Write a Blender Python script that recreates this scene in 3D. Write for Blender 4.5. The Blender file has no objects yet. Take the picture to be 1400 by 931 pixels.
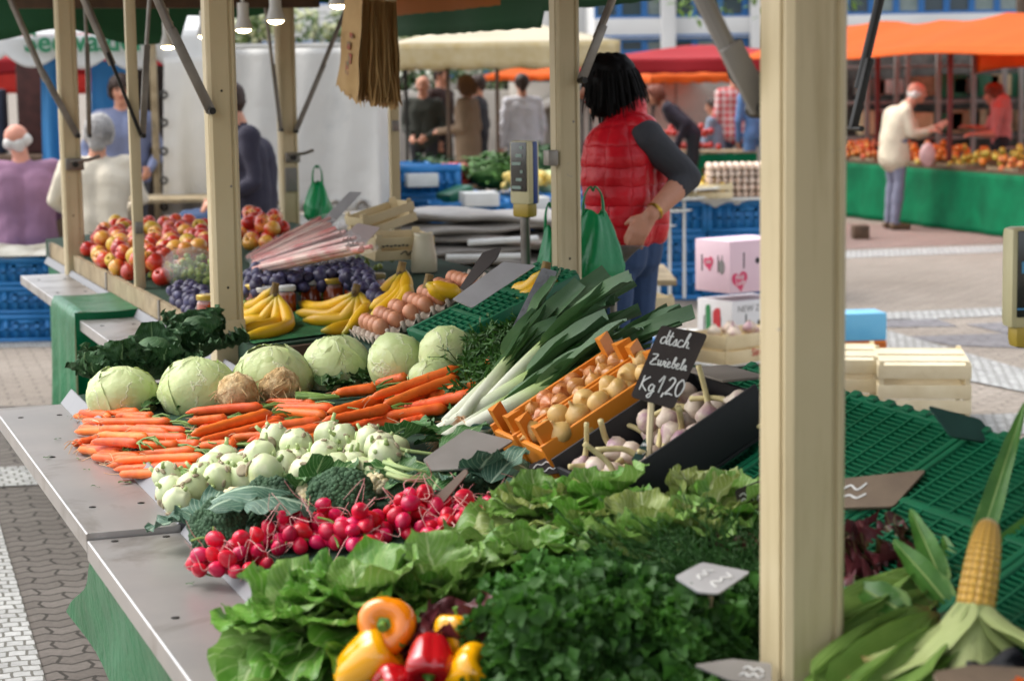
import bpy, bmesh, math, random
import numpy as np
from mathutils import Vector, Matrix, Euler, noise
R = math.radians
PI = math.pi
rng = random.Random(7)
sc = bpy.context.scene
COL = sc.collection

# ------------------------------------------------------------------ camera
F, CX, CY = 2800.0, 700.0, 465.5
CAMZ = 1.65
CAM = Vector((0, 0, CAMZ))
CM = Matrix.Rotation(R(90 - 7.336), 3, 'X') @ Matrix.Rotation(-0.015, 3, 'Z')
cd = bpy.data.cameras.new('camera')
cam = bpy.data.objects.new('camera', cd)
COL.objects.link(cam)
cam.matrix_world = Matrix.Translation(CAM) @ CM.to_4x4()
cd.sensor_width = 36
cd.lens = 36 * F / 1400
cd.clip_start = 0.05
cd.clip_end = 600
cd.dof.use_dof = True
cd.dof.focus_distance = 4.75
cd.dof.aperture_fstop = 5.4
sc.camera = cam

def ray(px, py):
    return CM @ Vector(((px - CX) / F, -(py - CY) / F, -1.0))
def D(px, py, d):                    # the point seen there, d metres in front
    r = ray(px, py); return CAM + r * (d / r.y)
def G(px, py, z=0.0):                # the point of a level plane
    r = ray(px, py); return CAM + r * ((z - CAMZ) / r.z)
YAW = R(20)
MS = Matrix.Rotation(YAW, 4, 'Z')    # stall axes: x = across (v), y = along (u)
UD = Vector((-math.sin(YAW), math.cos(YAW), 0)); VD = Vector((math.cos(YAW), math.sin(YAW), 0)); ZD = Vector((0, 0, 1))
def S(v, u, z): return MS @ Vector((v, u, z))
def uv(p): return p.dot(UD), p.dot(VD)
def PU(px, py, u):                   # the point in the cross-section of the stall at u
    r = ray(px, py); return CAM + r * (u / r.dot(UD))
def PV(px, py, v):
    r = ray(px, py); return CAM + r * (v / r.dot(VD))
def PN(px, py, c, n):
    r = ray(px, py); return CAM + r * ((c - CAM).dot(n) / r.dot(n))
NEAR_END = 5.75
def zs(u, v):                        # height of the display
    if u < NEAR_END:
        if v < 0.74: return 0.775
        t = min(1, max(0, (3.0 - u) / .5)); dip = .10 * t * t * (3 - 2 * t)
        if v < 1.45: return 0.80 + 0.09 * (v - 0.77) - dip
        return 0.861 + 0.55 * (min(v, 2.3) - 1.45) - dip
    return 0.86 + 0.07 * (min(max(v, 1.33), 2.5) - 1.33)
def T(px, py, off=0.0):              # the point of the display (off above it)
    r = ray(px, py); t0 = 1.5
    t = t0
    while t < 14:
        p = CAM + r * t
        u, v = uv(p)
        if p.z < zs(u, v) + off:
            break
        t += 0.02
    a, b = t - 0.02, t
    for _ in range(18):
        m = (a + b) / 2; p = CAM + r * m; u, v = uv(p)
        if p.z < zs(u, v) + off: b = m
        else: a = m
    return CAM + r * b

# ------------------------------------------------------------------ colours and materials
def lin(h, k=1.0):
    h = h.lstrip('#')
    o = []
    for i in (0, 2, 4):
        c = int(h[i:i + 2], 16) / 255
        o.append(min(1, k * (c / 12.92 if c <= 0.04045 else ((c + 0.055) / 1.055) ** 2.4)))
    return (*o, 1)
def C(c, k=1.0): return lin(c, k) if isinstance(c, str) else (c[0] * k, c[1] * k, c[2] * k, 1)

class NT:
    def __init__(s, name):
        s.m = bpy.data.materials.new(name); s.m.use_nodes = True
        s.t = s.m.node_tree; s.t.nodes.clear()
        s.out = s.n('ShaderNodeOutputMaterial')
    def n(s, typ, **kw):
        x = s.t.nodes.new(typ)
        for k, v in kw.items(): setattr(x, k, v)
        return x
    def l(s, a, b): s.t.links.new(a, b)
    def math(s, op, a, b=None, c=None, clamp=False):
        x = s.n('ShaderNodeMath', operation=op); x.use_clamp = clamp
        for i, v in enumerate((a, b, c)):
            if v is None: continue
            if isinstance(v, (int, float)): x.inputs[i].default_value = v
            else: s.l(v, x.inputs[i])
        return x.outputs[0]
    def mix(s, f, a, b, mode='MIX'):
        x = s.n('ShaderNodeMix', data_type='RGBA', blend_type=mode)
        for i, v in ((0, f), (6, a), (7, b)):
            if isinstance(v, (int, float)) and i == 0: x.inputs[0].default_value = v
            elif isinstance(v, tuple): x.inputs[i].default_value = v
            else: s.l(v, x.inputs[i])
        return x.outputs[2]
    def ramp(s, f, lo, hi):
        x = s.n('ShaderNodeMapRange'); x.clamp = True
        s.l(f, x.inputs[0]); x.inputs[1].default_value = lo; x.inputs[2].default_value = hi
        return x.outputs[0]
    def coord(s, rand=True):
        tc = s.n('ShaderNodeTexCoord')
        if not rand: return tc.outputs['Object']
        oi = s.n('ShaderNodeObjectInfo')
        a = s.n('ShaderNodeVectorMath', operation='SCALE'); a.inputs[0].default_value = (37, 19, 53); s.l(oi.outputs['Random'], a.inputs['Scale'])
        b = s.n('ShaderNodeVectorMath', operation='ADD'); s.l(tc.outputs['Object'], b.inputs[0]); s.l(a.outputs[0], b.inputs[1])
        return b.outputs[0]
    def noise(s, co, scale, det=3, rough=.55, dist=0):
        x = s.n('ShaderNodeTexNoise'); s.l(co, x.inputs['Vector'])
        x.inputs['Scale'].default_value = scale; x.inputs['Detail'].default_value = det
        x.inputs['Roughness'].default_value = rough; x.inputs['Distortion'].default_value = dist
        return x.outputs['Fac']
    def uvs(s):
        x = s.n('ShaderNodeUVMap'); y = s.n('ShaderNodeSeparateXYZ'); s.l(x.outputs[0], y.inputs[0])
        return y.outputs[0], y.outputs[1]
    def objrand(s, col, amt, hue=0):
        oi = s.n('ShaderNodeObjectInfo')
        h = s.n('ShaderNodeHueSaturation')
        s.l(col, h.inputs['Color'])
        v = s.math('MULTIPLY_ADD', oi.outputs['Random'], 2 * amt, 1 - amt); s.l(v, h.inputs['Value'])
        if hue:
            w = s.math('FRACT', s.math('MULTIPLY', oi.outputs['Random'], 7.31))
            s.l(s.math('MULTIPLY_ADD', w, 2 * hue, .5 - hue), h.inputs['Hue'])
        return h.outputs[0]
    def finish(s, col, rough=.5, metal=0, spec=.5, bump=None, bstr=.5, bdist=.002, trans=0, tcol=None, coat=0, emit=None, estr=0, alpha=None, sss=0):
        p = s.n('ShaderNodeBsdfPrincipled')
        if isinstance(col, tuple): p.inputs['Base Color'].default_value = col
        else: s.l(col, p.inputs['Base Color'])
        if isinstance(rough, (int, float)): p.inputs['Roughness'].default_value = rough
        else: s.l(rough, p.inputs['Roughness'])
        p.inputs['Metallic'].default_value = metal
        p.inputs['Specular IOR Level'].default_value = spec
        p.inputs['Coat Weight'].default_value = coat; p.inputs['Coat Roughness'].default_value = .15
        if sss:
            p.inputs['Subsurface Weight'].default_value = sss; p.inputs['Subsurface Scale'].default_value = .01
        if emit: p.inputs['Emission Color'].default_value = emit; p.inputs['Emission Strength'].default_value = estr
        if bump is not None:
            b = s.n('ShaderNodeBump'); b.inputs['Strength'].default_value = bstr; b.inputs['Distance'].default_value = bdist
            s.l(bump, b.inputs['Height']); s.l(b.outputs[0], p.inputs['Normal'])
        sh = p.outputs[0]
        if trans:
            t = s.n('ShaderNodeBsdfTranslucent')
            if tcol: t.inputs[0].default_value = tcol
            elif isinstance(col, tuple): t.inputs[0].default_value = col
            else: s.l(col, t.inputs[0])
            x = s.n('ShaderNodeMixShader'); x.inputs[0].default_value = trans
            s.l(sh, x.inputs[1]); s.l(t.outputs[0], x.inputs[2]); sh = x.outputs[0]
        if alpha is not None:
            t = s.n('ShaderNodeBsdfTransparent'); x = s.n('ShaderNodeMixShader')
            if isinstance(alpha, (int, float)): x.inputs[0].default_value = alpha
            else: s.l(alpha, x.inputs[0])
            s.l(t.outputs[0], x.inputs[1]); s.l(sh, x.inputs[2]); sh = x.outputs[0]
        s.l(sh, s.out.inputs[0])
        return s.m

MATS = {}
def mat(name, c1, c2=None, rough=.5, ns=8, det=4, lo=.35, hi=.65, bs=0, bstr=.4, bd=.002, rnd=0, hue=0, dirt=None, **kw):
    if name in MATS: return MATS[name]
    t = NT(name); co = t.coord()
    c1 = C(c1); c2 = C(c2) if c2 else C(c1, .86)
    col = t.mix(t.ramp(t.noise(co, ns, det), lo, hi), c1, c2)
    if dirt:
        dc, dscale, dlo, dhi = dirt
        col = t.mix(t.ramp(t.noise(co, dscale, 6, .65, .6), dlo, dhi), col, C(dc))
    if rnd or hue: col = t.objrand(col, rnd, hue)
    b = t.noise(co, bs, 5, .6) if bs else None
    MATS[name] = t.finish(col, rough=rough, bump=b, bstr=bstr, bdist=bd, **kw)
    return MATS[name]

def leafmat(name, dark, light, vein, n=9, rough=.45, trans=.22, k=1.1, vw=.10, rib=.035, vfade=.55, rnd=.12, base=None, tip=None, bstr=.5, spec=.4):
    t = NT(name); co = t.coord(); u, v = t.uvs()
    a = t.math('ABSOLUTE', t.math('SUBTRACT', u, .5))
    nz = t.noise(co, 30, 3)
    ph = t.math('SUBTRACT', t.math('MULTIPLY', v, n), t.math('MULTIPLY', a, n * k))
    ph = t.math('ADD', ph, t.math('MULTIPLY', nz, .35))
    side = t.math('PINGPONG', ph, .5)
    veins = t.math('SUBTRACT', 1, t.ramp(side, vw * .25, vw))
    ribm = t.math('SUBTRACT', 1, t.ramp(t.math('ADD', a, t.math('MULTIPLY', v, rib * .5)), rib * .6, rib * 1.3))
    vm = t.math('MAXIMUM', t.math('MULTIPLY', veins, vfade), ribm, clamp=True)
    col = t.mix(t.ramp(t.noise(co, 14, 5, .6), .34, .68), C(dark), C(light))
    if base: col = t.mix(t.math('SUBTRACT', 1, t.ramp(v, .05, .5)), col, C(base))
    if tip: col = t.mix(t.ramp(t.math('ADD', v, t.math('MULTIPLY', a, .9)), .62, 1.15), col, C(tip))
    col = t.mix(vm, col, C(vein))
    if rnd: col = t.objrand(col, rnd)
    h = t.math('SUBTRACT', t.noise(co, 70, 4), t.math('MULTIPLY', vm, .8))
    MATS[name] = t.finish(col, rough=rough, bump=h, bstr=bstr, bdist=.003, trans=trans, spec=spec)
    return MATS[name]

# ------------------------------------------------------------------ mesh building
class MB:
    def __init__(s): s.v = []; s.f = []; s.uv = []; s.mi = []
    def add(s, g, M=None, mi=0):
        vs, fs = g[0], g[1]; uvs = g[2] if len(g) > 2 else None
        o = len(s.v)
        if M is not None: vs = [M @ Vector(p) for p in vs]
        s.v += [tuple(p) for p in vs]
        s.uv += list(uvs) if uvs else [(.5, .5)] * len(vs)
        s.f += [tuple(i + o for i in f) for f in fs]; s.mi += [mi] * len(fs)
        return s
    def mesh(s, name, mats, smooth=True):
        me = bpy.data.meshes.new(name)
        me.from_pydata(s.v, [], s.f)
        if not isinstance(mats, (list, tuple)): mats = [mats]
        for m in mats: me.materials.append(m)
        if len(mats) > 1: me.polygons.foreach_set('material_index', s.mi)
        l = me.uv_layers.new(name='UVMap')
        idx = np.empty(len(me.loops), dtype=np.int32); me.loops.foreach_get('vertex_index', idx)
        l.data.foreach_set('uv', np.array(s.uv, dtype=np.float32)[idx].ravel())
        if smooth is True: me.polygons.foreach_set('use_smooth', [True] * len(me.polygons))
        elif smooth:
            me.polygons.foreach_set('use_smooth', [True] * len(me.polygons))
            me.set_sharp_from_angle(angle=R(smooth))
        me.update()
        return me
    def build(s, name, mats, parent=None, M=None, smooth=35):
        return link(name, s.mesh(name, mats, smooth), parent, M)
def link(name, me, parent=None, M=None):
    o = bpy.data.objects.new(name, me); COL.objects.link(o)
    if parent: o.parent = parent
    if M is not None: o.matrix_local = M
    return o
def tag(o, label=None, cat=None, group=None, kind=None):
    if label: o['label'] = label
    if cat: o['category'] = cat
    if group: o['group'] = group
    if kind: o['kind'] = kind
    return o
def thing(name, label, cat, M=None, group=None):
    o = bpy.data.objects.new(name, None); COL.objects.link(o); o.empty_display_size = .05
    if M is not None: o.matrix_world = M
    return tag(o, label, cat, group)
def copy_tree(o, M=None, label=None, parent=None):
    c = o.copy(); COL.objects.link(c)
    if parent is not None: c.parent = parent
    if M is not None: c.matrix_local = M
    if label: c['label'] = label
    for ch in KIDS(o): copy_tree(ch, None, None, c)
    return c
def KIDS(o): return [x for x in COL.objects if x.parent == o]
def TR(p): return Matrix.Translation(p)
def RX(a): return Matrix.Rotation(a, 4, 'X')
def RY(a): return Matrix.Rotation(a, 4, 'Y')
def RZ(a): return Matrix.Rotation(a, 4, 'Z')
def SC(x, y=None, z=None):
    y = x if y is None else y; z = x if z is None else z
    return Matrix.Diagonal((x, y, z, 1))
def SM(v, u, z, rz=0): return TR(S(v, u, z)) @ RZ(YAW + rz)
def frame(p, x=None, y=None, z=None):
    """matrix with the given axis directions (two of the three)"""
    if x is not None and y is not None: x = x.normalized(); z = x.cross(y).normalized(); y = z.cross(x)
    elif x is not None: x = x.normalized(); y = z.cross(x).normalized(); z = x.cross(y)
    else: y = y.normalized(); x = y.cross(z).normalized(); z = x.cross(y)
    return Matrix(((x.x, y.x, z.x, p[0]), (x.y, y.y, z.y, p[1]), (x.z, y.z, z.z, p[2]), (0, 0, 0, 1)))

def box(sx, sy, sz, b=0.0, c=(0, 0, 0)):
    x, y, z = sx / 2, sy / 2, sz / 2
    if b <= 0:
        vs = [(i * x, j * y, k * z) for i in (-1, 1) for j in (-1, 1) for k in (-1, 1)]
        fs = [(0, 1, 3, 2), (4, 6, 7, 5), (0, 4, 5, 1), (2, 3, 7, 6), (0, 2, 6, 4), (1, 5, 7, 3)]
    else:
        b = min(b, x * .9, y * .9, z * .9)
        bm = bmesh.new(); bmesh.ops.create_cube(bm, size=1)
        for v in bm.verts: v.co = Vector((v.co.x * sx, v.co.y * sy, v.co.z * sz))
        bmesh.ops.bevel(bm, geom=bm.edges[:], offset=b, segments=2, profile=.6, affect='EDGES')
        bm.verts.ensure_lookup_table()
        vs = [tuple(v.co) for v in bm.verts]; fs = [tuple(v.index for v in f.verts) for f in bm.faces]
        bm.free()
    return [(v[0] + c[0], v[1] + c[1], v[2] + c[2]) for v in vs], fs
def catmull(pts, n=6):
    P = [Vector(p) for p in pts]
    if len(P) < 3: return P
    out = []
    for i in range(len(P) - 1):
        a = P[max(i - 1, 0)]; b = P[i]; c = P[i + 1]; d = P[min(i + 2, len(P) - 1)]
        for k in range(n):
            t = k / n
            out.append(.5 * ((2 * b) + (c - a) * t + (2 * a - 5 * b + 4 * c - d) * t * t + (3 * b - a - 3 * c + d) * t ** 3))
    out.append(P[-1]); return out
def tube(path, rad, seg=8, caps=True, flat=1.0, up=None):
    P = [Vector(p) for p in path]; n = len(P)
    rr = rad if isinstance(rad, (list, tuple)) else [rad] * n
    vs, fs, uvs = [], [], []
    t0 = (P[1] - P[0]).normalized()
    a = up if up is not None else (Vector((0, 0, 1)) if abs(t0.z) < .9 else Vector((1, 0, 0)))
    x = t0.cross(a).normalized()
    for i in range(n):
        t = (P[min(i + 1, n - 1)] - P[max(i - 1, 0)]).normalized()
        x = (x - t * x.dot(t)).normalized(); y = t.cross(x)
        for k in range(seg):
            an = 2 * PI * k / seg
            vs.append(P[i] + (x * math.cos(an) + y * math.sin(an) * flat) * rr[i]); uvs.append((k / seg, i / (n - 1)))
    for i in range(n - 1):
        for k in range(seg):
            k2 = (k + 1) % seg
            fs.append((i * seg + k, i * seg + k2, (i + 1) * seg + k2, (i + 1) * seg + k))
    if caps:
        fs.append(tuple(range(seg))[::-1]); fs.append(tuple((n - 1) * seg + k for k in range(seg)))
    return vs, fs, uvs
def lathe(prof, seg=16, fn=None):
    """prof: (r, z) bottom to top; ends with r = 0 close to a point"""
    vs, fs, uvs, rings = [], [], [], []
    for j, (r, z) in enumerate(prof):
        if r < 1e-6: rings.append([len(vs)]); vs.append((0, 0, z)); uvs.append((.5, j / (len(prof) - 1)))
        else:
            ring = []
            for k in range(seg):
                a = 2 * PI * k / seg; q = r * (fn(a, z) if fn else 1)
                ring.append(len(vs)); vs.append((q * math.cos(a), q * math.sin(a), z)); uvs.append((k / seg, j / (len(prof) - 1)))
            rings.append(ring)
    for a, b in zip(rings, rings[1:]):
        if len(a) == 1 and len(b) == 1: continue
        for k in range(seg):
            k2 = (k + 1) % seg
            if len(a) == 1: fs.append((a[0], b[k2], b[k]))
            elif len(b) == 1: fs.append((a[k], a[k2], b[0]))
            else: fs.append((a[k], a[k2], b[k2], b[k]))
    return vs, fs, uvs
def sphere(r=1, seg=16, rings=10, fn=None):
    prof = [(math.sin(PI * j / rings) * (1 if 0 < j < rings else 0), -math.cos(PI * j / rings)) for j in range(rings + 1)]
    vs, fs, uvs = lathe(prof, seg)
    out = []
    for p in vs:
        q = Vector(p); k = fn(q) if fn else 1
        out.append(tuple(q * r * k))
    return out, fs, uvs
def nz(p, s=1.0, o=0.0): return noise.noise(Vector((p[0] * s + o, p[1] * s + o * 1.7, p[2] * s - o)))
def grid(fn, nu, nv, closed=False):
    vs = [fn(i / nu, j / nv) for j in range(nv + 1) for i in range(nu + 1)]
    fs = [(j * (nu + 1) + i, j * (nu + 1) + i + 1, (j + 1) * (nu + 1) + i + 1, (j + 1) * (nu + 1) + i) for j in range(nv) for i in range(nu)]
    return vs, fs, [(i / nu, j / nv) for j in range(nv + 1) for i in range(nu + 1)]
def prism(poly, h, z0=0.0):
    n = len(poly)
    vs = [(p[0], p[1], z0) for p in poly] + [(p[0], p[1], z0 + h) for p in poly]
    fs = [tuple(range(n))[::-1], tuple(range(n, 2 * n))] + [(i, (i + 1) % n, n + (i + 1) % n, n + i) for i in range(n)]
    return vs, fs
def leaf(L, W, nu=3, nv=7, bend=.8, b0=0., cup=.25, ruf=.12, freq=3., ph=0., shape=(.75, .55), seed=0., tipw=0., crinkle=0., wobk=.14):
    """leaf from the origin along +y, width along x, upper side +z"""
    vs, uvs = [], []
    y = z = 0.0
    for j in range(nv + 1):
        t = j / nv
        a = b0 + bend * t
        if j: y += math.cos(a) * L / nv; z += math.sin(a) * L / nv
        w = W / 2 * max(math.sin(PI * min(1, t * .96 + .02) ** shape[0]) ** shape[1], .10 if j == 0 else tipw)
        for i in range(-nu, nu + 1):
            s = i / nu
            rf = ruf * W * s * s * math.sin(2 * PI * freq * t + ph + 1.3 * (1 if s > 0 else -1)) * (.3 + .7 * t)
            h = cup * abs(s) ** 1.7 * w + rf + .10 * W * nz((s * 1.3, t * 2.2, 0), 1.5, seed) * (t + .1)
            h += crinkle * W * (nz((s * 5, t * 7, 2), 1.3, seed) + .6 * nz((s * 9, t * 13, 5), 1.3, seed)) if crinkle else 0
            wob = 1 + wobk * abs(s) * nz((t * 6, s, 1), 1, seed + 9)
            vs.append((s * w * wob, y - math.sin(a) * h, z + math.cos(a) * h)); uvs.append((.5 + s / 2, t))
    m = 2 * nu + 1
    fs = [(j * m + i, j * m + i + 1, (j + 1) * m + i + 1, (j + 1) * m + i) for j in range(nv) for i in range(m - 1)]
    return vs, fs, uvs
def text_geo(s, size, extrude=.0015, shear=0, spacing=1.0, bold=0):
    c = bpy.data.curves.new('lettering', 'FONT'); c.body = s; c.size = size; c.extrude = extrude; c.shear = shear
    c.align_x = 'CENTER'; c.align_y = 'CENTER'; c.space_character = spacing; c.offset = bold; c.resolution_u = 3
    o = bpy.data.objects.new('lettering', c); COL.objects.link(o)
    me = bpy.data.meshes.new_from_object(o.evaluated_get(bpy.context.evaluated_depsgraph_get()))
    g = [tuple(v.co) for v in me.vertices], [tuple(p.vertices) for p in me.polygons]
    bpy.data.objects.remove(o); bpy.data.curves.remove(c); bpy.data.meshes.remove(me)
    return g
def poly_plate(poly_px, c, n, th, M0=None):
    """a flat plate whose outline is poly_px seen on the plane (c, n); returns geometry in a frame at c and that frame"""
    n = n.normalized()
    if n.dot(CAM - c) < 0: n = -n
    y = (ZD - n * ZD.dot(n)) if abs(n.z) < .98 else UD - n * UD.dot(n)
    Fm = frame(c, x=y.cross(n), y=y); inv = Fm.inverted()
    pts = [inv @ PN(px, py, c, n) for px, py in poly_px]
    ar = sum(pts[i].x * pts[(i + 1) % len(pts)].y - pts[(i + 1) % len(pts)].x * pts[i].y for i in range(len(pts)))
    if ar < 0: pts = pts[::-1]
    return prism([(p.x, p.y) for p in pts], th, -th), Fm, pts
def round_poly(pts, r, k=3):
    out = []
    n = len(pts)
    for i in range(n):
        p = Vector(pts[i][:2]); a = Vector(pts[i - 1][:2]); b = Vector(pts[(i + 1) % n][:2])
        q0 = p + (a - p).normalized() * min(r, (a - p).length * .4); q1 = p + (b - p).normalized() * min(r, (b - p).length * .4)
        for j in range(k + 1):
            t = j / k; out.append(tuple(q0 * (1 - t) ** 2 + p * 2 * t * (1 - t) + q1 * t * t))
    return out
def inpoly(x, y, P):
    c = False; j = len(P) - 1
    for i in range(len(P)):
        if (P[i][1] > y) != (P[j][1] > y) and x < (P[j][0] - P[i][0]) * (y - P[i][1]) / (P[j][1] - P[i][1]) + P[i][0]: c = not c
        j = i
    return c
def darts(P, d, n, r, tries=4000):
    """up to n points of polygon P at least d apart"""
    xs = [p[0] for p in P]; ys = [p[1] for p in P]; out = []
    for _ in range(tries):
        x = r.uniform(min(xs), max(xs)); y = r.uniform(min(ys), max(ys))
        if inpoly(x, y, P) and all((x - a) ** 2 + (y - b) ** 2 > d * d for a, b in out):
            out.append((x, y))
            if len(out) >= n: break
    return out
# ------------------------------------------------------------------ world and light
w = bpy.data.worlds.new('World'); sc.world = w; w.use_nodes = True
wt = w.node_tree; wt.nodes.clear()
wo = wt.nodes.new('ShaderNodeOutputWorld'); bg = wt.nodes.new('ShaderNodeBackground')
sky = wt.nodes.new('ShaderNodeTexSky'); sky.sky_type = 'NISHITA'; sky.sun_disc = False
SUN_EL, SUN_AZ = R(55), R(-70)        # azimuth from +y towards +x
sky.sun_elevation = SUN_EL; sky.sun_rotation = SUN_AZ
sky.air_density = 1.0; sky.dust_density = 3.0; sky.ozone_density = 1.0
hs = wt.nodes.new('ShaderNodeHueSaturation'); hs.inputs['Saturation'].default_value = .30
wt.links.new(sky.outputs[0], hs.inputs['Color']); wt.links.new(hs.outputs[0], bg.inputs[0]); wt.links.new(bg.outputs[0], wo.inputs[0])
bg.inputs[1].default_value = .15
sd = bpy.data.lights.new('sun', 'SUN'); sd.energy = .8; sd.angle = R(45); sd.color = (1, .95, .88)
so = bpy.data.objects.new('sun', sd); COL.objects.link(so)
sdir = Vector((math.cos(SUN_EL) * math.sin(SUN_AZ), math.cos(SUN_EL) * math.cos(SUN_AZ), math.sin(SUN_EL)))
so.rotation_euler = sdir.to_track_quat('Z', 'Y').to_euler()
sc.view_settings.view_transform = 'Standard'; sc.view_settings.look = 'None'
sc.view_settings.exposure = 1.28; sc.view_settings.gamma = 1.0
sc.render.engine = 'CYCLES'
sc.cycles.use_denoising = True
sc.cycles.max_bounces = 8; sc.cycles.transparent_max_bounces = 16
sc.cycles.caustics_reflective = False; sc.cycles.caustics_refractive = False

# ------------------------------------------------------------------ shared materials
M_alu = mat('brushed_aluminium', (.50, .48, .46), (.43, .42, .41), rough=.36, ns=5, metal=.7, bs=60, bstr=.05, dirt=('#7b7266', 3.5, .52, .75))
M_lip_alu = mat('dull_aluminium', (.22, .22, .23), (.19, .19, .20), rough=.55, ns=5, metal=.3)
def post_mat():
    t = NT('cream_painted_aluminium'); co = t.coord()
    mp = t.n('ShaderNodeMapping'); mp.inputs['Scale'].default_value = (14, 14, 1.1); t.l(co, mp.inputs[0])
    col = t.mix(t.ramp(t.noise(co, 2.2, 4), .3, .7), C('#c6b794'), C('#b8a882'))
    col = t.mix(t.math('MULTIPLY', t.ramp(t.noise(mp.outputs[0], 1.6, 6, .7), .52, .78), .55), col, C('#8d7a52'))
    col = t.mix(t.ramp(t.noise(co, 42, 6, .75), .68, .76), col, C('#7a6a4a'))
    col = t.mix(t.ramp(t.noise(co, 17, 3, .6, 1.5), .72, .75), col, C('#9b948a'))
    return t.finish(col, rough=.45, bump=t.noise(co, 60, 5), bstr=.08, bdist=.002, spec=.4)
M_post = post_mat()
M_steel = mat('dull_galvanised_steel', '#8f8a82', '#77716a', rough=.42, metal=.7, ns=12)
M_dark = mat('black_steel', '#26241f', '#1c1b19', rough=.45, metal=.3)
M_greenskirt = mat('green_pvc_sheet', '#0b6a42', '#085a36', rough=.3, ns=3, bs=9, bstr=.5, bd=.03, spec=.18)
M_greencloth = mat('green_woven_cloth', '#067048', '#05613e', rough=.8, ns=4, spec=.15, dirt=('#054a30', 2, .5, .8))
M_mat = mat('dark_green_display_mat', '#123b22', '#0d2c1a', rough=.9, ns=30, bs=150, bstr=.8)
M_wood = mat('pale_crate_wood', '#d8c7a0', '#c7b48b', rough=.7, ns=6, dirt=('#a58d62', 5, .6, .8), bs=40, bstr=.2, rnd=.1)
M_oldwood = mat('weathered_board', '#a89778', '#8b7a5c', rough=.8, ns=9, dirt=('#5f5747', 7, .5, .75), bs=50, bstr=.3)
M_darkwood = mat('dark_timber', '#5a4430', '#463423', rough=.7, ns=9)
M_white = mat('white_plastic', '#e2e2de', '#d6d6d0', rough=.4, ns=5)
M_black = mat('black_plastic', '#17171a', '#121214', rough=.5)
M_grey = mat('grey_plastic', '#86827c', '#79756f', rough=.45)
M_lampglow = NT('lamp_glow').finish((1, .9, .7, 1), emit=(1, .82, .5, 1), estr=9)

def canvas(name, col, trans=.35, **kw): return mat(name, col, C(col, .9), rough=.75, ns=2.5, trans=trans, bs=30, bstr=.1, **kw)
M_cgreen = canvas('dark_green_canvas', '#1d5a35', .10)
M_corange = canvas('ochre_canvas', '#b56a22', .14)
M_cream = canvas('cream_canvas', '#c9bda2', .12)
M_white_canvas = canvas('white_canvas', '#dfe0df', .2)
M_tarp = mat('white_tarpaulin', '#d6d4ce', '#c8c6c0', rough=.5, ns=1.2, bs=2.2, bstr=.5, bd=.05, dirt=('#a3a7a8', 1.5, .6, .85))
M_blue = mat('blue_tarpaulin', '#3f97d6', '#3388c6', rough=.5, ns=2, trans=.3)
M_red = canvas('red_canvas', '#c02b33', .4)
M_orange = canvas('orange_canvas', '#f57d26', .55)

# ------------------------------------------------------------------ ground
def paver_mat(name, ca, cb, cm, scale, rot, bw=.5, rh=.25, ms=.02, wob=.03, bstr=.6):
    t = NT(name); co = t.coord(False)
    mp = t.n('ShaderNodeMapping'); mp.inputs['Rotation'].default_value = (0, 0, rot); t.l(co, mp.inputs[0])
    sx = t.n('ShaderNodeSeparateXYZ'); t.l(mp.outputs[0], sx.inputs[0])
    zz = t.math('MULTIPLY', t.math('SUBTRACT', t.math('PINGPONG', t.math('MULTIPLY', sx.outputs[0], 1 / .1), .5), .25), wob * 2)
    zy = t.math('MULTIPLY', t.math('SUBTRACT', t.math('PINGPONG', t.math('MULTIPLY', sx.outputs[1], 1 / .1), .5), .25), wob)
    cx = t.n('ShaderNodeCombineXYZ'); t.l(t.math('ADD', sx.outputs[0], zy), cx.inputs[0]); t.l(t.math('ADD', sx.outputs[1], zz), cx.inputs[1])
    b = t.n('ShaderNodeTexBrick'); t.l(cx.outputs[0], b.inputs['Vector']); b.inputs['Scale'].default_value = scale
    b.inputs['Mortar Size'].default_value = ms; b.inputs['Brick Width'].default_value = bw; b.inputs['Row Height'].default_value = rh
    b.inputs['Color1'].default_value = C(ca); b.inputs['Color2'].default_value = C(cb); b.inputs['Mortar'].default_value = C(cm)
    big = t.ramp(t.noise(co, .35, 4), .35, .7)
    col = t.mix(t.math('MULTIPLY', big, .5), b.outputs[0], C('#a39a90'), 'MULTIPLY')
    fine = t.ramp(t.noise(co, 45, 4, .7), .25, .75)
    col = t.mix(t.math('MULTIPLY', fine, .35), col, C('#5c544c'), 'MULTIPLY')
    h = t.math('ADD', t.math('MULTIPLY', t.math('SUBTRACT', 1, b.outputs['Fac']), 1.0), t.math('MULTIPLY', t.noise(co, 60, 4), .35))
    return t.finish(col, rough=.85, bump=h, bstr=bstr, bdist=.01, spec=.3)
M_pave = paver_mat('interlocking_grey_pavers', '#a69c90', '#9a9085', '#6d655b', 3.0, R(-17), ms=.014)
M_wpave = paver_mat('white_stone_setts', '#c6c7c5', '#adaeac', '#73716a', 9.0, R(-17), .5, .5, .04, .008, 1.0)
M_dpave = paver_mat('dark_grey_slabs', '#8d8b8d', '#838184', '#6c686a', 2.0, R(-17))
M_rpave = paver_mat('reddish_grey_pavers', '#a48d84', '#98827a', '#6a5c55', 2.4, R(-17))
g = MB(); g.add(grid(lambda a, b: (-300 + 600 * a, -60 + 460 * b, 0), 30, 24))
tag(g.build('ground', M_pave), kind='structure')
def gpatch(name, px, m, z=.004):
    b = MB(); pts = [G(x, y, z) for x, y in px]
    b.add(([tuple(p) for p in pts], [tuple(range(len(pts)))]))
    return tag(b.build(name, m), kind='structure')
gpatch('path', [(-80, 556), (150, 553), (400, 940), (-80, 940)], paver_mat('dark_brown_grey_pavers', '#77706a', '#6b645e', '#3d3832', 3.0, R(-17), ms=.018), .003)
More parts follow.
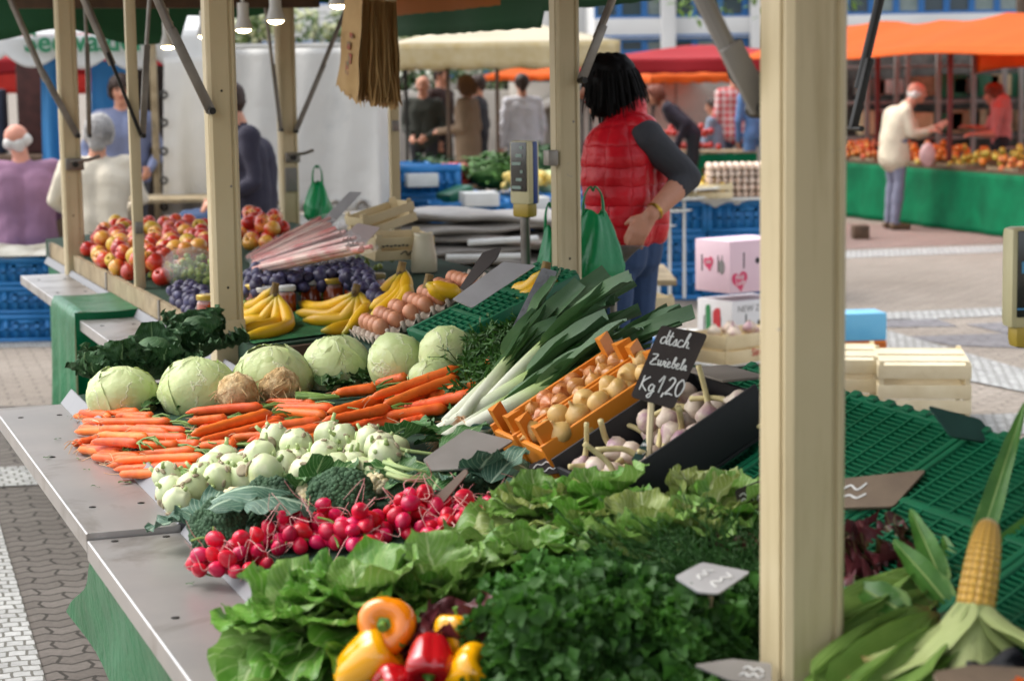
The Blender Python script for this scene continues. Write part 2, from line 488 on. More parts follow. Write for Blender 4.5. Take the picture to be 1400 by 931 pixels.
gpatch('white_paving', [(-60, 690), (-8, 690), (64, 935), (-60, 935)], M_wpave, .008)
gpatch('white_paving', [(-60, 640), (60, 636), (60, 662), (-60, 668)], M_wpave, .008)
gpatch('white_paving', [(-60, 463), (70, 461), (70, 474), (-60, 476)], M_wpave)
gpatch('white_paving', [(1100, 345), (1460, 331), (1460, 341), (1100, 355)], M_wpave)
gpatch('white_paving', [(1000, 436), (1460, 416), (1460, 427), (1000, 449)], M_wpave)
gpatch('white_paving', [(1110, 448), (1205, 449), (1460, 522), (1460, 548), (1190, 492)], M_wpave, .008)
gpatch('white_paving', [(1250, 570), (1460, 562), (1460, 590), (1250, 600)], M_wpave)
gpatch('dark_paving', [(1150, 438), (1275, 434), (1310, 446), (1165, 448)], M_dpave)
gpatch('dark_paving', [(1320, 443), (1460, 436), (1460, 460), (1400, 462)], M_dpave)
gpatch('dark_paving', [(1235, 460), (1390, 455), (1460, 478), (1300, 472)], M_dpave)
gpatch('red_paving', [(900, 330), (1160, 305), (1460, 315), (1460, 329), (1100, 343), (900, 352)], M_rpave)

# ------------------------------------------------------------------ the market stall
stall = thing('market_stall', 'long open vegetable stall with cream posts, grey metal shelf and green skirt', 'market stall', TR(S(0, 0, 0)) @ RZ(YAW))
def lm(M): return RZ(-YAW) @ M               # world -> stall frame
def sv(p): u, v = uv(p); return Vector((v, u, p.z))
def post_geo(w, h):
    a = w / 2; g = w * .05; q = w * .22; r = w * .10
    side = [(-a + r, -a), (a - q - g, -a), (a - q - g, -a + g), (a - q + g, -a + g), (a - q + g, -a), (a - r, -a)]
    pts = []
    for k in range(4):
        c, s = math.cos(k * PI / 2), math.sin(k * PI / 2)
        pts += [(x * c - y * s, x * s + y * c) for x, y in side]
    return prism(pts, h)
POSTS = {}
def post(key, px, v, w, z0=.0, z1=2.42, foot=True):
    r = ray(px, 465); p = CAM + r * (v / r.dot(VD)); u = uv(p)[0]
    o = MB().add(post_geo(w, z1 - z0)).build('canopy_post', M_post, stall, TR((v, u, z0)), smooth=False)
    POSTS[key] = (v, u, w); return o
pA = post('A', 1097, 1.30, .090)
pB = post('B', 312, 1.33, .088); pC = post('C', 107, 1.33, .086)
pD = post('D', 776, 2.5, .080); pE = post('E', 401, 2.5, .088)
for pp, w_, zz in ((pB, .088, (1.02, 1.33, 1.62)), (pD, .08, (1.05, 1.5)), (pE, .088, (1.2,)), (pC, .086, (1.05, 1.44))):
    for k_, z_ in enumerate(zz):
        MB().add(lathe([(.0042, 0), (.0038, .0012), (.0015, .0016), (0, .0009)], 10)).build('screw', M_steel if k_ % 2 else M_dark, pp, TR((w_ * (.18 if k_ % 2 else -.05), -w_ / 2 + .0002, z_)) @ RX(PI / 2), smooth=50)
def sub(parent, name, geo, m, at, smooth=35):
    return MB().add(geo).build(name, m, parent, TR(at), smooth)
for pp, key in ((pB, 'B'), (pD, 'D')):
    v, u, w = POSTS[key]; zz = .84 if key == 'B' else .90
    sub(pp, 'post_sleeve', box(w * 1.06, w * 1.06, .16, .004), M_post, (0, 0, zz))
def thin(px, v, z0=.8):
    r = ray(px, 300); p = CAM + r * (v / r.dot(VD)); u = uv(p)[0]
    MB().add(box(.04, .036, 2.35 - z0, .004)).build('slim_post', M_post, stall, TR((v, u, (2.35 + z0) / 2)))
    return u
uF = thin(188, 1.35); uG = thin(541, 2.5)
# braces
def brace(px, u, wide, flatlen=.5, m1=M_steel, m2=M_steel, rr=.011):
    P = [sv(PU(x, y, u)) for x, y in px]
    d = (P[1] - P[0]).normalized()
    mid = P[0] + (P[1] - P[0])
    b = MB(); L = (P[1] - P[0]).length
    side = Vector((0, 1, 0))
    b.add(box(wide, .012, L, .003), frame((P[0] + P[1]) / 2, y=side, z=d))
    o = b.build('awning_brace', m1, stall)
    d2 = (P[2] - P[1]).normalized()
    MB().add(tube([P[1] - d2 * .05 + side * .012, P[2] + side * .012], rr, 10)).build('brace_rod', m2, o)
    MB().add(tube([P[0] - side * .03, P[0] + side * .03], wide * .36, 10)).build('pivot_bolt', M_dark, o)
uA, uB, uC, uD, uE = (POSTS[k][1] for k in 'ABCDE')
brace([(106, 186), (57, 97), (8, -16)], uC - .06, .030, rr=.014)
brace([(122, 186), (119, 60), (116, -10)], uC + .06, .022, rr=.008)
brace([(193, 186), (147, 72), (110, -14)], uF - .03, .014, m1=M_dark, rr=.015)
brace([(195, 186), (201, 62), (206, -14)], uF + .03, .026, rr=.008)
brace([(288, 152), (234, 40), (210, -16)], uB - .06, .030, rr=.014)
brace([(404, 180), (443, 88), (484, -12)], uE - .06, .026, rr=.012)
brace([(384, 178), (373, 88), (361, -12)], uE - .07, .022, rr=.009)
brace([(795, 110), (825, 34), (845, -14)], uD - .055, .030, rr=.013)
brace([(1042, 150), (998, 62), (958, -20)], uA + .065, .034, m1=M_grey, rr=.013, m2=M_grey)
brace([(1166, 176), (1189, 80), (1212, -18)], uA + .5, .013, m1=M_dark, m2=M_dark, rr=.008)
# latches on the posts
def latch(key, z, s=1.0):
    v, u, w = POSTS[key]
    o = MB().add(box(.075 * s, .02, .05 * s, .004)).build('post_latch', M_steel, stall, TR((v + .01, u - w / 2 - .012, z)))
    MB().add(tube([(-.02, -.014, .012), (.055 * s, -.03, .02), (.10 * s, -.035, .035)], .008, 8)).build('lever', M_steel, o)
    MB().add(tube([(0, -.03, 0), (0, .0, 0)], .014, 10)).build('bolt', M_dark, o)
latch('C', PU(112, 224, uC).z, 1.1); latch('E', PU(402, 215, uE).z)
v, u, w = POSTS['E']
MB().add(box(.06, .016, .12, .003)).build('socket_plate', M_grey, stall, TR((v, u - w / 2 - .01, PU(402, 245, uE).z)))
v, u, w = POSTS['D']
MB().add(box(.035, .05, .05, .004)).build('post_latch', M_steel, stall, TR((v - w / 2 - .02, u - .02, PU(745, 216, uD).z)))
for y in (172, 305):
    MB().add(box(.03, .012, .045, .003)).build('bracket', M_steel, stall, TR((2.5, uG - .026, PU(541, y, uG).z)))
MB().add(box(.03, .012, .045, .003)).build('bracket', M_steel, stall, TR((1.35, uF - .026, PU(188, 311, uF).z)))

# tables
def xs(poly, u0, u1, name, m, nseg=1, smooth=False):      # a cross-section (v, z) swept along u
    n = len(poly); vs = []; fs = []
    for k in range(nseg + 1):
        u = u0 + (u1 - u0) * k / nseg
        vs += [(a, u, z) for a, z in poly]
    for k in range(nseg):
        for i in range(n):
            fs.append((k * n + i, k * n + (i + 1) % n, (k + 1) * n + (i + 1) % n, (k + 1) * n + i))
    fs.append(tuple(range(n))[::-1]); fs.append(tuple(nseg * n + i for i in range(n)))
    b = MB(); b.add((vs, fs)); return b.build(name, m, stall, smooth=smooth)
UN0, UST, UN1 = .6, 3.98, 5.66
b = MB(); bu = [UN0 + (UN1 - UN0) * k / 40 for k in range(41)]; bv = (.772, 1.0, 1.2, 1.45, 1.65, 1.80)
b.add(grid(lambda a, c: (bv[round(a * 5)], bu[round(c * 40)], zs(bu[round(c * 40)], bv[round(a * 5)]) - .004), 5, 40))
for k in (0, 40): b.add(([(v, bu[k], zs(bu[k], v) - .004) for v in bv] + [(1.80, bu[k], .6), (.772, bu[k], .6)], [tuple(range(8))]))
b.add(grid(lambda a, c: (.772, bu[round(c * 40)], .6 + a * (zs(bu[round(c * 40)], .772) - .604)), 1, 40))
b.add(grid(lambda a, c: (1.80, bu[round(c * 40)], .6 + a * (zs(bu[round(c * 40)], 1.80) - .604)), 1, 40))
b.build('display_board', M_mat, stall, smooth=40)
xs([(.738, .775), (.768, .812), (.771, .812), (.771, .74), (.768, .74), (.741, .771)], UST + .012, UN1 + .02, 'shelf_lip', M_lip_alu)
xs([(.738, .763), (.768, .800), (.771, .800), (.771, .72), (.768, .72), (.741, .759)], UN0, UST - .012, 'shelf_lip', M_lip_alu)
def shelf(u0, u1, v0, v1, z, name='metal_shelf'):
    o = xs([(v0, z - .038), (v0, z - .002), (v0 + .003, z), (v1, z), (v1, z - .028), (v0 + .01, z - .028), (v0 + .01, z - .038)], u0, u1, name, M_alu)
    k = u0 + .25
    while k < u1:
        for vv in (v0 + .05, v1 - .035):
            b = MB(); b.add(lathe([(.0075, -.001), (.0075, .0012), (.004, .002), (0, .002)], 10)); b.build('rivet', M_dark, o, TR((vv, k, z)))
        k += .62
    return o
shelf(UST + .003, UN1, .556, .742, .775)
shelf(UN0, UST - .004, .556, .742, .762)
# far table
far = [(1.35, .74)] + [(v, zs(9, v) - .004) for v in (1.35, 1.8, 2.5)]
xs(far + [(2.5, .74)], 5.98, 10.7, 'display_board', M_mat)
xs([(1.36, .85), (2.46, .925), (2.46, .88), (1.36, .80)], 5.945, 5.975, 'table_edge', M_darkwood)
for a, b_ in ((6.3, 7.35), (7.37, 8.55), (8.57, 10.3)):
    o = xs([(1.318, .795), (1.318, .868), (1.338, .868), (1.338, .795)], a, b_, 'edge_board', M_oldwood)
    MB().add(box(.006, .03, .075, .001, c=(1.316, b_ - .02, .833))).build('corner_strap', M_steel, o)
shelf(8.42, 9.55, 1.085, 1.285, .78); shelf(6.0, 7.78, 1.085, 1.285, .77)
xs([(1.288, .77), (1.305, .80), (1.309, .80), (1.292, .765)], 6.0, 10.3, 'shelf_lip', M_lip_alu)
# green skirts
def skirt(fn, name='green_skirt', nu=40, nv=14, m=M_greenskirt):
    b = MB(); b.add(grid(fn, nu, nv)); return b.build(name, m, stall, smooth=True)
def skn(a, b):                                     # under the near shelf
    u = .7 + a * 3.3; z = .735 - .25 * b; e = max(0, (u - 3.2) / .8)
    out = max(0, b - .45) ** 1.5
    return (.574 + .035 * b - .05 * out * e + .006 * math.sin(u * 17) * b, u + .54 * b * e + .02 * math.sin(9 * b) * e, z - .02 * e * b + .014 * math.sin(u * 11 + 2 * b) * b)
skirt(skn, nu=70)
def skd(a, b):                                     # sheet folded over the shelf end
    u = 7.72 + .66 * a
    if b < .3: return (1.31 - .235 * b / .3, u, .802 - .006 * math.sin(b * 10))
    t = (b - .3) / .7
    return (1.07 - .02 * t - .012 * math.sin(u * 28 + 1) * t, u + .01 * math.sin(t * 8), .80 - .60 * t)
skirt(skd, 'draped_sheet', 30, 24)
def skd2(a, b): return (1.068 + .26 * a, 7.715 + .02 * math.sin(a * 9) * b - .012 * math.sin(b * 5 + a * 4), .798 - .60 * b - .1 * a * b * b)
skirt(skd2, 'draped_sheet', 20, 14)
skirt(lambda a, b: (1.345 + .012 * math.sin(a * 60) * b, 5.99 + 4.6 * a, .74 - .68 * b), nu=90)
skirt(lambda a, b: (1.35 + 1.12 * a, 5.985 + .012 * math.sin(a * 40) * b, .74 - .68 * b), nu=40)
skirt(lambda a, b: (1.79, .7 + 4.9 * a, .94 - .86 * b), nu=40)
for vv in (.85, 1.85):
    for uu in (1.0, 3.2, 5.4): MB().add(box(.04, .04, .75, .004)).build('table_leg', M_steel, stall, TR((vv, uu, .375)))

# canopy over the stall
def fab(fn, name, mats, nu, nv, stripe=None):
    b = MB(); gg = grid(fn, nu, nv); b.add(gg)
    if stripe:
        b.mi = [stripe((k % nu + .5) / nu, (k // nu + .5) / nv) for k in range(len(gg[1]))]
    o = b.build(name, mats, stall, smooth=True)
    md = o.modifiers.new('cloth', 'SOLIDIFY'); md.thickness = .003
    return o
UE = 11.35
st = lambda a, b: int(b * 14) % 2
def roof(v0, z0, v1, z1): return lambda a, b: (v0 + (v1 - v0) * a, -.6 + (UE + .6) * b, z0 + (z1 - z0) * a - .05 * math.sin(PI * a) * (1 - .5 * math.sin(b * 40) ** 2))
fab(roof(1.15, 2.42, 1.92, 2.80), 'canopy_roof', [M_cgreen, M_corange], 8, 56, st)
fab(roof(1.92, 2.80, 2.70, 2.42), 'canopy_roof', [M_cgreen, M_corange], 8, 56, st)
fab(roof(.55, 2.66, 1.15, 2.425), 'awning_flap', [M_cgreen, M_corange], 8, 56, st)
fab(roof(2.70, 2.425, 3.22, 2.20), 'awning_flap', [M_cgreen, M_corange], 8, 56, st)
def val_back(a, b):
    u = 5.9 + (UE - 5.9) * a
    zb = 1.875 + (.065 * (u < 8.4)) + .003 * math.sin(u * 31) - .05 * math.sin(PI * (u - 5.9) / 5.4) * .3
    return (3.22 + .02 * math.sin(u * 6) * b, u, 2.20 + (zb - 2.20) * b)
fab(val_back, 'canopy_valance', [M_cgreen, M_corange], 90, 6, lambda a, b: 1 if (b < .62 and .55 < a < .93) else 0)
def val_end(a, b):
    v = .35 + 2.87 * a
    zt = 2.66 - .24 * min(1, max(0, (v - .55) / .6)) if v < 1.92 else 2.42
    zb = 1.885 + .035 * math.cos(v * 4.2) + .02 * math.sin(v * 9) + (.14 if v > 2.25 else 0)
    return (v, UE - .05 * math.sin(v * 5) * b, zt + (zb - zt) * b)
fab(val_end, 'canopy_valance', M_cgreen, 60, 8)
for vv, z in ((1.33, 2.39), (2.5, 2.39)):
    MB().add(box(.05, UE + .3, .06, .004)).build('roof_beam', M_post, stall, TR((vv, UE / 2 - .2, z)))
MB().add(box(1.5, .05, .07, .004)).build('cross_beam', M_darkwood, stall, TR((1.9, uC + .5, D(265, 4, 9.8).z + .02)))
MB().add(box(.03, 5.4, .03, .004)).build('lamp_rail', M_steel, stall, TR((2.25, 8.5, 2.16)))
# ------------------------------------------------------------------ produce materials
M_carrot = mat('carrot_orange', '#e8702a', '#d85a1e', rough=.5, ns=25, bs=90, bstr=.3, rnd=.16, hue=.008, dirt=('#9a5228', 34, .58, .78), spec=.35)
M_stem = mat('green_stalk', '#7f9c4a', '#5d8236', rough=.5, ns=30, rnd=.15)
M_root = mat('pale_root', '#d9b48c', '#c79a72', rough=.7, ns=30)
M_radroot = mat('pink_root', '#e0b1a8', '#cf8f8d', rough=.7, ns=30)
M_radish = mat('radish_red', '#d61f48', '#c2163c', rough=.34, ns=14, rnd=.14, hue=.01, spec=.5, sss=.08, dirt=('#dd5a70', 18, .66, .9))
M_feather = mat('feathery_leaf_green', '#3d6b22', '#2b5219', rough=.6, ns=40, rnd=.12, trans=.2)
M_parsley = mat('parsley_green', '#4d8030', '#315f20', rough=.6, ns=7, rnd=.32, trans=.35)
M_dill = mat('dill_green', '#3d6e2c', '#2b5420', rough=.7, ns=30, trans=.3)
M_cauli = mat('cauliflower_cream', '#e9dcb6', '#dcc998', rough=.7, ns=40, bs=200, bstr=.5)
M_brocc = mat('broccoli_green', '#3c5e3c', '#2c4a30', rough=.75, ns=22, bs=260, bstr=1.0, bd=.003, rnd=.08)
M_celeriac = mat('celeriac_brown', '#dac79c', '#bd9a64', rough=.85, ns=14, bs=45, bstr=1.0, bd=.012, dirt=('#8a6a40', 26, .54, .70))
M_kohl = mat('kohlrabi_green', '#d5dcb4', '#c0cd98', rough=.45, ns=14, bs=30, bstr=.2, rnd=.07, dirt=('#e3e0c2', 20, .55, .8))
M_scar = mat('stalk_scar', '#b0a488', '#95856c', rough=.8, ns=60)
def cab_mat(name, c1, c2, cv):
    t = NT(name); co = t.coord(); u, v = t.uvs()
    # branching veins that run from the base to the top of each wrapped leaf
    nzv = t.noise(co, 14, 4, .6)
    ph = t.math('ADD', t.math('MULTIPLY', u, 9), t.math('MULTIPLY', nzv, 1.6))
    side = t.math('PINGPONG', ph, .5)
    vein = t.math('SUBTRACT', 1, t.ramp(side, .01, .05))
    wv = t.n('ShaderNodeTexVoronoi', feature='DISTANCE_TO_EDGE'); wv.inputs['Scale'].default_value = 22
    t.l(co, wv.inputs['Vector'])
    net = t.math('SUBTRACT', 1, t.ramp(wv.outputs['Distance'], .0, .09))
    vm = t.math('MAXIMUM', t.math('MULTIPLY', vein, .7), t.math('MULTIPLY', net, .10))
    col = t.mix(t.ramp(t.noise(co, 7, 5, .6), .36, .66), C(c1), C(c2))
    col = t.mix(vm, col, C(cv))
    col = t.mix(t.ramp(t.noise(co, 30, 5, .7), .70, .82), col, C('#8d9a58'))
    col = t.objrand(col, .06, .008)
    h = t.math('ADD', t.noise(co, 16, 5, .6), t.math('MULTIPLY', vm, .5))
    return t.finish(col, rough=.42, bump=h, bstr=.6, bdist=.008, spec=.35, trans=.05)
M_cab = cab_mat('white_cabbage_green', '#cbd6a0', '#b6c885', '#dde3bf')
M_savoy = leafmat('savoy_leaf', '#2f5230', '#44693e', '#8aa877', n=12, rough=.65, trans=.08, vfade=.35, vw=.07, bstr=1.0)
M_lett = leafmat('lettuce_leaf', '#66903a', '#86ab56', '#b5c98c', n=8, rough=.4, trans=.25, base='#b3c987')
M_lett2 = leafmat('dark_lettuce_leaf', '#4f842a', '#70a23e', '#b0c880', n=8, rough=.38, trans=.22, base='#a4bf74')
M_lett3 = leafmat('pale_lettuce_leaf', '#9ab062', '#b9c67e', '#d6dcae', n=8, rough=.45, trans=.25, base='#cfd8a4', tip='#8c9a4e')
M_oak = leafmat('red_lettuce_leaf', '#4a2026', '#662e34', '#8a5450', n=7, rough=.45, trans=.15, base='#5f6b34', vfade=.2)
M_oakgreen = leafmat('bronze_lettuce_leaf', '#4c4a22', '#5e6a2c', '#8a935a', n=7, rough=.45, trans=.15, base='#7f9a48', tip='#43221f')
M_blue_leaf = leafmat('blue_green_leaf', '#3c5f4c', '#527662', '#a9bfa4', n=7, rough=.5, trans=.12, vfade=.6, rib=.05)
M_kleaf = leafmat('kohlrabi_leaf', '#34612f', '#4c7a40', '#a5bf8a', n=7, rough=.45, trans=.15, vfade=.6, rib=.05)
def leek_mat():
    t = NT('leek'); co = t.coord(); u, v = t.uvs()
    st = t.noise(co, 6, 3)
    wv = t.n('ShaderNodeTexWave'); wv.bands_direction = 'X'; wv.inputs['Scale'].default_value = 26
    cx = t.n('ShaderNodeCombineXYZ'); t.l(u, cx.inputs[0]); t.l(cx.outputs[0], wv.inputs['Vector'])
    g = t.mix(t.ramp(v, .20, .40), C('#e6e8d4'), C('#a9bf72'))
    g = t.mix(t.ramp(t.math('ADD', v, t.math('MULTIPLY', st, .1)), .42, .64), g, C('#3f6b38'))
    g = t.mix(t.ramp(v, .75, 1.0), g, C('#2f5a3c'))
    g = t.mix(t.math('MULTIPLY', wv.outputs['Fac'], .22), g, C('#b7c79a'))
    g = t.objrand(g, .12)
    return t.finish(g, rough=.4, bump=wv.outputs['Fac'], bstr=.25, bdist=.002, trans=.06, spec=.4)
M_leek = leek_mat()

# ------------------------------------------------------------------ carrots
def carrot_geo(p0, p1, r, rr):
    L = (p1 - p0).length; n = 12; pts, rad = [], []
    side = (p1 - p0).cross(ZD).normalized(); bw = rr.uniform(-.035, .035) * L; bz = rr.uniform(-.01, .012) * L
    for k in range(n + 1):
        t = k / n
        pts.append(p0.lerp(p1, t) + side * bw * math.sin(PI * t) + ZD * bz * math.sin(PI * t) + side * .0012 * math.sin(t * 23 + bw * 900))
        q = min(1, (t / .10)) ** .55 if t < .10 else 1
        q2 = min(1, ((1 - t) / .05)) ** .5 if t > .95 else 1
        rad.append(max(.0008, r * (.74 + .30 * t) * q * max(.35, q2) * (1 + .05 * math.sin(t * 40 + r * 9999))))
    return tube(pts, rad, 12), pts
def feather_tuft(p, d, n, L, rr, m=None, spread=.5):
    b = MB()
    for _ in range(n):
        dr = (d + Vector((rr.gauss(0, spread), rr.gauss(0, spread), rr.gauss(0, spread * .6) + .1))).normalized()
        l = L * rr.uniform(.5, 1)
        pts = [p, p + dr * l * .5 + ZD * .01, p + dr * l - ZD * .3 * l * rr.random()]
        for i in range(7):
            t = rr.uniform(.35, 1); q = pts[1].lerp(pts[2], (t - .35) / .65)
            e = Vector((rr.gauss(0, 1), rr.gauss(0, 1), rr.gauss(0, .7))).normalized(); s = e.cross(dr).normalized() * .0016
            ll = rr.uniform(.014, .03)
            b.add(([q - s, q + s, q + e * ll * .6 + s * 2, q + e * ll, q + e * ll * .6 - s * 2], [(0, 1, 2, 3, 4)]))
        b.add(tube(pts, [.0016, .0012, .0006], 4, False))
    return b
C1 = [((450, 350), (620, 368), 0), ((520, 340), (790, 350), 0), ((560, 402), (965, 398), 1), ((650, 368), (865, 372), 0), ((445, 432), (720, 450), 0), ((560, 440), (950, 465), 1), ((750, 432), (1050, 455), 1), ((520, 512), (780, 520), 2), ((435, 515), (600, 500), 1), ((690, 472), (1060, 495), 1), ((760, 532), (1010, 530), 1), ((620, 592), (1105, 560), 1), ((640, 622), (1165, 602), 1), ((605, 648), (1110, 640), 0), ((720, 692), (1000, 680), 0), ((545, 585), (800, 600), 0), ((450, 545), (700, 560), 0), ((470, 395), (700, 410), 0), ((1000, 520), (1128, 530), 1), ((560, 470), (830, 492), 2)]
C1 = [((a[0] / 4.137, 480 + a[1] / 4.137), (b[0] / 4.137, 480 + b[1] / 4.137), l) for a, b, l in C1]
C2 = [((10, 262), (340, 238), 1), ((20, 300), (190, 285), 1), ((30, 355), (375, 262), 2), ((60, 385), (420, 300), 1), ((70, 402), (230, 395), 1), ((330, 330), (590, 298), 1), ((200, 368), (400, 360), 1), ((290, 388), (612, 325), 2), ((330, 412), (585, 365), 1), ((350, 215), (560, 222), 0), ((390, 238), (640, 242), 1), ((380, 258), (605, 275), 1), ((230, 435), (420, 428), 0), ((170, 325), (430, 290), 1), ((120, 345), (330, 320), 0), ((60, 330), (300, 300), 0)]
C3 = [((645, 178), (820, 158), 1), ((790, 200), (1172, 72), 3), ((815, 140), (950, 112), 1), ((590, 298), (880, 240), 2), ((835, 240), (1170, 112), 2), ((895, 255), (1240, 180), 1), ((840, 218), (1060, 180), 0), ((930, 172), (1100, 135), 1), ((720, 312), (930, 282), 0), ((850, 278), (1120, 242), 1), ((920, 305), (1030, 288), 1), ((1000, 210), (1245, 140), 1), ((610, 262), (850, 200), 1), ((640, 320), (860, 290), 0), ((700, 270), (880, 262), 0)]
cv2 = lambda L: [((250 + a[0] / 3.1025, 480 + a[1] / 3.1025), (250 + b[0] / 3.1025, 480 + b[1] / 3.1025), l) for a, b, l in L]
def carrot_bunch(label, lst, rad, seed):
    rr = random.Random(seed)
    lst = lst + [((a[0] + rr.uniform(-12, 12), a[1] + rr.uniform(-1, 6)), (b[0] + rr.uniform(-14, 6), b[1] + rr.uniform(-1, 6)), max(0, l - 1)) for a, b, l in lst]
    ax = [x for a, b, l in lst for x in (T(*a), T(*b))]
    o = sum(ax, Vector()) / len(ax)
    root = thing('carrot_bunch', label, 'carrots', TR(o), 'carrot bunches laid along the front of the display')
    for a, b, l in lst:
        off = .011 + l * .016
        p0, p1 = T(*a, off) - o, T(*b, off) - o
        r = rad * rr.uniform(.88, 1.12)
        g, pts = carrot_geo(p0, p1, r, rr)
        ca = MB().add(g).build('carrot', M_carrot, root, smooth=True)
        d = (p0 - p1).normalized(); m = MB()
        for k in range(rr.choice((1, 2, 2, 3))):
            q = pts[rr.choice((0, 0, 1, 3, 5))]
            e = (d + Vector((rr.gauss(0, .4), rr.gauss(0, .4), rr.gauss(0, .4)))).normalized()
            m.add(tube(catmull([q, q + e * .02, q + e * .035 + Vector((0, 0, -.008 + rr.gauss(0, .008)))], 3), [.0009] * 6 + [.0004], 4, False))
        m.build('root_hair', M_root, ca)
        if l >= 0 and rr.random() < .8:
            m = MB(); e = (p1 - p0).normalized()
            for k in range(4):
                q = p1 + e * .0; f = (e + Vector((rr.gauss(0, .25), rr.gauss(0, .25), rr.gauss(0, .15)))).normalized()
                m.add(tube([q - e * .004, q + f * .03, q + f * .07 * rr.uniform(.6, 1.2) - ZD * .012], [.003, .0024, .0016], 6))
            m.build('stalk', M_stem, ca)
    return root, o
carrot_bunch('orange carrot bunch overhanging the metal shelf, below the first white cabbage', C1, .0122, 1)
carrot_bunch('long carrots piled slantwise behind the pale kohlrabi and in front of the celeriac', cv2(C2), .0128, 2)
r3, o3 = carrot_bunch('topmost carrot bunch with feathery green tops reaching towards the leeks', cv2(C3), .0136, 3)
rr = random.Random(5)
for px, py, n, L in ((655, 505, 30, .13), (660, 522, 30, .14), (668, 540, 26, .14), (690, 500, 30, .14), (700, 520, 26, .12), (640, 545, 14, .07)):
    p = T(px - 22, py, .02) - o3
    feather_tuft(p, (T(px + 40, py - 14, .03) - T(px - 10, py, .02)).normalized(), n, L, rr).build('leafy_top', M_feather, r3)
a, b = T(664, 497, .03), T(706, 478, .03)
g, _ = carrot_geo(b - a, Vector(), .012, rr)
tag(MB().add(g).build('carrot', M_carrot, None, TR(a)), 'single carrot lying apart on the green tops below the slanted grey price tag', 'carrot')
for px, py in ((690, 475), (675, 468), (715, 455), (735, 448)):
    pass
ct = thing('carrot_greens', 'heap of feathery carrot greens between the pointed cabbage and the leeks', 'greens', TR(T(700, 470)))
for px, py, n in ((668, 478, 50), (690, 468, 50), (715, 462, 60), (740, 452, 60), (700, 485, 40), (680, 492, 30), (760, 445, 50)):
    p = T(px, py, .015) - ct.location
    feather_tuft(p, Vector((rr.gauss(0, .5), rr.gauss(0, .5), .35)), n, .085, rr, spread=.8).build('foliage', M_feather, ct)

# ------------------------------------------------------------------ cabbages
def cabbage(label, px, py, wpx, sq, point, tilt, seed, cat='cabbage', ln=None):
    rr = random.Random(seed)
    py += 4; c0 = T(px, py + wpx * .3); d = c0.y; R_ = wpx / F * d / 2
    hgt = R_ * sq
    o = Vector((*T(px, py + wpx * .30, 0).xy, 0)); o.z = zs(*uv(o)) + hgt * .50
    root = thing('pointed_cabbage' if point else 'white_cabbage', label, cat, TR(o) @ RZ(rr.uniform(0, 6) if not point else YAW) @ RX(tilt), 'pale green cabbages in the row before the banana table')
    def f(q):
        k = 1 + .035 * nz(q, 2.2, seed) + .012 * nz(q, 7, seed)
        return k
    def shell(sc_, m, name, parent, phi0=None, span=None, top=.9, sd=0, lift=0):
        vs, uvs = [], []; nu, nv = 20, 14
        for j in range(nv + 1):
            for i in range(nu + 1):
                u_, v_ = i / nu, j / nv
                s = (u_ - .5) * 2
                th = PI * (.98 - (.98 - (1 - top)) * v_ * (1 - .28 * s * s - .05 * nz((s * 3, 0, 0), 2, sd)))
                ph = phi0 + span * s * .5 * (1 + .25 * math.sin(PI * v_))
                q = Vector((math.sin(th) * math.cos(ph), math.sin(th) * math.sin(ph), math.cos(th)))
                edge = max(abs(s) ** 6, v_ ** 8)
                k = sc_ * (1 + .035 * nz(q, 2.2, seed + sd) + .012 * nz(q, 7, sd)) + edge * (lift + .02 * math.sin(s * 17 + sd) + .015 * math.sin(v_ * 21))
                z_ = q.z
                if point and z_ > 0: z_ *= 1 + .75 * (1 - (q.x ** 2 + q.y ** 2)) ** .8
                vs.append((q.x * k * R_, q.y * k * R_, z_ * k * hgt)); uvs.append((.3 * u_ + .11 * sd, v_))
        fs = [(j * (nu + 1) + i, j * (nu + 1) + i + 1, (j + 1) * (nu + 1) + i + 1, (j + 1) * (nu + 1) + i) for j in range(nv) for i in range(nu)]
        return MB().add((vs, fs, uvs)).build(name, m, parent, smooth=True)
    g = sphere(1, 40, 24, f)
    vs = []
    for p in g[0]:
        z_ = p[2]
        if point and z_ > 0: z_ *= 1 + .75 * max(0, 1 - (p[0] ** 2 + p[1] ** 2)) ** .8
        vs.append((p[0] * R_ * .985, p[1] * R_ * .985, z_ * hgt * .985))
    MB().add((vs, g[1], g[2])).build('head', M_cab, root, smooth=True)
    a0 = rr.uniform(0, 6)
    for k in range(5):
        shell(1.006 + .008 * k, M_cab, 'wrapper_leaf', root, a0 + k * 2.3, 2.5 + .5 * rr.random(), .80 + .17 * rr.random(), k + 1, .006 + .03 * rr.random() ** 2)
    return root
cabbage('white cabbage at the shelf end of the row, with dark savoy leaves behind it', 168, 528, 98, .84, 0, .1, 3)
cabbage('round white cabbage in the row directly in front of the thick cream post', 272, 520, 106, .86, 0, .05, 4)
cabbage('large white cabbage behind the brown celeriac roots', 374, 505, 106, .88, 0, -.1, 5)
cabbage('white cabbage with loose outer leaves standing beneath the middle banana bunch', 461, 492, 94, .94, 0, .12, 6)
cabbage('pointed cabbage lying below the egg tray behind the top carrots', 545, 488, 82, .90, 1, -1.2, 7)
cabbage('pointed cabbage with its tip towards the green crate and the carrot greens', 612, 474, 76, .86, 1, -1.35, 8)
cabbage('small pale cabbage half hidden behind the uppermost carrots', 592, 502, 66, .7, 0, .1, 9)
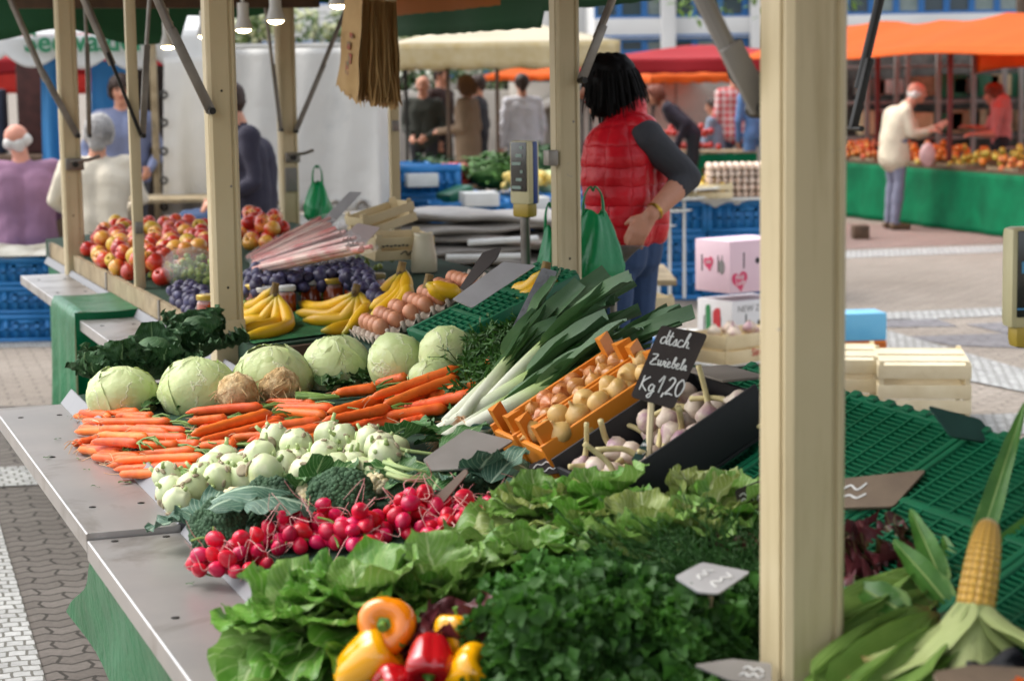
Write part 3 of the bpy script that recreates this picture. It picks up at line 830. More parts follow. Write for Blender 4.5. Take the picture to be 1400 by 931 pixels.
# savoy cabbage: dark crinkled leaves
def savoy(label, px, py, R_, seed, n=11, up=.5):
    rr = random.Random(seed); p = T(px, py)
    root = thing('savoy_cabbage', label, 'savoy cabbage', TR(p + ZD * R_ * .3), 'dark savoy cabbages at the end of the display')
    MB().add(sphere(R_ * .62, 24, 14, lambda q: 1 + .07 * nz(q, 5, seed))).build('head', M_savoy, root, TR((0, 0, R_ * .2)))
    for k in range(n):
        az = k * 2.4 + rr.uniform(-.3, .3); el = rr.uniform(-.1, .9)
        g = leaf(R_ * rr.uniform(1.1, 1.5), R_ * rr.uniform(1.2, 1.6), 9, 20, bend=rr.uniform(.3, 1.0), b0=el, cup=.35, ruf=.10, freq=6, ph=rr.uniform(0, 6), seed=seed + k, tipw=.5, shape=(.9, .45), crinkle=.10)
        MB().add(g).build('outer_leaf', M_savoy, root, RZ(az) @ TR((0, R_ * .12, -R_ * .15)), smooth=True)
savoy('dark savoy cabbage leaning on the cream post behind the round white cabbage', 272, 484, .10, 21, 12)
savoy('dark savoy cabbage with ribbed outer leaves at the green sheet end of the shelf', 160, 530, .10, 22, 12)
savoy('dark crinkled savoy cabbage between the first two white cabbages', 212, 514, .10, 23, 11)

# ------------------------------------------------------------------ celeriac
def celeriac(label, px, py, wpx, seed):
    p = T(px, py + wpx * .3); R_ = wpx / F * p.y / 2
    root = thing('celeriac', label, 'celeriac', TR(p + ZD * R_ * .75), 'knobbly celeriac roots behind the carrots')
    MB().add(sphere(R_, 40, 26, lambda q: (1 + .16 * nz(q, 2.5, seed) + .12 * abs(nz(q, 6, seed)) + .06 * nz(q, 14, seed)) * (.92 if q.z < 0 else 1))).build('root', M_celeriac, root, smooth=True)
    rr = random.Random(seed); m = MB()
    for _ in range(90):
        q = Vector((rr.gauss(0, 1), rr.gauss(0, 1), rr.gauss(-.1, .7))).normalized() * R_
        m.add(tube(catmull([q * .95, q * 1.1 + Vector((0, 0, -.006)), q * 1.15 + Vector((rr.gauss(0, .012), rr.gauss(0, .012), -.02))], 3), .0013, 4))
    m.build('root_hair', M_celeriac, root)
celeriac('light brown knobbly celeriac in front of the large white cabbage', 383, 533, 52, 31)
celeriac('pale celeriac root half under the carrots, next to the bigger one', 325, 543, 56, 32)
celeriac('small brown celeriac at the foot of the white cabbage by the shelf', 146, 551, 36, 33)
M_celleaf = leafmat('celeriac_leaf', '#2c4f22', '#3c6430', '#7f9a62', n=5, rough=.5, trans=.15)
def sprigs(label, pts, L, W, n, seed, m, name='celeriac_leaves', cat='leaves', lift=.01, group=None):
    rr = random.Random(seed); o = T(*pts[0]); root = MB()
    for px, py in pts:
        p = T(px, py, lift) - o
        for k in range(n):
            g = leaf(L * rr.uniform(.6, 1.1), W * rr.uniform(.7, 1.1), 3, 6, bend=rr.uniform(-1, -.2), b0=rr.uniform(.2, .9), ruf=.2, freq=4, ph=rr.uniform(0, 6), seed=seed + k)
            root.add(g, TR(p + Vector((rr.gauss(0, .012), rr.gauss(0, .012), rr.uniform(0, .015)))) @ RZ(rr.uniform(0, 6.3)))
    return tag(root.build(name, m, None, TR(o), smooth=True), label, cat, group)
sprigs('dark green celery leaves tucked between the two nearest white cabbages', [(200, 555), (225, 555), (240, 552), (260, 553), (185, 556)], .07, .05, 6, 41, M_celleaf)
sprigs('green celery leaves peeking out beneath the pointed cabbage', [(470, 525), (490, 522), (520, 518), (505, 525), (455, 530)], .06, .045, 6, 42, M_celleaf)
m = MB(); o = T(430, 540)
for k in range(7): m.add(tube(catmull([T(405, 536 + k * 1.5, .02 + .004 * (k % 3)) - o, T(430, 539 + k, .022) - o, T(458 + k, 543 - k % 3, .018) - o], 4), .0045, 7))
tag(m.build('celery_stalks', M_stem, None, TR(o)), 'green celery stalks lying between the celeriac and the upper carrots', 'stalks')

# ------------------------------------------------------------------ kohlrabi
KP = [(276, 652), (319, 643), (356, 625), (306, 630), (363, 646), (405, 609), (408, 631), (450, 599), (428, 637), (443, 619), (461, 640), (490, 622), (514, 647), (527, 625), (483, 636), (505, 602), (228, 652), (233, 672), (243, 686), (262, 668), (291, 640), (335, 652), (470, 600), (520, 612), (495, 648), (545, 640), (388, 640), (340, 636), (418, 648), (540, 615), (376, 600), (300, 655)]
KL = 'pale green kohlrabi in the heap between the carrots and the broccoli'
meshes = []
for s in range(5):
    meshes.append(MB().add(sphere(.033, 24, 16, lambda q: 1 + .07 * nz(q, 2.2, s) + .02 * nz(q, 7, s) + .025 * math.sin(math.atan2(q.y, q.x) * 3 + q.z * 5 + s) - .06 * max(0, abs(q.z) - .8))).mesh('kohlrabi', M_kohl))
kscar = MB().add(lathe([(0, -.002), (.006, -.001), (.0075, .001), (.004, .0025), (.0, .001)], 10)).mesh('scar', M_scar)
kstub = MB().add(tube([(0, 0, 0), (0, 0, .012), (.002, 0, .022)], [.0055, .0042, .0038], 8)).mesh('stalk_stub', mat('kohlrabi_stalk', '#b9c98c', '#9fb673', rough=.45))
rr = random.Random(51)
for i, (px, py) in enumerate(KP):
    lay = 1 if py < 615 or i in (2, 4, 7, 9, 13) else 0
    s = rr.uniform(.88, 1.12)
    p = T(px, py, .035 + .028 * lay)
    o = link('kohlrabi', meshes[i % 5], None, TR(p) @ SC(s * .96, s * .96, s * 1.1) @ Euler((rr.uniform(-.9, .9), rr.uniform(-.9, .9), rr.uniform(0, 6))).to_matrix().to_4x4())
    tag(o, KL, 'kohlrabi', 'kohlrabi heaped on the display')
    for k in range(6):
        q = Vector((rr.gauss(0, 1), rr.gauss(0, 1), rr.gauss(.5, .6))).normalized()
        link('stalk_scar', kscar, o, frame(q * .0332, x=q.orthogonal(), z=q) @ SC(1.1, .6, 1))
    q = Vector((rr.gauss(0, .4), rr.gauss(-.6, .4), rr.gauss(-.2, .5))).normalized(); link('root_scar', kscar, o, frame(q * .0328, x=q.orthogonal(), z=q) @ SC(1.9, 1.7, 1.4))
    for k in range(3):
        q = Vector((rr.gauss(0, 1), rr.gauss(0, 1), rr.gauss(.8, .5))).normalized(); link('stalk_stub', kstub, o, frame(q * .031, x=q.orthogonal(), z=(q + Vector((0, 0, .6))).normalized()) @ SC(1, 1, rr.uniform(.3, .9)))
KST = thing('kohlrabi_leaves', 'kohlrabi stalks and leaves fanned out in front of the leek roots', 'leaves', TR(T(590, 630)))
kp = KST.location
for (a, b, c) in (((505, 592), (540, 612), (600, 622)), ((520, 600), (548, 622), (590, 640)), ((525, 632), (560, 642), (600, 648)), ((528, 640), (560, 652), (595, 652)), ((530, 648), (560, 656), (590, 655)), ((500, 598), (545, 640), (575, 645))):
    MB().add(tube(catmull([T(*a, .07) - kp, T(*b, .06) - kp, T(*c, .04) - kp], 5), [.0055 - .0002 * k for k in range(11)], 8)).build('stalk', mat('kohlrabi_stalk', '#b9c98c', '#9fb673', rough=.45), KST)
rr = random.Random(52)
def flat_leaves(root, pts, m, L, W, seed, name='leaf', el=(.0, .5), lift=.03, **kw):
    rr = random.Random(seed); o = root.matrix_world.translation
    for q in pts:
        px, py = q[:2]; k = q[2] if len(q) > 2 else 1; az = q[3] if len(q) > 3 else rr.uniform(0, 6.3)
        ww = rr.uniform(.85, 1.15)
        args = dict(bend=rr.uniform(-.9, -.1), b0=rr.uniform(*el) + .25, cup=rr.uniform(.05, .3), ruf=.10, freq=rr.uniform(2.2, 3.5), ph=rr.uniform(0, 6), seed=seed + px, tipw=.25)
        args.update(kw)
        g = leaf(L * k, W * k * ww, 5, 9, **args)
        vs = [(x, y - L * k * .5, z) for x, y, z in g[0]]
        MB().add((vs, g[1], g[2])).build(name, m, root, TR(T(px, py, lift) - o) @ RZ(az), smooth=True)
flat_leaves(KST, [(560, 600, 1), (590, 596, 1), (620, 600, 1.0), (570, 612, 1), (605, 610, 1), (640, 612, 1), (545, 590, .8)], M_kleaf, .12, .09, 53)
root = thing('kohlrabi_leaves', 'green kohlrabi leaves lying over the heap in front of the cauliflower', 'leaves', TR(T(420, 665)))
flat_leaves(root, [(470, 660, 1), (440, 668, 1), (415, 675, 1), (500, 655, .9), (525, 662, 1), (545, 650, .9), (375, 652, .6), (510, 636, .6), (560, 668, 1), (600, 665, 1.0), (580, 655, .9)], M_kleaf, .10, .075, 54, el=(.1, .7))

# ------------------------------------------------------------------ broccoli and cauliflower
def floret_head(root, m, R_, seed, name='head', n=70, sq=.65, sub=True):
    rr = random.Random(seed); b = MB()
    k = 0; ga = PI * (3 - math.sqrt(5))
    for i in range(n):
        z = 1 - i / n * 1.05; r = math.sqrt(max(0, 1 - z * z)); a = i * ga
        q = Vector((r * math.cos(a), r * math.sin(a), z * sq)); big = 1 + .26 * nz(q, 2.4, seed)
        c = q * R_ * .86 * big
        s = R_ * rr.uniform(.17, .24) * (70 / n) ** .5 * (1.2 if rr.random() < .2 else 1)
        b.add(sphere(s, 8, 6, lambda w: 1 + .22 * nz(w, 3.1, seed + i) + .10 * nz(w, 8, i)), TR(c))
    b.add(sphere(R_ * .85, 16, 10), SC(1, 1, sq))
    return b.build(name, m, root, smooth=True)
def broccoli(label, px, py, wpx, seed, tilt=(0, 0)):
    p = T(px, py + wpx * .15); R_ = wpx / F * p.y / 2
    root = thing('broccoli', label, 'broccoli', TR(p + ZD * R_ * .35) @ Euler((tilt[0], tilt[1], 0)).to_matrix().to_4x4(), 'broccoli heads behind the radishes')
    floret_head(root, M_brocc, R_, seed, n=300, sq=.72)
    MB().add(tube([(0, 0, -R_ * .6), (0, 0, .0)], [R_ * .3, R_ * .45], 10)).build('stalk', M_stem, root)
broccoli('broccoli head hanging over the shelf lip beside the first radish bunch', 300, 722, 96, 61, (.5, -.5))
broccoli('broccoli head under the large grey-green leaf, behind the radishes', 366, 692, 96, 62, (.4, -.1))
broccoli('wide broccoli head in the middle, right behind the central radishes', 466, 684, 104, 63, (.45, 0))
broccoli('small broccoli head half covered by a leaf beside the brown price tag', 562, 676, 74, 64, (.3, 0))
broccoli('dark broccoli head behind the last radish bunch, beyond the brown tag', 652, 656, 92, 65, (.4, .2))
def cauli(label, px, py, wpx, seed):
    p = T(px, py + wpx * .15); R_ = wpx / F * p.y / 2
    root = thing('cauliflower', label, 'cauliflower', TR(p + ZD * R_ * .4), 'cream cauliflowers among the leaves')
    floret_head(root, M_cauli, R_, seed, n=60)
cauli('cream cauliflower showing through the leaves behind the wide broccoli', 430, 686, 60, 66)
cauli('cream cauliflower peeping out behind the central radishes', 516, 668, 56, 67)
cauli('cream cauliflower mostly hidden under the grey-green leaf by the shelf', 330, 690, 60, 68)
root = thing('cauliflower_leaves', 'large grey-green leaves sticking out over the shelf beside the kohlrabi', 'leaves', TR(T(260, 700)))
flat_leaves(root, [(232, 712, .9, 1.9), (272, 702, 1.0, .3), (290, 700, 1.0, -.3), (250, 708, .9, 1.2), (262, 715, .8, .9)], M_blue_leaf, .105, .08, 71, el=(-.2, .3), lift=.045, ruf=.18)
root = thing('cauliflower_leaves', 'broad blue-green leaf arching over the cauliflower and broccoli', 'leaves', TR(T(360, 680)))
flat_leaves(root, [(345, 682, 1.1, -1.35), (385, 690, 1.0, -1.9), (320, 690, .8, -.8)], M_blue_leaf, .14, .10, 72, el=(.1, .4), lift=.075, bend=-1.1, cup=-.35)
root = thing('cauliflower_leaves', 'ruffled grey-green leaves between the broccoli and the onion crates', 'leaves', TR(T(650, 650)))
flat_leaves(root, [(655, 640, 1), (690, 645, 1.1), (665, 660, 1.1), (700, 655, 1), (680, 632, 1), (640, 655, 1), (620, 668, .9), (715, 668, .9), (600, 690, .8)], M_blue_leaf, .105, .085, 73, el=(.0, .5), lift=.03)

# ------------------------------------------------------------------ radishes
radm = []
for s in range(4):
    g = lathe([(0, -.024), (.003, -.0225), (.0095, -.018), (.0150, -.009), (.0168, 0), (.0155, .008), (.0105, .0145), (.005, .017), (0, .0175)], 16, lambda a, z: 1 + .05 * math.sin(a * 2 + s) + .03 * nz((math.cos(a), math.sin(a), z * 40), 2, s))
    radm.append(MB().add(g).mesh('radish', M_radish))
radroot = []
for s in range(5):
    rr = random.Random(80 + s)
    radroot.append(MB().add(tube(catmull([(0, 0, -.022), (rr.gauss(0, .006), rr.gauss(0, .006), -.042), (rr.gauss(0, .02), rr.gauss(0, .02), -.06), (rr.gauss(0, .032), rr.gauss(0, .032), -.078 - rr.uniform(0, .03))], 4), [.0022] + [.0013 - .00007 * k for k in range(12)], 5)).mesh('tail_root', M_radroot))
RB = [('radish bunch lowest of all, lying on the metal shelf edge', (315, 775), 1.0), ('small radish bunch in front of the first broccoli, above the lettuce', (385, 745), .75), ('radish bunch in front of the leaf-covered broccoli, second from the shelf', (425, 727), 1.05), ('radish bunch before the wide broccoli, just above the lettuce', (485, 738), .9), ('radish bunch in the middle of the row under the small broccoli', (545, 722), 1.05), ('tallest radish bunch, just before the brown price tag', (585, 705), 1.1), ('radish bunch behind the pale lettuce, right of the tall bunch', (632, 722), .85), ('radish bunch at the onion end of the row, against the lettuce pile', (680, 708), .95)]
for i, (lab, (px, py), k) in enumerate(RB):
    rr = random.Random(90 + i); o = T(px, py + 10)
    root = thing('radish_bunch', lab, 'radishes', TR(o), 'radish bunches in front of the broccoli')
    placed = []
    tries = 0
    while len(placed) < int(22 * k) and tries < 900:
        tries += 1
        lay = 0 if len(placed) < 12 * k else (1 if len(placed) < 20 * k else 2)
        ra = (.060 - .016 * lay) * k ** .5
        a = rr.uniform(0, 6.3); q = math.sqrt(rr.random()) * ra
        P = Vector((q * math.cos(a) * 1.25, q * math.sin(a) * .9, .015 + .023 * lay + rr.uniform(-.003, .003)))
        if all((P - z).length > .0245 for z in placed): placed.append(P)
    for j, P in enumerate(placed):
        u_, v_ = uv(o + P); P.z += zs(u_, max(v_, .775)) - zs(*uv(o)) if v_ > .74 else 0
        s = rr.uniform(.72, .98)
        up = Vector((rr.gauss(0, .6), rr.gauss(0, .5) + .5, rr.gauss(-.35, .5))).normalized()
        M = frame(P, x=up.orthogonal(), z=up) @ SC(s)
        rd = link('radish', radm[j % 4], root, M)
        if rr.random() < .6: link('tail_root', radroot[rr.randrange(5)], rd)
        if rr.random() < .25:
            MB().add(tube(catmull([(0, 0, .016), (.004, .004, .03), (.012, .002, .05)], 3), .0022, 6)).build('stalk', M_stem, rd)

# ------------------------------------------------------------------ lettuces
def lettuce(label, px, py, R_, seed, m, n=26, name='lettuce_head', cat='lettuce', lift=.03, sq=1.0, ruf=.10, tilt=(0, 0), group='lettuces heaped on the display', W=1.0, m2=None):
    rr = random.Random(seed); hh = lift + R_ * .42; p = T(px, py, hh) - ZD * (hh - lift * .4); b = MB()
    for k in range(n):
        t = k / n
        az = k * 2.399 + rr.uniform(-.25, .25)
        el = -.25 + 1.25 * t + rr.uniform(-.15, .15)
        L = R_ * (1.25 - .55 * t) * rr.uniform(.85, 1.15)
        g = leaf(L, L * W * rr.uniform(.9, 1.2), 6, 14, bend=rr.uniform(-.9, .35) - .3 * (1 - t), b0=el, cup=rr.uniform(.1, .45), ruf=ruf * rr.uniform(.6, 1.3), freq=rr.uniform(1.6, 3.2), ph=rr.uniform(0, 6), seed=seed * 3 + k, tipw=.55, shape=(.85, .38), wobk=.07, crinkle=.035)
        b.add(g, RZ(az) @ TR((0, R_ * .06, .02 * R_ + .35 * R_ * t * sq)), mi=1 if m2 and rr.random() < .35 else 0)
    o = b.build(name, [m, m2 or m], None, TR(p) @ Euler((tilt[0], tilt[1], rr.uniform(0, 6))).to_matrix().to_4x4(), smooth=True)
    return tag(o, label, cat, group)
lettuce('large romaine lettuce spilling over the shelf lip below the lowest radishes', 402, 806, .118, 101, M_lett2, 28, m2=M_lett, W=.95, lift=.06)
lettuce('romaine lettuce lying behind the orange pepper', 485, 784, .128, 102, M_lett2, 28, m2=M_lett, W=.95, lift=.06)
lettuce('bright green lettuce between the radishes and the dark red lettuce', 600, 783, .12, 103, M_lett, 26, lift=.03)
lettuce('green lettuce below the last radishes, beside the curly parsley', 665, 757, .10, 104, M_lett, 24, lift=.03)
lettuce('green lettuce tucked under the peppers and the red lettuce', 565, 818, .10, 114, M_lett2, 22, lift=.0)
lettuce('light green lettuce in front of the orange onion crate', 735, 662, .115, 105, M_lett, 28, m2=M_lett3, lift=.07)
lettuce('crisp lettuce in front of the black garlic box, with upright leaves', 820, 650, .12, 106, M_lett2, 28, m2=M_lett, lift=.08)
lettuce('lettuce with wilted pale leaves in the middle of the pile', 800, 695, .11, 107, M_lett3, 26, m2=M_lett2, lift=.05)
lettuce('lettuce with big dull outer leaves above the curly parsley', 885, 706, .11, 108, M_lett, 26, m2=M_lett3, lift=.05)
lettuce('pale cream-green lettuce head lying against the black garlic box', 962, 662, .11, 109, M_lett3, 26, lift=.07)
lettuce('dark green lettuce next to the thick foreground post', 1000, 688, .11, 110, M_lett2, 26, m2=M_lett, lift=.03)
lettuce('small lettuce half buried between the radishes and the lettuce pile', 735, 742, .10, 111, M_lett, 24, m2=M_lett2, lift=.03)
lettuce('yellowish green lettuce beside the dill and the red lettuce', 950, 712, .10, 112, M_lett, 24, m2=M_lett3, lift=.04)
RL = 'red-leaved lettuces'
lettuce('dark red lettuce between the bright green lettuce and the curly parsley', 636, 812, .10, 121, M_oak, 34, 'red_lettuce', ruf=.2, group=RL, lift=.10)
lettuce('dark red lettuce behind the dill, left of the thick foreground post', 1000, 752, .075, 122, M_oak, 26, 'red_lettuce', ruf=.28, group=RL, lift=.02)
lettuce('bronze and red lettuce right of the foreground post on the green crates', 1205, 735, .10, 123, M_oak, 30, 'red_lettuce', ruf=.28, group=RL, m2=M_oakgreen, lift=.05)
lettuce('dark red lettuce hanging over the green crates by the maize', 1268, 745, .075, 124, M_oak, 26, 'red_lettuce', ruf=.28, group=RL, lift=.05)

# ------------------------------------------------------------------ parsley and dill
def parsley_mesh(seed, R_, n):
    rr = random.Random(seed); b = MB()
    cl = [(Vector((rr.gauss(0, .5), rr.gauss(0, .5), rr.uniform(.3, .8))) * R_, rr.uniform(.28, .42) * R_) for _ in range(17)]
    for c, r in cl:
        for _ in range(n // 17):
            q = Vector((rr.gauss(0, 1), rr.gauss(0, 1), rr.gauss(.25, .9))).normalized()
            p = c + q * r * rr.uniform(.7, 1.05); nrm = (q + Vector((rr.gauss(0, .6), rr.gauss(0, .6), rr.gauss(0, .6)))).normalized()
            s = rr.choice((.008, .010, .013, .017)) * rr.uniform(.8, 1.2) * (R_ / .11)
            M = frame(p, x=nrm.orthogonal(), z=nrm) @ RZ(rr.uniform(0, 6.3))
            c_ = [(0, 0, -.3 * s)]
            for k in range(7): c_.append((s * math.cos(k * .9) * rr.uniform(.7, 1.1), s * math.sin(k * .9) * rr.uniform(.7, 1.1), s * .55 * (1 if k % 2 else -.2)))
            b.add((c_, [(0, k + 1, (k + 1) % 7 + 1) for k in range(7)]), M)
    for c, r in cl:
        for k in range(3): b.add(tube([Vector((rr.gauss(0, .01), rr.gauss(0, .01), -.3 * R_)), c * .6, c + Vector((rr.gauss(0, r * .4), rr.gauss(0, r * .4), 0))], .0016, 5, False))
    return b.mesh('parsley_bunch', M_parsley)
pm = [parsley_mesh(s, .11, 1150) for s in range(3)]
PP = [(758, 900), (748, 945), (762, 850), (780, 885), (770, 935), (850, 835), (850, 885), (850, 940), (905, 925), (805, 815), (742, 828), (870, 830), (815, 858), (800, 895), (840, 875)]
rr = random.Random(130)
for i, (px, py) in enumerate(PP):
    o = link('parsley_bunch', pm[i % 3], None, TR(T(px, py, .075 + .05 * max(0, 1 - math.hypot((px - 800) / 130, (py - 865) / 75))) - ZD * (.07 - .03 * max(0, 1 - math.hypot((px - 800) / 130, (py - 865) / 75)))) @ RZ(rr.uniform(0, 6.3)) @ SC(rr.uniform(.8, 1.0)))
    tag(o, 'curly dark green parsley bunch in the big heap right of the peppers', 'parsley', 'curly parsley bunches in one heap')
def dill_mesh(seed):
    rr = random.Random(seed); b = MB()
    for _ in range(120):
        p = Vector((rr.gauss(0, .05), rr.gauss(0, .05), rr.uniform(0, .03))); d = Vector((rr.gauss(-.6, .4), rr.gauss(0, .35), rr.uniform(-.1, .5))).normalized()
        e = p + d * rr.uniform(.06, .13); b.add(tube([p, e], [.0012, .0007], 4, False))
        for k in range(16):
            q = p.lerp(e, rr.uniform(.2, 1)); f = (d + Vector((rr.gauss(0, .8), rr.gauss(0, .8), rr.gauss(0, .8)))).normalized() * rr.uniform(.012, .026); s = f.cross(d).normalized() * .0008
            b.add(([q - s, q + s, q + f], [(0, 1, 2)]))
    return b.mesh('dill_bunch', M_dill)
dm = [dill_mesh(s) for s in (1, 2)]
for i, (px, py) in enumerate([(960, 790), (1000, 790), (1030, 805), (985, 820), (1020, 845), (1000, 870), (1030, 890), (945, 815), (950, 860), (960, 895), (1000, 920), (1035, 930)]):
    tag(link('dill_bunch', dm[i % 2], None, TR(T(px, py, .03)) @ RZ(rr.uniform(-.5, .5)) @ SC(1.1)), 'feathery green dill bunch between the parsley heap and the foreground post', 'dill', 'dill bunches by the foreground post')

# ------------------------------------------------------------------ peppers
def pmat(n, a, b): return mat(n, a, b, rough=.16, ns=5, spec=.6, coat=.4, rnd=.04, bs=14, bstr=.06)
M_py = pmat('yellow_pepper_skin', '#e8a80c', '#e39a06'); M_po = pmat('orange_pepper_skin', '#ea8a10', '#e57d08'); M_pr = pmat('red_pepper_skin', '#b5121a', '#9c0c14')
M_pstem = mat('pepper_stalk', '#5f8a32', '#4a7426', rough=.5, ns=30)
def pepper(label, px, py, wpx, m, seed, up, off=.05, lobes=4, ln=1.05, d=None):
    p = T(px, py, off) if d is None else D(px, py, d)
    R_ = wpx / F * p.y / 2
    root = thing('bell_pepper', label, 'pepper', frame(p, x=Vector(up).normalized().orthogonal(), z=Vector(up).normalized()) @ RZ(seed * .7), 'bell peppers at the near end of the display')
    prof = [(0, -.80 * ln), (.12, -.86 * ln), (.30, -.93 * ln), (.5, -.86 * ln), (.70, -.62 * ln), (.86, -.2 * ln), (.96, .25 * ln), (1.0, .55 * ln), (.93, .80 * ln), (.76, .96 * ln), (.55, 1.0 * ln), (.36, .93 * ln), (.2, .82 * ln), (.08, .76 * ln), (0, .75 * ln)]
    prof = [(r * R_, z * R_) for r, z in prof]
    fn = lambda a, z: 1 + .13 * abs(math.cos(a * lobes / 2 + .3)) ** .7 - .09 + .05 * math.sin(a + seed) + .03 * nz((math.cos(a), math.sin(a), z * 12), 1.5, seed)
    cp = [(r, z) for r, z in zip(*[[q[i] for q in catmull([(a, 0, b) for a, b in prof], 3)] for i in (0, 2)])]
    cp = [(max(0, r), z) for r, z in cp]; cp[0] = (0, cp[0][1]); cp[-1] = (0, cp[-1][1])
    MB().add(lathe(cp, 48, fn)).build('flesh', m, root, smooth=True)
    b = MB()
    b.add(lathe([(R_ * .30, .80 * R_ * ln), (R_ * .26, .85 * R_ * ln), (R_ * .15, .89 * R_ * ln), (.0, .90 * R_ * ln)], 16, lambda a, z: 1 + .18 * math.cos(5 * a)))
    b.add(tube(catmull([(0, 0, .84 * R_ * ln), (.04 * R_, .02 * R_, 1.12 * R_ * ln), (.16 * R_, .05 * R_, 1.34 * R_ * ln)], 4), [R_ * .17, R_ * .13, R_ * .12, R_ * .115, R_ * .115, R_ * .12, R_ * .13, R_ * .145, R_ * .15], 10))
    b.build('stalk', M_pstem, root, smooth=50)
PU_ = -VD * .2
pepper('orange bell pepper on top of the pepper heap, stalk towards the viewer', 531, 855, 84, M_po, 1, (-.15, -.93, .32), .10, 3, .85)
pepper('red bell pepper in front of the orange one, stalk pointing down', 588, 899, 74, M_pr, 2, (-.05, -.75, -.66), .10, 4, 1.0)
pepper('yellow bell pepper lying on its side at the shelf lip', 500, 910, 82, M_py, 3, (.7, -.1, .5), .055, 4, 1.2)
pepper('yellow bell pepper behind the red one, against the curly parsley', 622, 875, 62, M_py, 4, (.1, .3, .9), .10, 4, 1.1)
pepper('yellow bell pepper lowest, in front of the curly parsley', 640, 925, 76, M_py, 5, (.6, -.4, .5), .08, 4, 1.1)
pepper('red bell pepper at the bottom, under the yellow one lying sideways', 548, 938, 66, M_pr, 6, (-.8, -.45, .2), .05, 4, 1.1)
pepper('orange bell pepper buried in the middle of the pepper heap', 566, 893, 56, M_po, 7, (.2, .3, .9), .02, 4, 1.0)

# ------------------------------------------------------------------ leeks
LK = [((600, 590), (760, 500), (895, 425), .022), ((608, 600), (720, 540), (860, 470), .02), ((640, 585), (770, 520), (905, 455), .021), ((655, 588), (770, 545), (880, 500), .02), ((610, 578), (700, 500), (800, 425), .019), ((630, 570), (720, 470), (790, 410), .017), ((660, 560), (745, 470), (830, 405), .018), ((690, 570), (790, 510), (905, 480), .018), ((670, 545), (770, 455), (870, 410), .018), ((720, 560), (820, 500), (915, 440), .018)]
for i, (a, b_, c, r) in enumerate(LK):
    rr = random.Random(140 + i); lay = (i % 3) * .016
    P = [T(*a, .022 + lay), T(*b_, .035 + lay), T(*c, .05 + lay)]
    o = P[0]; path = catmull([p - o for p in P], 8)
    root = thing('leek', 'long leek with white shaft and dark green leaves in the sheaf beside the onions', 'leek', TR(o), 'leeks in one sheaf beside the onion crate')
    L = sum((path[k + 1] - path[k]).length for k in range(16))
    rad = [r * (.72 + .3 * min(1, k / 6)) * (1 if k < 8 else 1 + .02 * (k - 8)) for k in range(11)]
    fl = MB(); fl.add(tube(path[:11], rad, 14)); 
    fl.uv = [(u_, v_ * .66) for u_, v_ in fl.uv]
    fl.build('shaft', M_leek, root, smooth=True)
    dirs = (path[12] - path[8]).normalized(); sd = dirs.cross(ZD).normalized(); up = sd.cross(dirs)
    for k in range(9):
        s = (k - 4) / 4; ss = path[6 + (k % 3)]
        f = (dirs + sd * s * .40 * rr.uniform(.7, 1.2) + up * rr.uniform(-.02, .34)).normalized()
        Lf = rr.uniform(.15, .26); Wf = rr.uniform(.05, .075)
        g = leaf(Lf, Wf, 3, 10, bend=rr.uniform(-.55, .05), b0=.04, cup=rr.uniform(.45, .9), ruf=.04, freq=2, seed=i * 9 + k, tipw=.10 if rr.random() < .35 else .8, shape=(.8, .4))
        g = (g[0], g[1], [(u_, .52 + .48 * v_) for u_, v_ in g[2]])
        MB().add(g).build('leaf', M_leek, root, frame(ss - up * r * .2, y=f, z=(up + sd * s * .5).normalized()), smooth=True)
    m = MB()
    d0 = (path[0] - path[2]).normalized()
    for k in range(46):
        f = (d0 + Vector((rr.gauss(0, .55), rr.gauss(0, .55), rr.gauss(-.25, .5)))).normalized(); l = rr.uniform(.015, .045)
        m.add(tube([Vector((rr.gauss(0, .004), rr.gauss(0, .004), 0)), f * l * .5, f * l + Vector((0, 0, -.006))], [.001, .0008, .0005], 4, False))
    m.build('root_tuft', M_root, root)
# ------------------------------------------------------------------ tilted crates of onions and garlic
M_ocrate = mat('orange_painted_wood', '#d98318', '#c97412', rough=.55, ns=5, bs=60, bstr=.15, dirt=('#8f5717', 9, .62, .85))
M_card = mat('black_cardboard', '#19191c', '#121215', rough=.6, ns=6, dirt=('#34312e', 8, .6, .85))
M_cardin = mat('grey_brown_cardboard', '#726a60', '#625b52', rough=.75, ns=9)
M_onion = NT('onion_skin')
def _onion():
    t = M_onion; co = t.coord(); u, v = t.uvs()
    st_ = t.math('PINGPONG', t.math('ADD', t.math('MULTIPLY', u, 15), t.math('MULTIPLY', t.noise(co, 40, 3), .6)), .5)
    col = t.mix(t.ramp(t.noise(co, 18, 4), .35, .65), C('#c98a4c'), C('#b06f34'))
    col = t.mix(t.math('MULTIPLY', t.ramp(st_, .3, .5), .4), col, C('#e0b684'))
    col = t.objrand(col, .16, .012)
    return t.finish(col, rough=.3, bump=st_, bstr=.12, bdist=.002, spec=.5)
M_onion = _onion()
M_onion2 = mat('yellow_onion_skin', '#d8b676', '#c79f58', rough=.38, ns=14, rnd=.10, dirt=('#eadfb8', 12, .55, .8))
M_garlic = mat('garlic_skin', '#d3c5b2', '#bba593', rough=.5, ns=12, rnd=.06, dirt=('#9a6585', 14, .48, .72), bs=30, bstr=.3)
M_gstalk = mat('garlic_stalk', '#cdbf8a', '#b5a673', rough=.6, ns=30, rnd=.08)
SL = math.atan(.55)
def tilted(v0, u, lift=0.0):             # frame lying on the sloping display: x up the slope, y along the stall
    return SM(v0, u, zs(u, v0) + lift) @ RY(-SL)
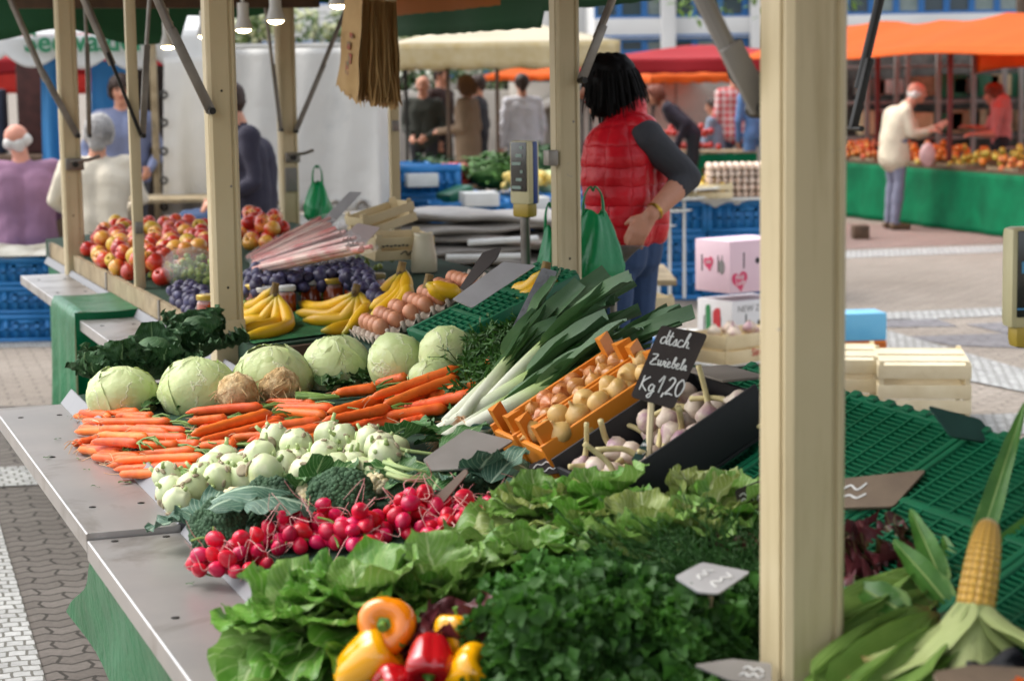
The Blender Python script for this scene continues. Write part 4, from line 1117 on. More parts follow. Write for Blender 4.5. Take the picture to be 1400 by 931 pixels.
def open_crate(name, label, cat, M, lx, ly, h, m, th=.010, posts=True, group=None):
    root = thing(name, label, cat, M, group)
    MB().add(box(lx - .003, ly - .003, .008, 0, (lx / 2, 0, .004))).build('bottom', m, root)
    for s in (-1, 1):
        MB().add(box(lx, th, h, .002, (lx / 2, s * (ly / 2 - th / 2), h / 2 + .009))).build('side_board', m, root)
    for x in (th / 2, lx - th / 2):
        MB().add(box(th, ly - 2 * th - .002, h * .86, .002, (x, 0, h * .43 + .009))).build('end_board', m, root)
    if posts:
        for x in (.022, lx - .022):
            for s in (-1, 1):
                MB().add(prism([(0, 0), (.036, 0), (0, s * .05)] if s > 0 else [(0, 0), (0, s * .05), (.036, 0)], h + .034)).build('corner_block', m, root, TR((x - .012 if x < lx / 2 else x - .02, -s * (ly / 2 - th - .001), .009)) @ SC(.9, .55, 1))
    return root
def at_crate(px, py): return uv(T(px, py))
u1, v1 = uv(T(716, 602))
oc1 = open_crate('onion_crate', 'orange wooden crate of small shallots standing next to the leeks', 'crate', tilted(1.40, 3.795, .012), .32, .137, .085, M_ocrate, group='orange wooden crates')
oc2 = open_crate('onion_crate', 'orange wooden crate of yellow onions squeezed between the shallot crate and the black box', 'crate', tilted(1.405, 3.652, .012), .32, .137, .085, M_ocrate, group='orange wooden crates')
def fill(root, lx0, lx1, y0, y1, z0, d, n, meshes, name, label, cat, group, seed, layers=2, squash=1, sc_=(.85, 1.15), anyrot=True):
    rr = random.Random(seed); M = root.matrix_world.copy() if hasattr(root, 'matrix_world') else root
    P = []
    for L in range(layers):
        q = darts([(lx0, y0), (lx1, y0), (lx1, y1), (lx0, y1)], d * (.86 + .12 * L), n, rr, 1500)
        P += [(x, y, z0 + d * (.45 + .62 * L) + rr.uniform(-.003, .003)) for x, y in q]
    for i, p in enumerate(P):
        s = rr.uniform(*sc_)
        Q = M @ TR(p) @ (Euler((rr.uniform(-1.8, 1.8), rr.uniform(-1.8, 1.8), rr.uniform(0, 6))).to_matrix().to_4x4() if anyrot else RZ(rr.uniform(0, 6))) @ SC(s)
        tag(link(name, meshes[rr.randrange(len(meshes))], None, Q), label, cat, group)
    return P
def onion_mesh(m, r, seed, sq=.9, neck=.5):
    pr = [(0, -1 * sq), (.2, -.97 * sq), (.6, -.78 * sq), (.92, -.32 * sq), (1, .1 * sq), (.85, .52 * sq), (.5, .82 * sq), (.24, 1.02 * sq), (.13, 1.2 * sq), (.12, 1.2 * sq + neck * .6), (.05, 1.25 * sq + neck * .7), (0, 1.25 * sq + neck * .7)]
    return MB().add(lathe([(a * r, b * r) for a, b in pr], 16, lambda a, z: 1 + .04 * math.sin(2 * a + seed) + .03 * nz((math.cos(a), math.sin(a), z * 30), 1.5, seed))).mesh('onion', m)
bpy.context.view_layer.update()
om = [onion_mesh(M_onion, .020, s, .92, .5) for s in range(3)]; om2 = [onion_mesh(M_onion2, .0245, s, .85, .35) for s in range(3)]
fill(oc1, .03, .29, -.056, .056, .042, .034, 44, om, 'shallot', 'small brown shallot in the orange crate beside the leeks', 'shallot', 'shallots in the orange crate', 201, 2)
fill(oc2, .03, .29, -.052, .052, .042, .044, 26, om2, 'onion', 'yellow onion in the orange crate beside the black box', 'onion', 'onions in the orange crate', 202, 2)
# black box with garlic
ub, vb = uv(T(800, 650))
gb = thing('garlic_box', 'black cardboard box with folded-out flaps holding garlic, resting on the sloping green crate', 'box', tilted(1.395, 3.375, .005))
LX, LY, H = .33, .27, .085
MB().add(box(LX, LY, .006, 0, (LX / 2, 0, .003))).build('bottom', M_card, gb)
for s in (-1, 1): MB().add(box(LX, .006, H, .001, (LX / 2, s * (LY / 2 - .003), H / 2 + .007))).build('side_wall', M_card, gb)
for x in (.003, LX - .003): MB().add(box(.006, LY - .014, H * .8, .001, (x, 0, H * .4 + .007))).build('end_wall', M_card, gb)
MB().add(box(.10, LY * .72, .005, .001)).build('flap', M_cardin, gb, TR((-.042, .02, H * .72)) @ RY(R(24)))
MB().add(box(.09, LY * .62, .005, .001)).build('flap', M_cardin, gb, TR((LX + .012, .02, H * .98)) @ RY(R(28)))
def garlic_geo(seed):
    rr = random.Random(seed); b = MB()
    b.add(lathe([(0, -.020), (.012, -.021), (.024, -.013), (.029, -.001), (.025, .011), (.014, .021), (.007, .030), (.0065, .033)], 24, lambda a, z: 1 + .07 * abs(math.sin(a * 3.5 + seed)) - .03))
    return b.mesh('garlic', M_garlic)
gm = [garlic_geo(s) for s in range(3)]
gs = []
for s in range(4):
    rr = random.Random(s); gs.append(MB().add(tube(catmull([(0, 0, .028), (rr.gauss(0, .004), rr.gauss(0, .004), .06), (rr.gauss(0, .012), rr.gauss(0, .012), .095 + rr.uniform(0, .03))], 4), [.0075, .007, .0065, .0062, .006, .006, .006, .006, .0062], 10)).mesh('stalk', M_gstalk))
rr = random.Random(210); bpy.context.view_layer.update()
GP = []
for L in range(2):
    for x, y in darts([(.03, -.10), (.30, -.10), (.30, .10), (.03, .10)], .056, 22, rr, 900): GP.append((x, y,   .022 + .034 * L + .01 * (x / LX)))
for i, p in enumerate(GP):
    up = Vector((rr.gauss(-.4, .7), rr.gauss(.1, .6), rr.gauss(.35, .4))).normalized()
    o = link('garlic', gm[i % 3], None, gb.matrix_world @ frame(p, x=up.orthogonal(), z=up) @ SC(rr.uniform(.75, .95)))
    tag(o, 'fresh garlic bulb with purple streaks and cut stalk in the black box', 'garlic', 'garlic bulbs in the black box')
    link('stalk', gs[i % 4], o)
# green ventilated crates, tilted as a display
M_gcrate = mat('green_crate_plastic', '#0d6644', '#0b5a3b', rough=.4, ns=6, spec=.5)
def lattice_panel(M, lx, ly, name, label, cat, group, m, n1=56, n2=6, depth=.035, th=.0035):
    root = thing(name, label, cat, M, group)
    b = MB()
    b.add(box(lx - .002, ly - .002, .004, 0, (0, 0, -depth + .002)))
    for k in range(n1): b.add(box(.0042 * 34 / n1 + .0008, ly - .03, .006, 0, (-lx / 2 + (k + 1) * lx / (n1 + 1), 0, -.004)))
    b.build('grille', m, root)
    b = MB()
    for k in range(n2): b.add(box(lx - .02, .006, .012, .001, (0, -ly / 2 + (k + 1) * ly / (n2 + 1), -.0045)))
    for k in (1, 2): b.add(box(.012, ly - .03, .014, .001, (-lx / 2 + k * lx / 3, 0, -.005)))
    b.build('cross_rib', m, root)
    b = MB()
    for s in (-1, 1):
        b.add(box(lx, .016, depth, .003, (0, s * (ly / 2 - .008), -depth / 2 + .004)))
        b.add(box(.016, ly - .033, depth, .003, (s * (lx / 2 - .008), 0, -depth / 2 + .004)))
    for k in range(7):
        b.add(box(.014, .024, .010, .002, (lx / 2 - .006, -ly / 2 + (k + .5) * ly / 7, .006)))
    b.build('rim', m, root)
    return root
gl = ['green plastic crate tilted under the black garlic box', 'green plastic crate right of the foreground post with the brown tag on it', 'green plastic crate in front of the dark board, next to the maize', 'green plastic crate under the maize leaves at the table end']
for k, uu in enumerate((3.42, 3.01, 2.60, 2.19)):
    zz = zs(3.6, 1.565) + .012
    lattice_panel(SM(1.565, uu, zz) @ RY(-SL), .58, .405, 'green_crate', gl[k], 'crate', 'green crates laid as a sloping display', M_gcrate)

# ------------------------------------------------------------------ price tags
M_tagg = mat('grey_price_tag', '#8f8b86', '#7d7974', rough=.28, ns=7, dirt=('#6a635b', 8, .6, .8), spec=.6)
M_tagb = mat('black_chalk_board', '#332a26', '#27201d', rough=.55, ns=9, dirt=('#3b3430', 10, .55, .8))
M_tagbr = mat('brown_price_tag', '#7a6a58', '#67584a', rough=.5, ns=9, dirt=('#4d4238', 8, .6, .85))
M_tagw = mat('worn_aluminium_tag', '#8c8d90', '#6f7073', rough=.4, ns=18, metal=.4, dirt=('#4d4c4b', 24, .5, .7), bs=50, bstr=.3)
M_tagdg = mat('dark_green_tag', '#2c4a44', '#233d38', rough=.3, ns=9)
M_tagpl = mat('clear_plastic_tag', '#c9b9b4', '#b8a6a2', rough=.2, ns=6)
M_chalk = mat('chalk', '#e4e4e0', '#c9c9c6', rough=.9, ns=60)
M_tagl = mat('light_grey_price_tag', '#b4b4b4', '#a4a2a2', rough=.3, ns=7)
def nst(v, u, z): return (MS.to_3x3() @ Vector((v, u, z))).normalized()
def tagpl(label, poly, at, n, m, th=.003, d=None, name='price_tag', rad=.006, group='price tags'):
    c = T(*at) if d is None else D(*at, d)
    g, Fm, pts = poly_plate(poly, c, n, th)
    root = thing(name, label, 'price tag', Fm, group)
    MB().add(prism(round_poly([(p.x, p.y) for p in pts], rad), th, -th)).build('plate', m, root, smooth=False)
    return root, pts
def scribble(root, pts, lines, m=M_chalk, seed=0, x0=.12, x1=.88, hgt=.16, r=.0014, k=9):
    """short chalk squiggles; pts = plate corners (tl, tr, br, bl) in its own frame"""
    rr = random.Random(seed); b = MB()
    a, b_, c, d = [Vector((p.x, p.y, .0012)) for p in pts]
    for (t, s0, s1) in lines:
        P = []
        n = max(3, int(k * (s1 - s0)))
        for i in range(n + 1):
            s = s0 + (s1 - s0) * i / n; y = t + hgt * (.5 if i % 2 else -.5) * rr.uniform(.5, 1.3)
            P.append((a.lerp(b_, s)).lerp(d.lerp(c, s), y))
        b.add(tube(catmull(P, 4), r, 5, flat=.4))
    b.build('chalk_marks', m, root)
# stroke letters for the big slate
GLY = {
 'd': [[(.36, .42), (.2, .5), (.04, .34), (.02, .1), (.14, 0), (.3, .12), (.4, .5), (.46, 1.05)], [(.46, 1.05), (.38, .4), (.42, .05), (.55, .05)]],
 't': [[(.0, .1), (.18, .5), (.28, .95)], [(.28, .95), (.2, .3), (.24, .0), (.42, .08)], [(.06, .62), (.42, .66)]],
 's': [[(0, .05), (.2, .5), (.26, .3), (.22, .02), (.06, .02)], [(.22, .02), (.38, .1)]],
 'c': [[(.36, .42), (.22, .52), (.06, .3), (.08, .04), (.24, 0), (.42, .1)]],
 'h': [[(0, .05), (.2, .6), (.32, 1.05), (.24, 1.08), (.12, .5), (.06, 0)], [(.08, .2), (.22, .48), (.32, .4), (.28, .05), (.46, .08)]],
 '.': [[(0, 0), (.05, .05)]], ',': [[(.06, .05), (.0, -.22)]],
 'Z': [[(.02, .95), (.3, 1.02), (.55, .98), (.3, .5), (.02, .04), (.3, -.02), (.62, .06)], [(.12, .5), (.5, .54)]],
 'w': [[(.0, .4), (.08, .5), (.06, .1), (.14, 0), (.28, .2), (.32, .5), (.30, .1), (.38, 0), (.52, .2), (.56, .5), (.68, .45)]],
 'i': [[(0, .1), (.12, .5), (.1, .06), (.2, 0), (.3, .1)], [(.18, .72), (.2, .78)]],
 'e': [[(0, .15), (.2, .3), (.26, .46), (.14, .52), (.06, .25), (.12, .02), (.26, 0), (.38, .12)]],
 'b': [[(0, .1), (.2, .6), (.3, 1.0), (.2, 1.02), (.1, .4), (.12, .04), (.26, .02), (.34, .25), (.24, .44), (.42, .4)]],
 'l': [[(0, .1), (.18, .6), (.28, 1.0), (.18, 1.02), (.1, .4), (.14, .02), (.3, .1)]],
 'n': [[(0, .1), (.1, .5), (.06, 0)], [(.07, .2), (.2, .48), (.28, .38), (.24, .06), (.4, .08)]],
 'K': [[(.14, 1.0), (.04, .0)], [(.5, .98), (.1, .48), (.48, 0)]],
 'g': [[(.34, .42), (.18, .5), (.04, .3), (.1, .06), (.26, .14), (.36, .48), (.3, -.1), (.18, -.4), (.04, -.3), (.3, 0), (.44, .1)]],
 '1': [[(.0, .6), (.24, 1.0), (.12, 0)]],
 '2': [[(.04, .8), (.2, 1.0), (.38, .84), (.26, .45), (.0, .0), (.2, .06), (.42, .0)]],
 '0': [[(.26, 1.0), (.06, .7), (.04, .25), (.18, 0), (.36, .25), (.42, .7), (.26, 1.0)]],
 ' ': []}
ADV = {'.': .16, ',': .14, ' ': .3, 'i': .26, 'l': .26, 'Z': .66, 'w': .64, 'K': .56, '1': .34, '2': .5, '0': .52, 's': .34}
def handwriting(s, size, x, y, r, shear=.25, rot=0):
    b = MB(); cx = 0
    for ch in s:
        for st_ in GLY[ch]:
            pts = [((cx + a + shear * c) * size, c * size) for a, c in st_]
            pts = [(x + p * math.cos(rot) - q * math.sin(rot), y + p * math.sin(rot) + q * math.cos(rot), .001) for p, q in pts]
            pts = catmull(pts, 5) if len(pts) > 2 else [Vector(p) for p in pts]
            b.add(tube(pts, r, 5, flat=.35, up=Vector((0, 0, 1))))
        cx += ADV.get(ch, .42)
    return b
slate, pts = tagpl('black slate handwritten with an onion price of 1,20, standing in the onion crate', [(904, 444), (968, 457), (921, 559), (862, 542)], (915, 500), nst(-.30, -.92, .42), M_tagb, .004, d=3.62, name='chalk_sign', rad=.008, group=None)
slate['category'] = 'chalk sign'
tl, tr, br, bl = pts if pts[0].y > pts[2].y else pts[::-1]
xs_ = sorted(pts, key=lambda p: -p.y); top = sorted(xs_[:2], key=lambda p: p.x); bot = sorted(xs_[2:], key=lambda p: p.x)
ax = (top[1] - top[0]); ang = math.atan2(ax.y, ax.x); wd = ax.length; ht = (top[0] - bot[0]).length; dn = (bot[0] - top[0])
for s, fx, fy, sz in (('dtsch.', .13, .24, .33), ('Zwiebeln', .10, .53, .31), ('Kg', .10, .89, .36), ('1,20', .46, .88, .42)):
    o = top[0] + ax * fx + dn * fy
    sh = .10
    handwriting(s, wd * sz * (.90 if s != 'Zwiebeln' else .72), o.x, o.y, .0013 if s[0] != '1' else .0016, sh, ang).build('handwriting', M_chalk, slate)
MB().add(tube([bot[0].lerp(bot[1], .5) + Vector((0, .01, -.006)), bot[0].lerp(bot[1], .5) + Vector((-.01, -.10, -.012))], .006, 6)).build('stake', M_wood, slate)
def stake(root, pts, ln=.08, m=M_wood):
    ys = sorted(pts, key=lambda p: p.y)[:2]; c = (ys[0] + ys[1]) / 2
    MB().add(box(.012, ln, .004, .001, (c.x, c.y - ln * .35, -.006))).build('stake', m, root)
T_ = tagpl
r_, p_ = T_('shiny grey price tag lying tilted at the foot of the leeks', [(578, 628), (638, 586), (702, 602), (640, 640), (590, 643)], (640, 620), nst(-.22, -.45, .86), M_tagg, .004, d=T(640, 640, .05).y)
r_, p_ = T_('worn metal price tag standing slanted in the carrot greens', [(741, 366), (762, 371), (718, 467), (693, 462)], (730, 420), nst(-.3, -.9, .3), M_tagw, d=T(706, 478, .02).y); stake(r_, p_, .06)
r_, p_ = T_('long light grey price tag leaning over the yellow bananas by the scale', [(618, 409), (688, 358), (733, 363), (645, 421)], (675, 390), nst(-.1, -.72, .68), M_tagl, d=T(675, 425, .05).y)
r_, p_ = T_('dark price tag slanting behind the long light grey tag', [(628, 394), (660, 345), (686, 337), (680, 352), (636, 397)], (655, 370), nst(-.5, -.6, .6), M_tagb, d=T(655, 420, .05).y + .25)
r_, p_ = T_('brown slate with chalk marks in front of the onion crates', [(722, 636), (774, 613), (771, 645), (728, 652)], (748, 634), nst(-.3, -.8, .5), M_tagb, d=T(748, 650, .04).y); scribble(r_, p_, [(.3, .15, .8), (.7, .1, .7)], seed=1)
r_, p_ = T_('brown price tag stuck edge-on between the broccoli and the radishes', [(586, 686), (636, 640), (640, 646), (600, 694)], (612, 668), nst(-.75, -.6, .25), M_tagbr, .004, d=T(612, 690, .04).y)
r_, p_ = T_('grey price tag with faded chalk lying on the dill', [(922, 788), (960, 768), (1026, 781), (982, 811), (955, 809)], (972, 788), nst(-.1, -.35, .93), M_tagl, d=T(972, 800, .19).y)
scribble(r_, [p_[1], p_[2], p_[3], p_[4]], [(.25, .15, .75), (.65, .25, .7)], seed=2, r=.0016)
r_, p_ = T_('grey price tag half hidden behind the foreground post, below the dill', [(948, 908), (1000, 900), (1055, 906), (1055, 934), (1000, 930)], (1005, 915), nst(-.1, -.35, .93), M_tagg, d=T(1005, 930, .10).y)
scribble(r_, p_[:4], [(.3, .2, .8), (.6, .3, .8)], seed=3)
r_, p_ = T_('brown price tag lying on the green crates right of the foreground post', [(1140, 655), (1266, 642), (1221, 692), (1140, 694)], (1200, 668), nst(-.45, -.35, .82), M_tagbr, .005, d=T(1200, 675, .06).y)
scribble(r_, p_, [(.35, .1, .45), (.65, .12, .4)], seed=4, r=.002)
r_, p_ = T_('dark board standing at the back of the green crates', [(1269, 554), (1341, 573), (1366, 607), (1300, 596)], (1320, 585), nst(-.2, -.75, .6), M_tagdg, .005, d=T(1320, 612, .05).y, name='price_board')
r_, p_ = T_('black tag with chalk marks leaning on the green crate left of the foreground post', [(1004, 670), (1050, 652), (1050, 690), (1010, 692)], (1020, 672), nst(-.3, -.8, .5), M_tagb, d=T(1020, 690, .06).y); scribble(r_, p_, [(.3, .1, .7), (.6, .1, .6)], seed=5)
r_, p_ = T_('small dark green label lying on the shallots', [(735, 580), (747, 573), (781, 575), (770, 592), (755, 594)], (757, 584), nst(-.3, -.5, .8), M_tagdg, .002, d=T(757, 585, .08).y); scribble(r_, p_[1:5], [(.4, .1, .9), (.75, .1, .8)], seed=6, r=.0008)
r_, p_ = T_('small dark green label leaning at the front of the shallot crate', [(714, 606), (725, 590), (738, 596), (733, 609)], (726, 600), nst(-.3, -.7, .6), M_tagdg, .002, d=T(726, 603, .05).y); scribble(r_, p_, [(.4, .1, .9), (.75, .1, .8)], seed=7, r=.0008)
r_, p_ = T_('small blue-green label stuck between the garlic bulbs', [(883, 597), (893, 602), (878, 629), (862, 630)], (878, 614), nst(-.3, -.8, .5), M_tagdg, .002, d=T(878, 640, .10).y); scribble(r_, p_, [(.35, .1, .9), (.7, .1, .8)], seed=8, r=.0009)
r_, p_ = T_('small dark label lying at the leek roots under the shiny grey tag', [(637, 589), (647, 579), (675, 580), (670, 586)], (655, 584), nst(-.2, -.5, .8), M_tagdg, .002, d=T(655, 592, .05).y); scribble(r_, p_, [(.5, .1, .9)], seed=9, r=.0008)
r_, p_ = T_('pale metal price tag standing above the wrapped asparagus', [(429, 312), (478, 262), (495, 263), (449, 313)], (460, 290), nst(-.3, -.85, .4), M_tagl, d=T(440, 350, .05).y)
r_, p_ = T_('pinkish clear price tag over the plums beside the fruit crate', [(433, 352), (489, 305), (520, 311), (470, 366)], (478, 335), nst(-.2, -.75, .62), M_tagpl, d=T(470, 372, .04).y)
r_, p_ = T_('small grey tag at the plums beside the thick cream post', [(266, 422), (276, 406), (274, 432), (266, 436)], (270, 421), nst(-.6, -.8, .2), M_tagg, d=T(270, 432, .02).y)
# ------------------------------------------------------------------ fruit on the far table
def apple_mesh(m, r, seed, sq=.92):
    pr = [(0, -.80), (.14, -.88), (.4, -.94), (.72, -.76), (.93, -.34), (1, .08), (.93, .5), (.7, .84), (.42, .95), (.2, .88), (.07, .72), (0, .66)]
    cp = [(max(0, p.x) * r, p.z * r * sq) for p in catmull([(a, 0, b) for a, b in pr], 2)]; cp[0] = (0, cp[0][1]); cp[-1] = (0, cp[-1][1])
    return MB().add(lathe(cp, 18, lambda a, z: 1 + .03 * math.sin(5 * a) * (1 if z < 0 else .3) + .03 * math.sin(a + seed))).mesh('apple', m)
def apple_mat():
    t = NT('red_yellow_apple_skin'); co = t.coord(False); cr = t.coord(); u, v = t.uvs()
    oi = t.n('ShaderNodeObjectInfo')
    sp = t.n('ShaderNodeSeparateXYZ'); t.l(co, sp.inputs[0])
    f = t.math('ADD', t.noise(cr, 14, 4, .6), t.math('MULTIPLY', sp.outputs[0], 5))
    f = t.math('ADD', f, t.math('MULTIPLY_ADD', oi.outputs['Random'], .5, -.25))
    stx = t.n('ShaderNodeTexNoise'); cx = t.n('ShaderNodeCombineXYZ'); t.l(t.math('MULTIPLY', u, 40), cx.inputs[0]); t.l(v, cx.inputs[1]); t.l(cx.outputs[0], stx.inputs['Vector']); stx.inputs['Scale'].default_value = 1.5
    f = t.math('ADD', f, t.math('MULTIPLY_ADD', stx.outputs['Fac'], .5, -.25))
    col = t.mix(t.ramp(f, .26, .55), C('#e6ab4a'), C('#cc3522'))
    col = t.mix(t.math('MULTIPLY', t.ramp(f, .6, .9), .7), col, C('#96141c'))
    return t.finish(col, rough=.3, spec=.45, coat=.15)
M_apple = apple_mat()
M_ynect = mat('yellow_pear_skin', '#d3b02e', '#c29a2c', rough=.4, ns=10, rnd=.1)
M_nect = mat('dark_nectarine_skin', '#9c1f26', '#c4472c', rough=.4, ns=12, rnd=.12)
M_plum = mat('blue_plum_skin', '#3b3656', '#2a2440', rough=.5, ns=18, rnd=.18, dirt=('#6c6c92', 20, .5, .72))
M_grape = mat('green_grape_skin', '#9fae52', '#869a3f', rough=.25, ns=10, rnd=.12, sss=.15)
ast = MB().add(tube([(0, 0, .024), (.002, 0, .038), (.006, .002, .05)], [.0018, .0014, .002], 6)).mesh('stalk', M_darkwood)
apm = [apple_mesh(M_apple, .036, s) for s in range(3)]; nem = [apple_mesh(M_nect, .036, s, 1.0) for s in range(2)]
yem = [apple_mesh(M_ynect, .036, s, 1.25) for s in range(2)]
plm = [MB().add(sphere(.0205, 14, 10, lambda q: 1 - .04 * max(0, q.x) ** 8)).mesh('plum', M_plum)]
for p in (0,):
    for v_ in plm[0].vertices: v_.co.z *= 1.22
grm = MB().add(sphere(.0125, 12, 8)).mesh('grape', M_grape)
rr = random.Random(220)
def uvpoly(px, off): return [uv(T(x, y, off)) for x, y in px]
def pile(px, d, n, layers, f, off=0.0, seed=0, shrink=.06):
    rr = random.Random(seed); k = 0
    for L in range(layers):
        P = uvpoly(px, off)
        cu = sum(p[0] for p in P) / len(P); cv_ = sum(p[1] for p in P) / len(P); s = 1 - shrink * L * 2
        P = [(cu + (a - cu) * s, cv_ + (b - cv_) * s) for a, b in P]
        for u_, v_ in darts(P, d * (.9 + .1 * L), n, rr, 2500):
            z = zs(u_, v_) + off + d * (.5 + .70 * L) + rr.uniform(-.004, .004)
            f(S(v_, u_, z), rr, k, L); k += 1
def put_apple(p, rr, k, L):
    q = rr.random(); fx = q
    if q < .80: m, lab, cat, nm, gr = apm, 'red and yellow apple in the heap behind the slim cream post', 'apple', 'apple', 'apples heaped on the far table'
    elif q < .90: m, lab, cat, nm, gr = yem, 'yellow pear among the red apples behind the slim cream post', 'pear', 'pear', 'pears among the apples'
    else: m, lab, cat, nm, gr = nem, 'dark red nectarine among the apples behind the slim cream post', 'nectarine', 'nectarine', 'nectarines among the apples'
    o = link(nm, m[rr.randrange(len(m))], None, TR(p) @ Euler((rr.uniform(-1.2, 1.2), rr.uniform(-1.2, 1.2), rr.uniform(0, 6))).to_matrix().to_4x4() @ SC(rr.uniform(.92, 1.08)))
    tag(o, lab, cat, gr); link('stalk', ast, o)
pile([(118, 352), (186, 395), (222, 400), (268, 372), (300, 365), (295, 330), (250, 325), (150, 330)], .078, 70, 2, put_apple, 0, 221)
def put_apple2(p, rr, k, L):
    o = link('apple', apm[rr.randrange(3)], None, TR(p) @ Euler((rr.uniform(-1, 1), rr.uniform(-1, 1), rr.uniform(0, 6))).to_matrix().to_4x4())
    tag(o, 'reddish apple behind the thick cream post, next to the wrapped asparagus', 'apple', 'apples behind the thick post'); link('stalk', ast, o)
pile([(330, 345), (375, 345), (390, 322), (335, 315)], .078, 12, 2, put_apple2, 0, 222)
PLL = 'blue plum in the heap behind the row of jars'
def put_plum(p, rr, k, L):
    o = link('plum', plm[0], None, TR(p) @ Euler((rr.uniform(-1.6, 1.6), rr.uniform(-1.6, 1.6), rr.uniform(0, 6))).to_matrix().to_4x4() @ SC(rr.uniform(.9, 1.12)))
    tag(o, PLL, 'plum', 'plums behind the jars')
pile([(338, 412), (470, 395), (545, 392), (500, 376), (440, 374), (340, 378)], .041, 110, 2, put_plum, .05, 223)
def put_plum2(p, rr, k, L):
    o = link('plum', plm[0], None, TR(p) @ Euler((rr.uniform(-1.6, 1.6), rr.uniform(-1.6, 1.6), rr.uniform(0, 6))).to_matrix().to_4x4())
    tag(o, 'blue plum in the small heap at the board edge beside the thick post', 'plum', 'plums by the thick post')
pile([(232, 418), (266, 436), (290, 425), (275, 405), (245, 405)], .041, 22, 2, put_plum2, 0, 224)
# grapes: in a clear bag, and loose between the jars
M_bag = NT('clear_plastic_film'); M_bag = M_bag.finish((.9, .92, .9, 1), rough=.12, alpha=.16, spec=.8)
def grape_bunch(label, px, py, n, sx, sy, sz, seed, off=.0):
    rr = random.Random(seed); o = T(px, py, off)
    root = thing('grape_bunch', label, 'grapes', TR(o) @ RZ(YAW), 'green grape bunches'); P = []
    t = 0
    while len(P) < n and t < 3000:
        t += 1; q = Vector((rr.gauss(0, .5) * sx, rr.gauss(0, .5) * sy, abs(rr.gauss(0, .5)) * sz + .012))
        if all((q - w).length > .021 for w in P): P.append(q)
    for q in P: link('grape', grm, root, TR(q) @ SC(rr.uniform(.9, 1.15)))
    return root
grape_bunch('green grapes in the clear plastic bag beside the apples', 262, 386, 60, .08, .13, .08, 225)
grape_bunch('green grapes between the jars and the middle banana bunch', 437, 412, 26, .09, .07, .05, 226, .0)
grape_bunch('green grapes behind the first banana bunch, beside the thick post', 352, 425, 20, .07, .05, .04, 227)
o = T(262, 388); rr = random.Random(228)
bagm = MB().add(sphere(1, 40, 20, lambda q: 1 + .10 * nz(q, 3, 5) + .06 * nz(q, 8, 2))).build('plastic_bag', M_bag, None, TR(o + ZD * .055) @ RZ(YAW) @ SC(.12, .17, .085), smooth=True)
tag(bagm, 'crinkled clear plastic bag around green grapes beside the apples', 'plastic bag')
o = T(585, 372)
grape_bunch('green grapes in clear film in front of the small wooden crates', 500, 372, 24, .09, .07, .07, 229)

# jars
M_honey = NT('amber_jam').finish(C('#a8481a'), rough=.12, coat=.6, trans=.25, tcol=C('#d97a1f'))
M_glass = NT('jar_glass').finish((.95, .95, .93, 1), rough=.05, alpha=.18, spec=.8)
M_lidy = mat('gold_lid', '#cdb04e', '#bb9c3e', rough=.35, metal=.3); M_lidw = mat('white_lid', '#d6d8d6', '#c6c8c8', rough=.35)
M_lidb = mat('bronze_lid', '#a58f5e', '#927d4f', rough=.35, metal=.4)
JL = [(284, 415, M_lidy, 'gold lid', 'left of the thick cream post'), (350, 400, M_lidy, 'gold lid', 'right of the thick cream post'), (362, 404, M_lidw, 'white lid', 'above the first banana bunch'), (391, 402, M_lidw, 'white lid', 'between the first two banana bunches'), (426, 393, M_lidw, 'pale lid', 'above the loose grapes'), (456, 392, M_lidy, 'gold lid', 'above the middle banana bunch'), (485, 390, M_lidy, 'cream lid', 'right of the middle bananas'), (514, 385, M_lidb, 'bronze lid', 'at the end of the jar row')]
for px, py, ml, ln, wh in JL:
    p = T(px, py + 25)
    root = thing('jam_jar', 'jar of amber jam with %s, %s' % (ln, wh), 'jar', TR(p), 'jars of amber jam in a row')
    MB().add(lathe([(0, .001), (.030, .001), (.034, .006), (.034, .062), (.029, .070), (0, .070)], 24)).build('jam', M_honey, root)
    MB().add(lathe([(.0345, .060), (.0335, .066), (.031, .073), (.031, .078)], 24)).build('glass', M_glass, root)
    MB().add(lathe([(.0345, .074), (.0355, .076), (.0355, .088), (.033, .091), (0, .0905)], 28)).build('lid', ml, root)

# bananas
def banana_mat():
    t = NT('banana_skin'); co = t.coord(); u, v = t.uvs()
    col = t.mix(t.ramp(t.noise(co, 10, 3), .35, .65), C('#e2b324'), C('#d8a61c'))
    e = t.math('MAXIMUM', t.ramp(v, .80, 1.0), t.math('SUBTRACT', 1, t.ramp(v, 0, .10)))
    col = t.mix(t.math('MULTIPLY', e, .75), col, C('#8f9636'))
    col = t.mix(t.ramp(v, .965, .985), col, C('#5a4a30'))
    col = t.mix(t.ramp(t.noise(co, 60, 5, .7), .70, .78), col, C('#8a6420'))
    col = t.objrand(col, .06)
    return t.finish(col, rough=.4, spec=.4)
M_banana = banana_mat(); M_stick = mat('blue_sticker', '#2456a8', '#1f4b94', rough=.4)
def banana_geo(p0, p1, sag, r, org):
    """from the stalk p0 to the tip p1, bulging along sag"""
    n = 14; pts = []; rad = []
    for k in range(n + 1):
        t = k / n; q_ = p0.lerp(p1, t) + sag * max(0, math.sin(PI * t)) ** .85; q_.z = max(q_.z, zs(*uv(q_ + org)) + r * .9 - org.z); pts.append(q_)
        q = r * min(1, .28 + 3.0 * t) if t < .25 else r
        if t > .82: q = r * max(.25, 1 - ((t - .82) / .18) ** 1.6 * .78)
        rad.append(q)
    g = tube(pts, rad, 10); vs = g[0]
    return vs, g[1], [(u_, 1 - v_) for u_, v_ in g[2]]
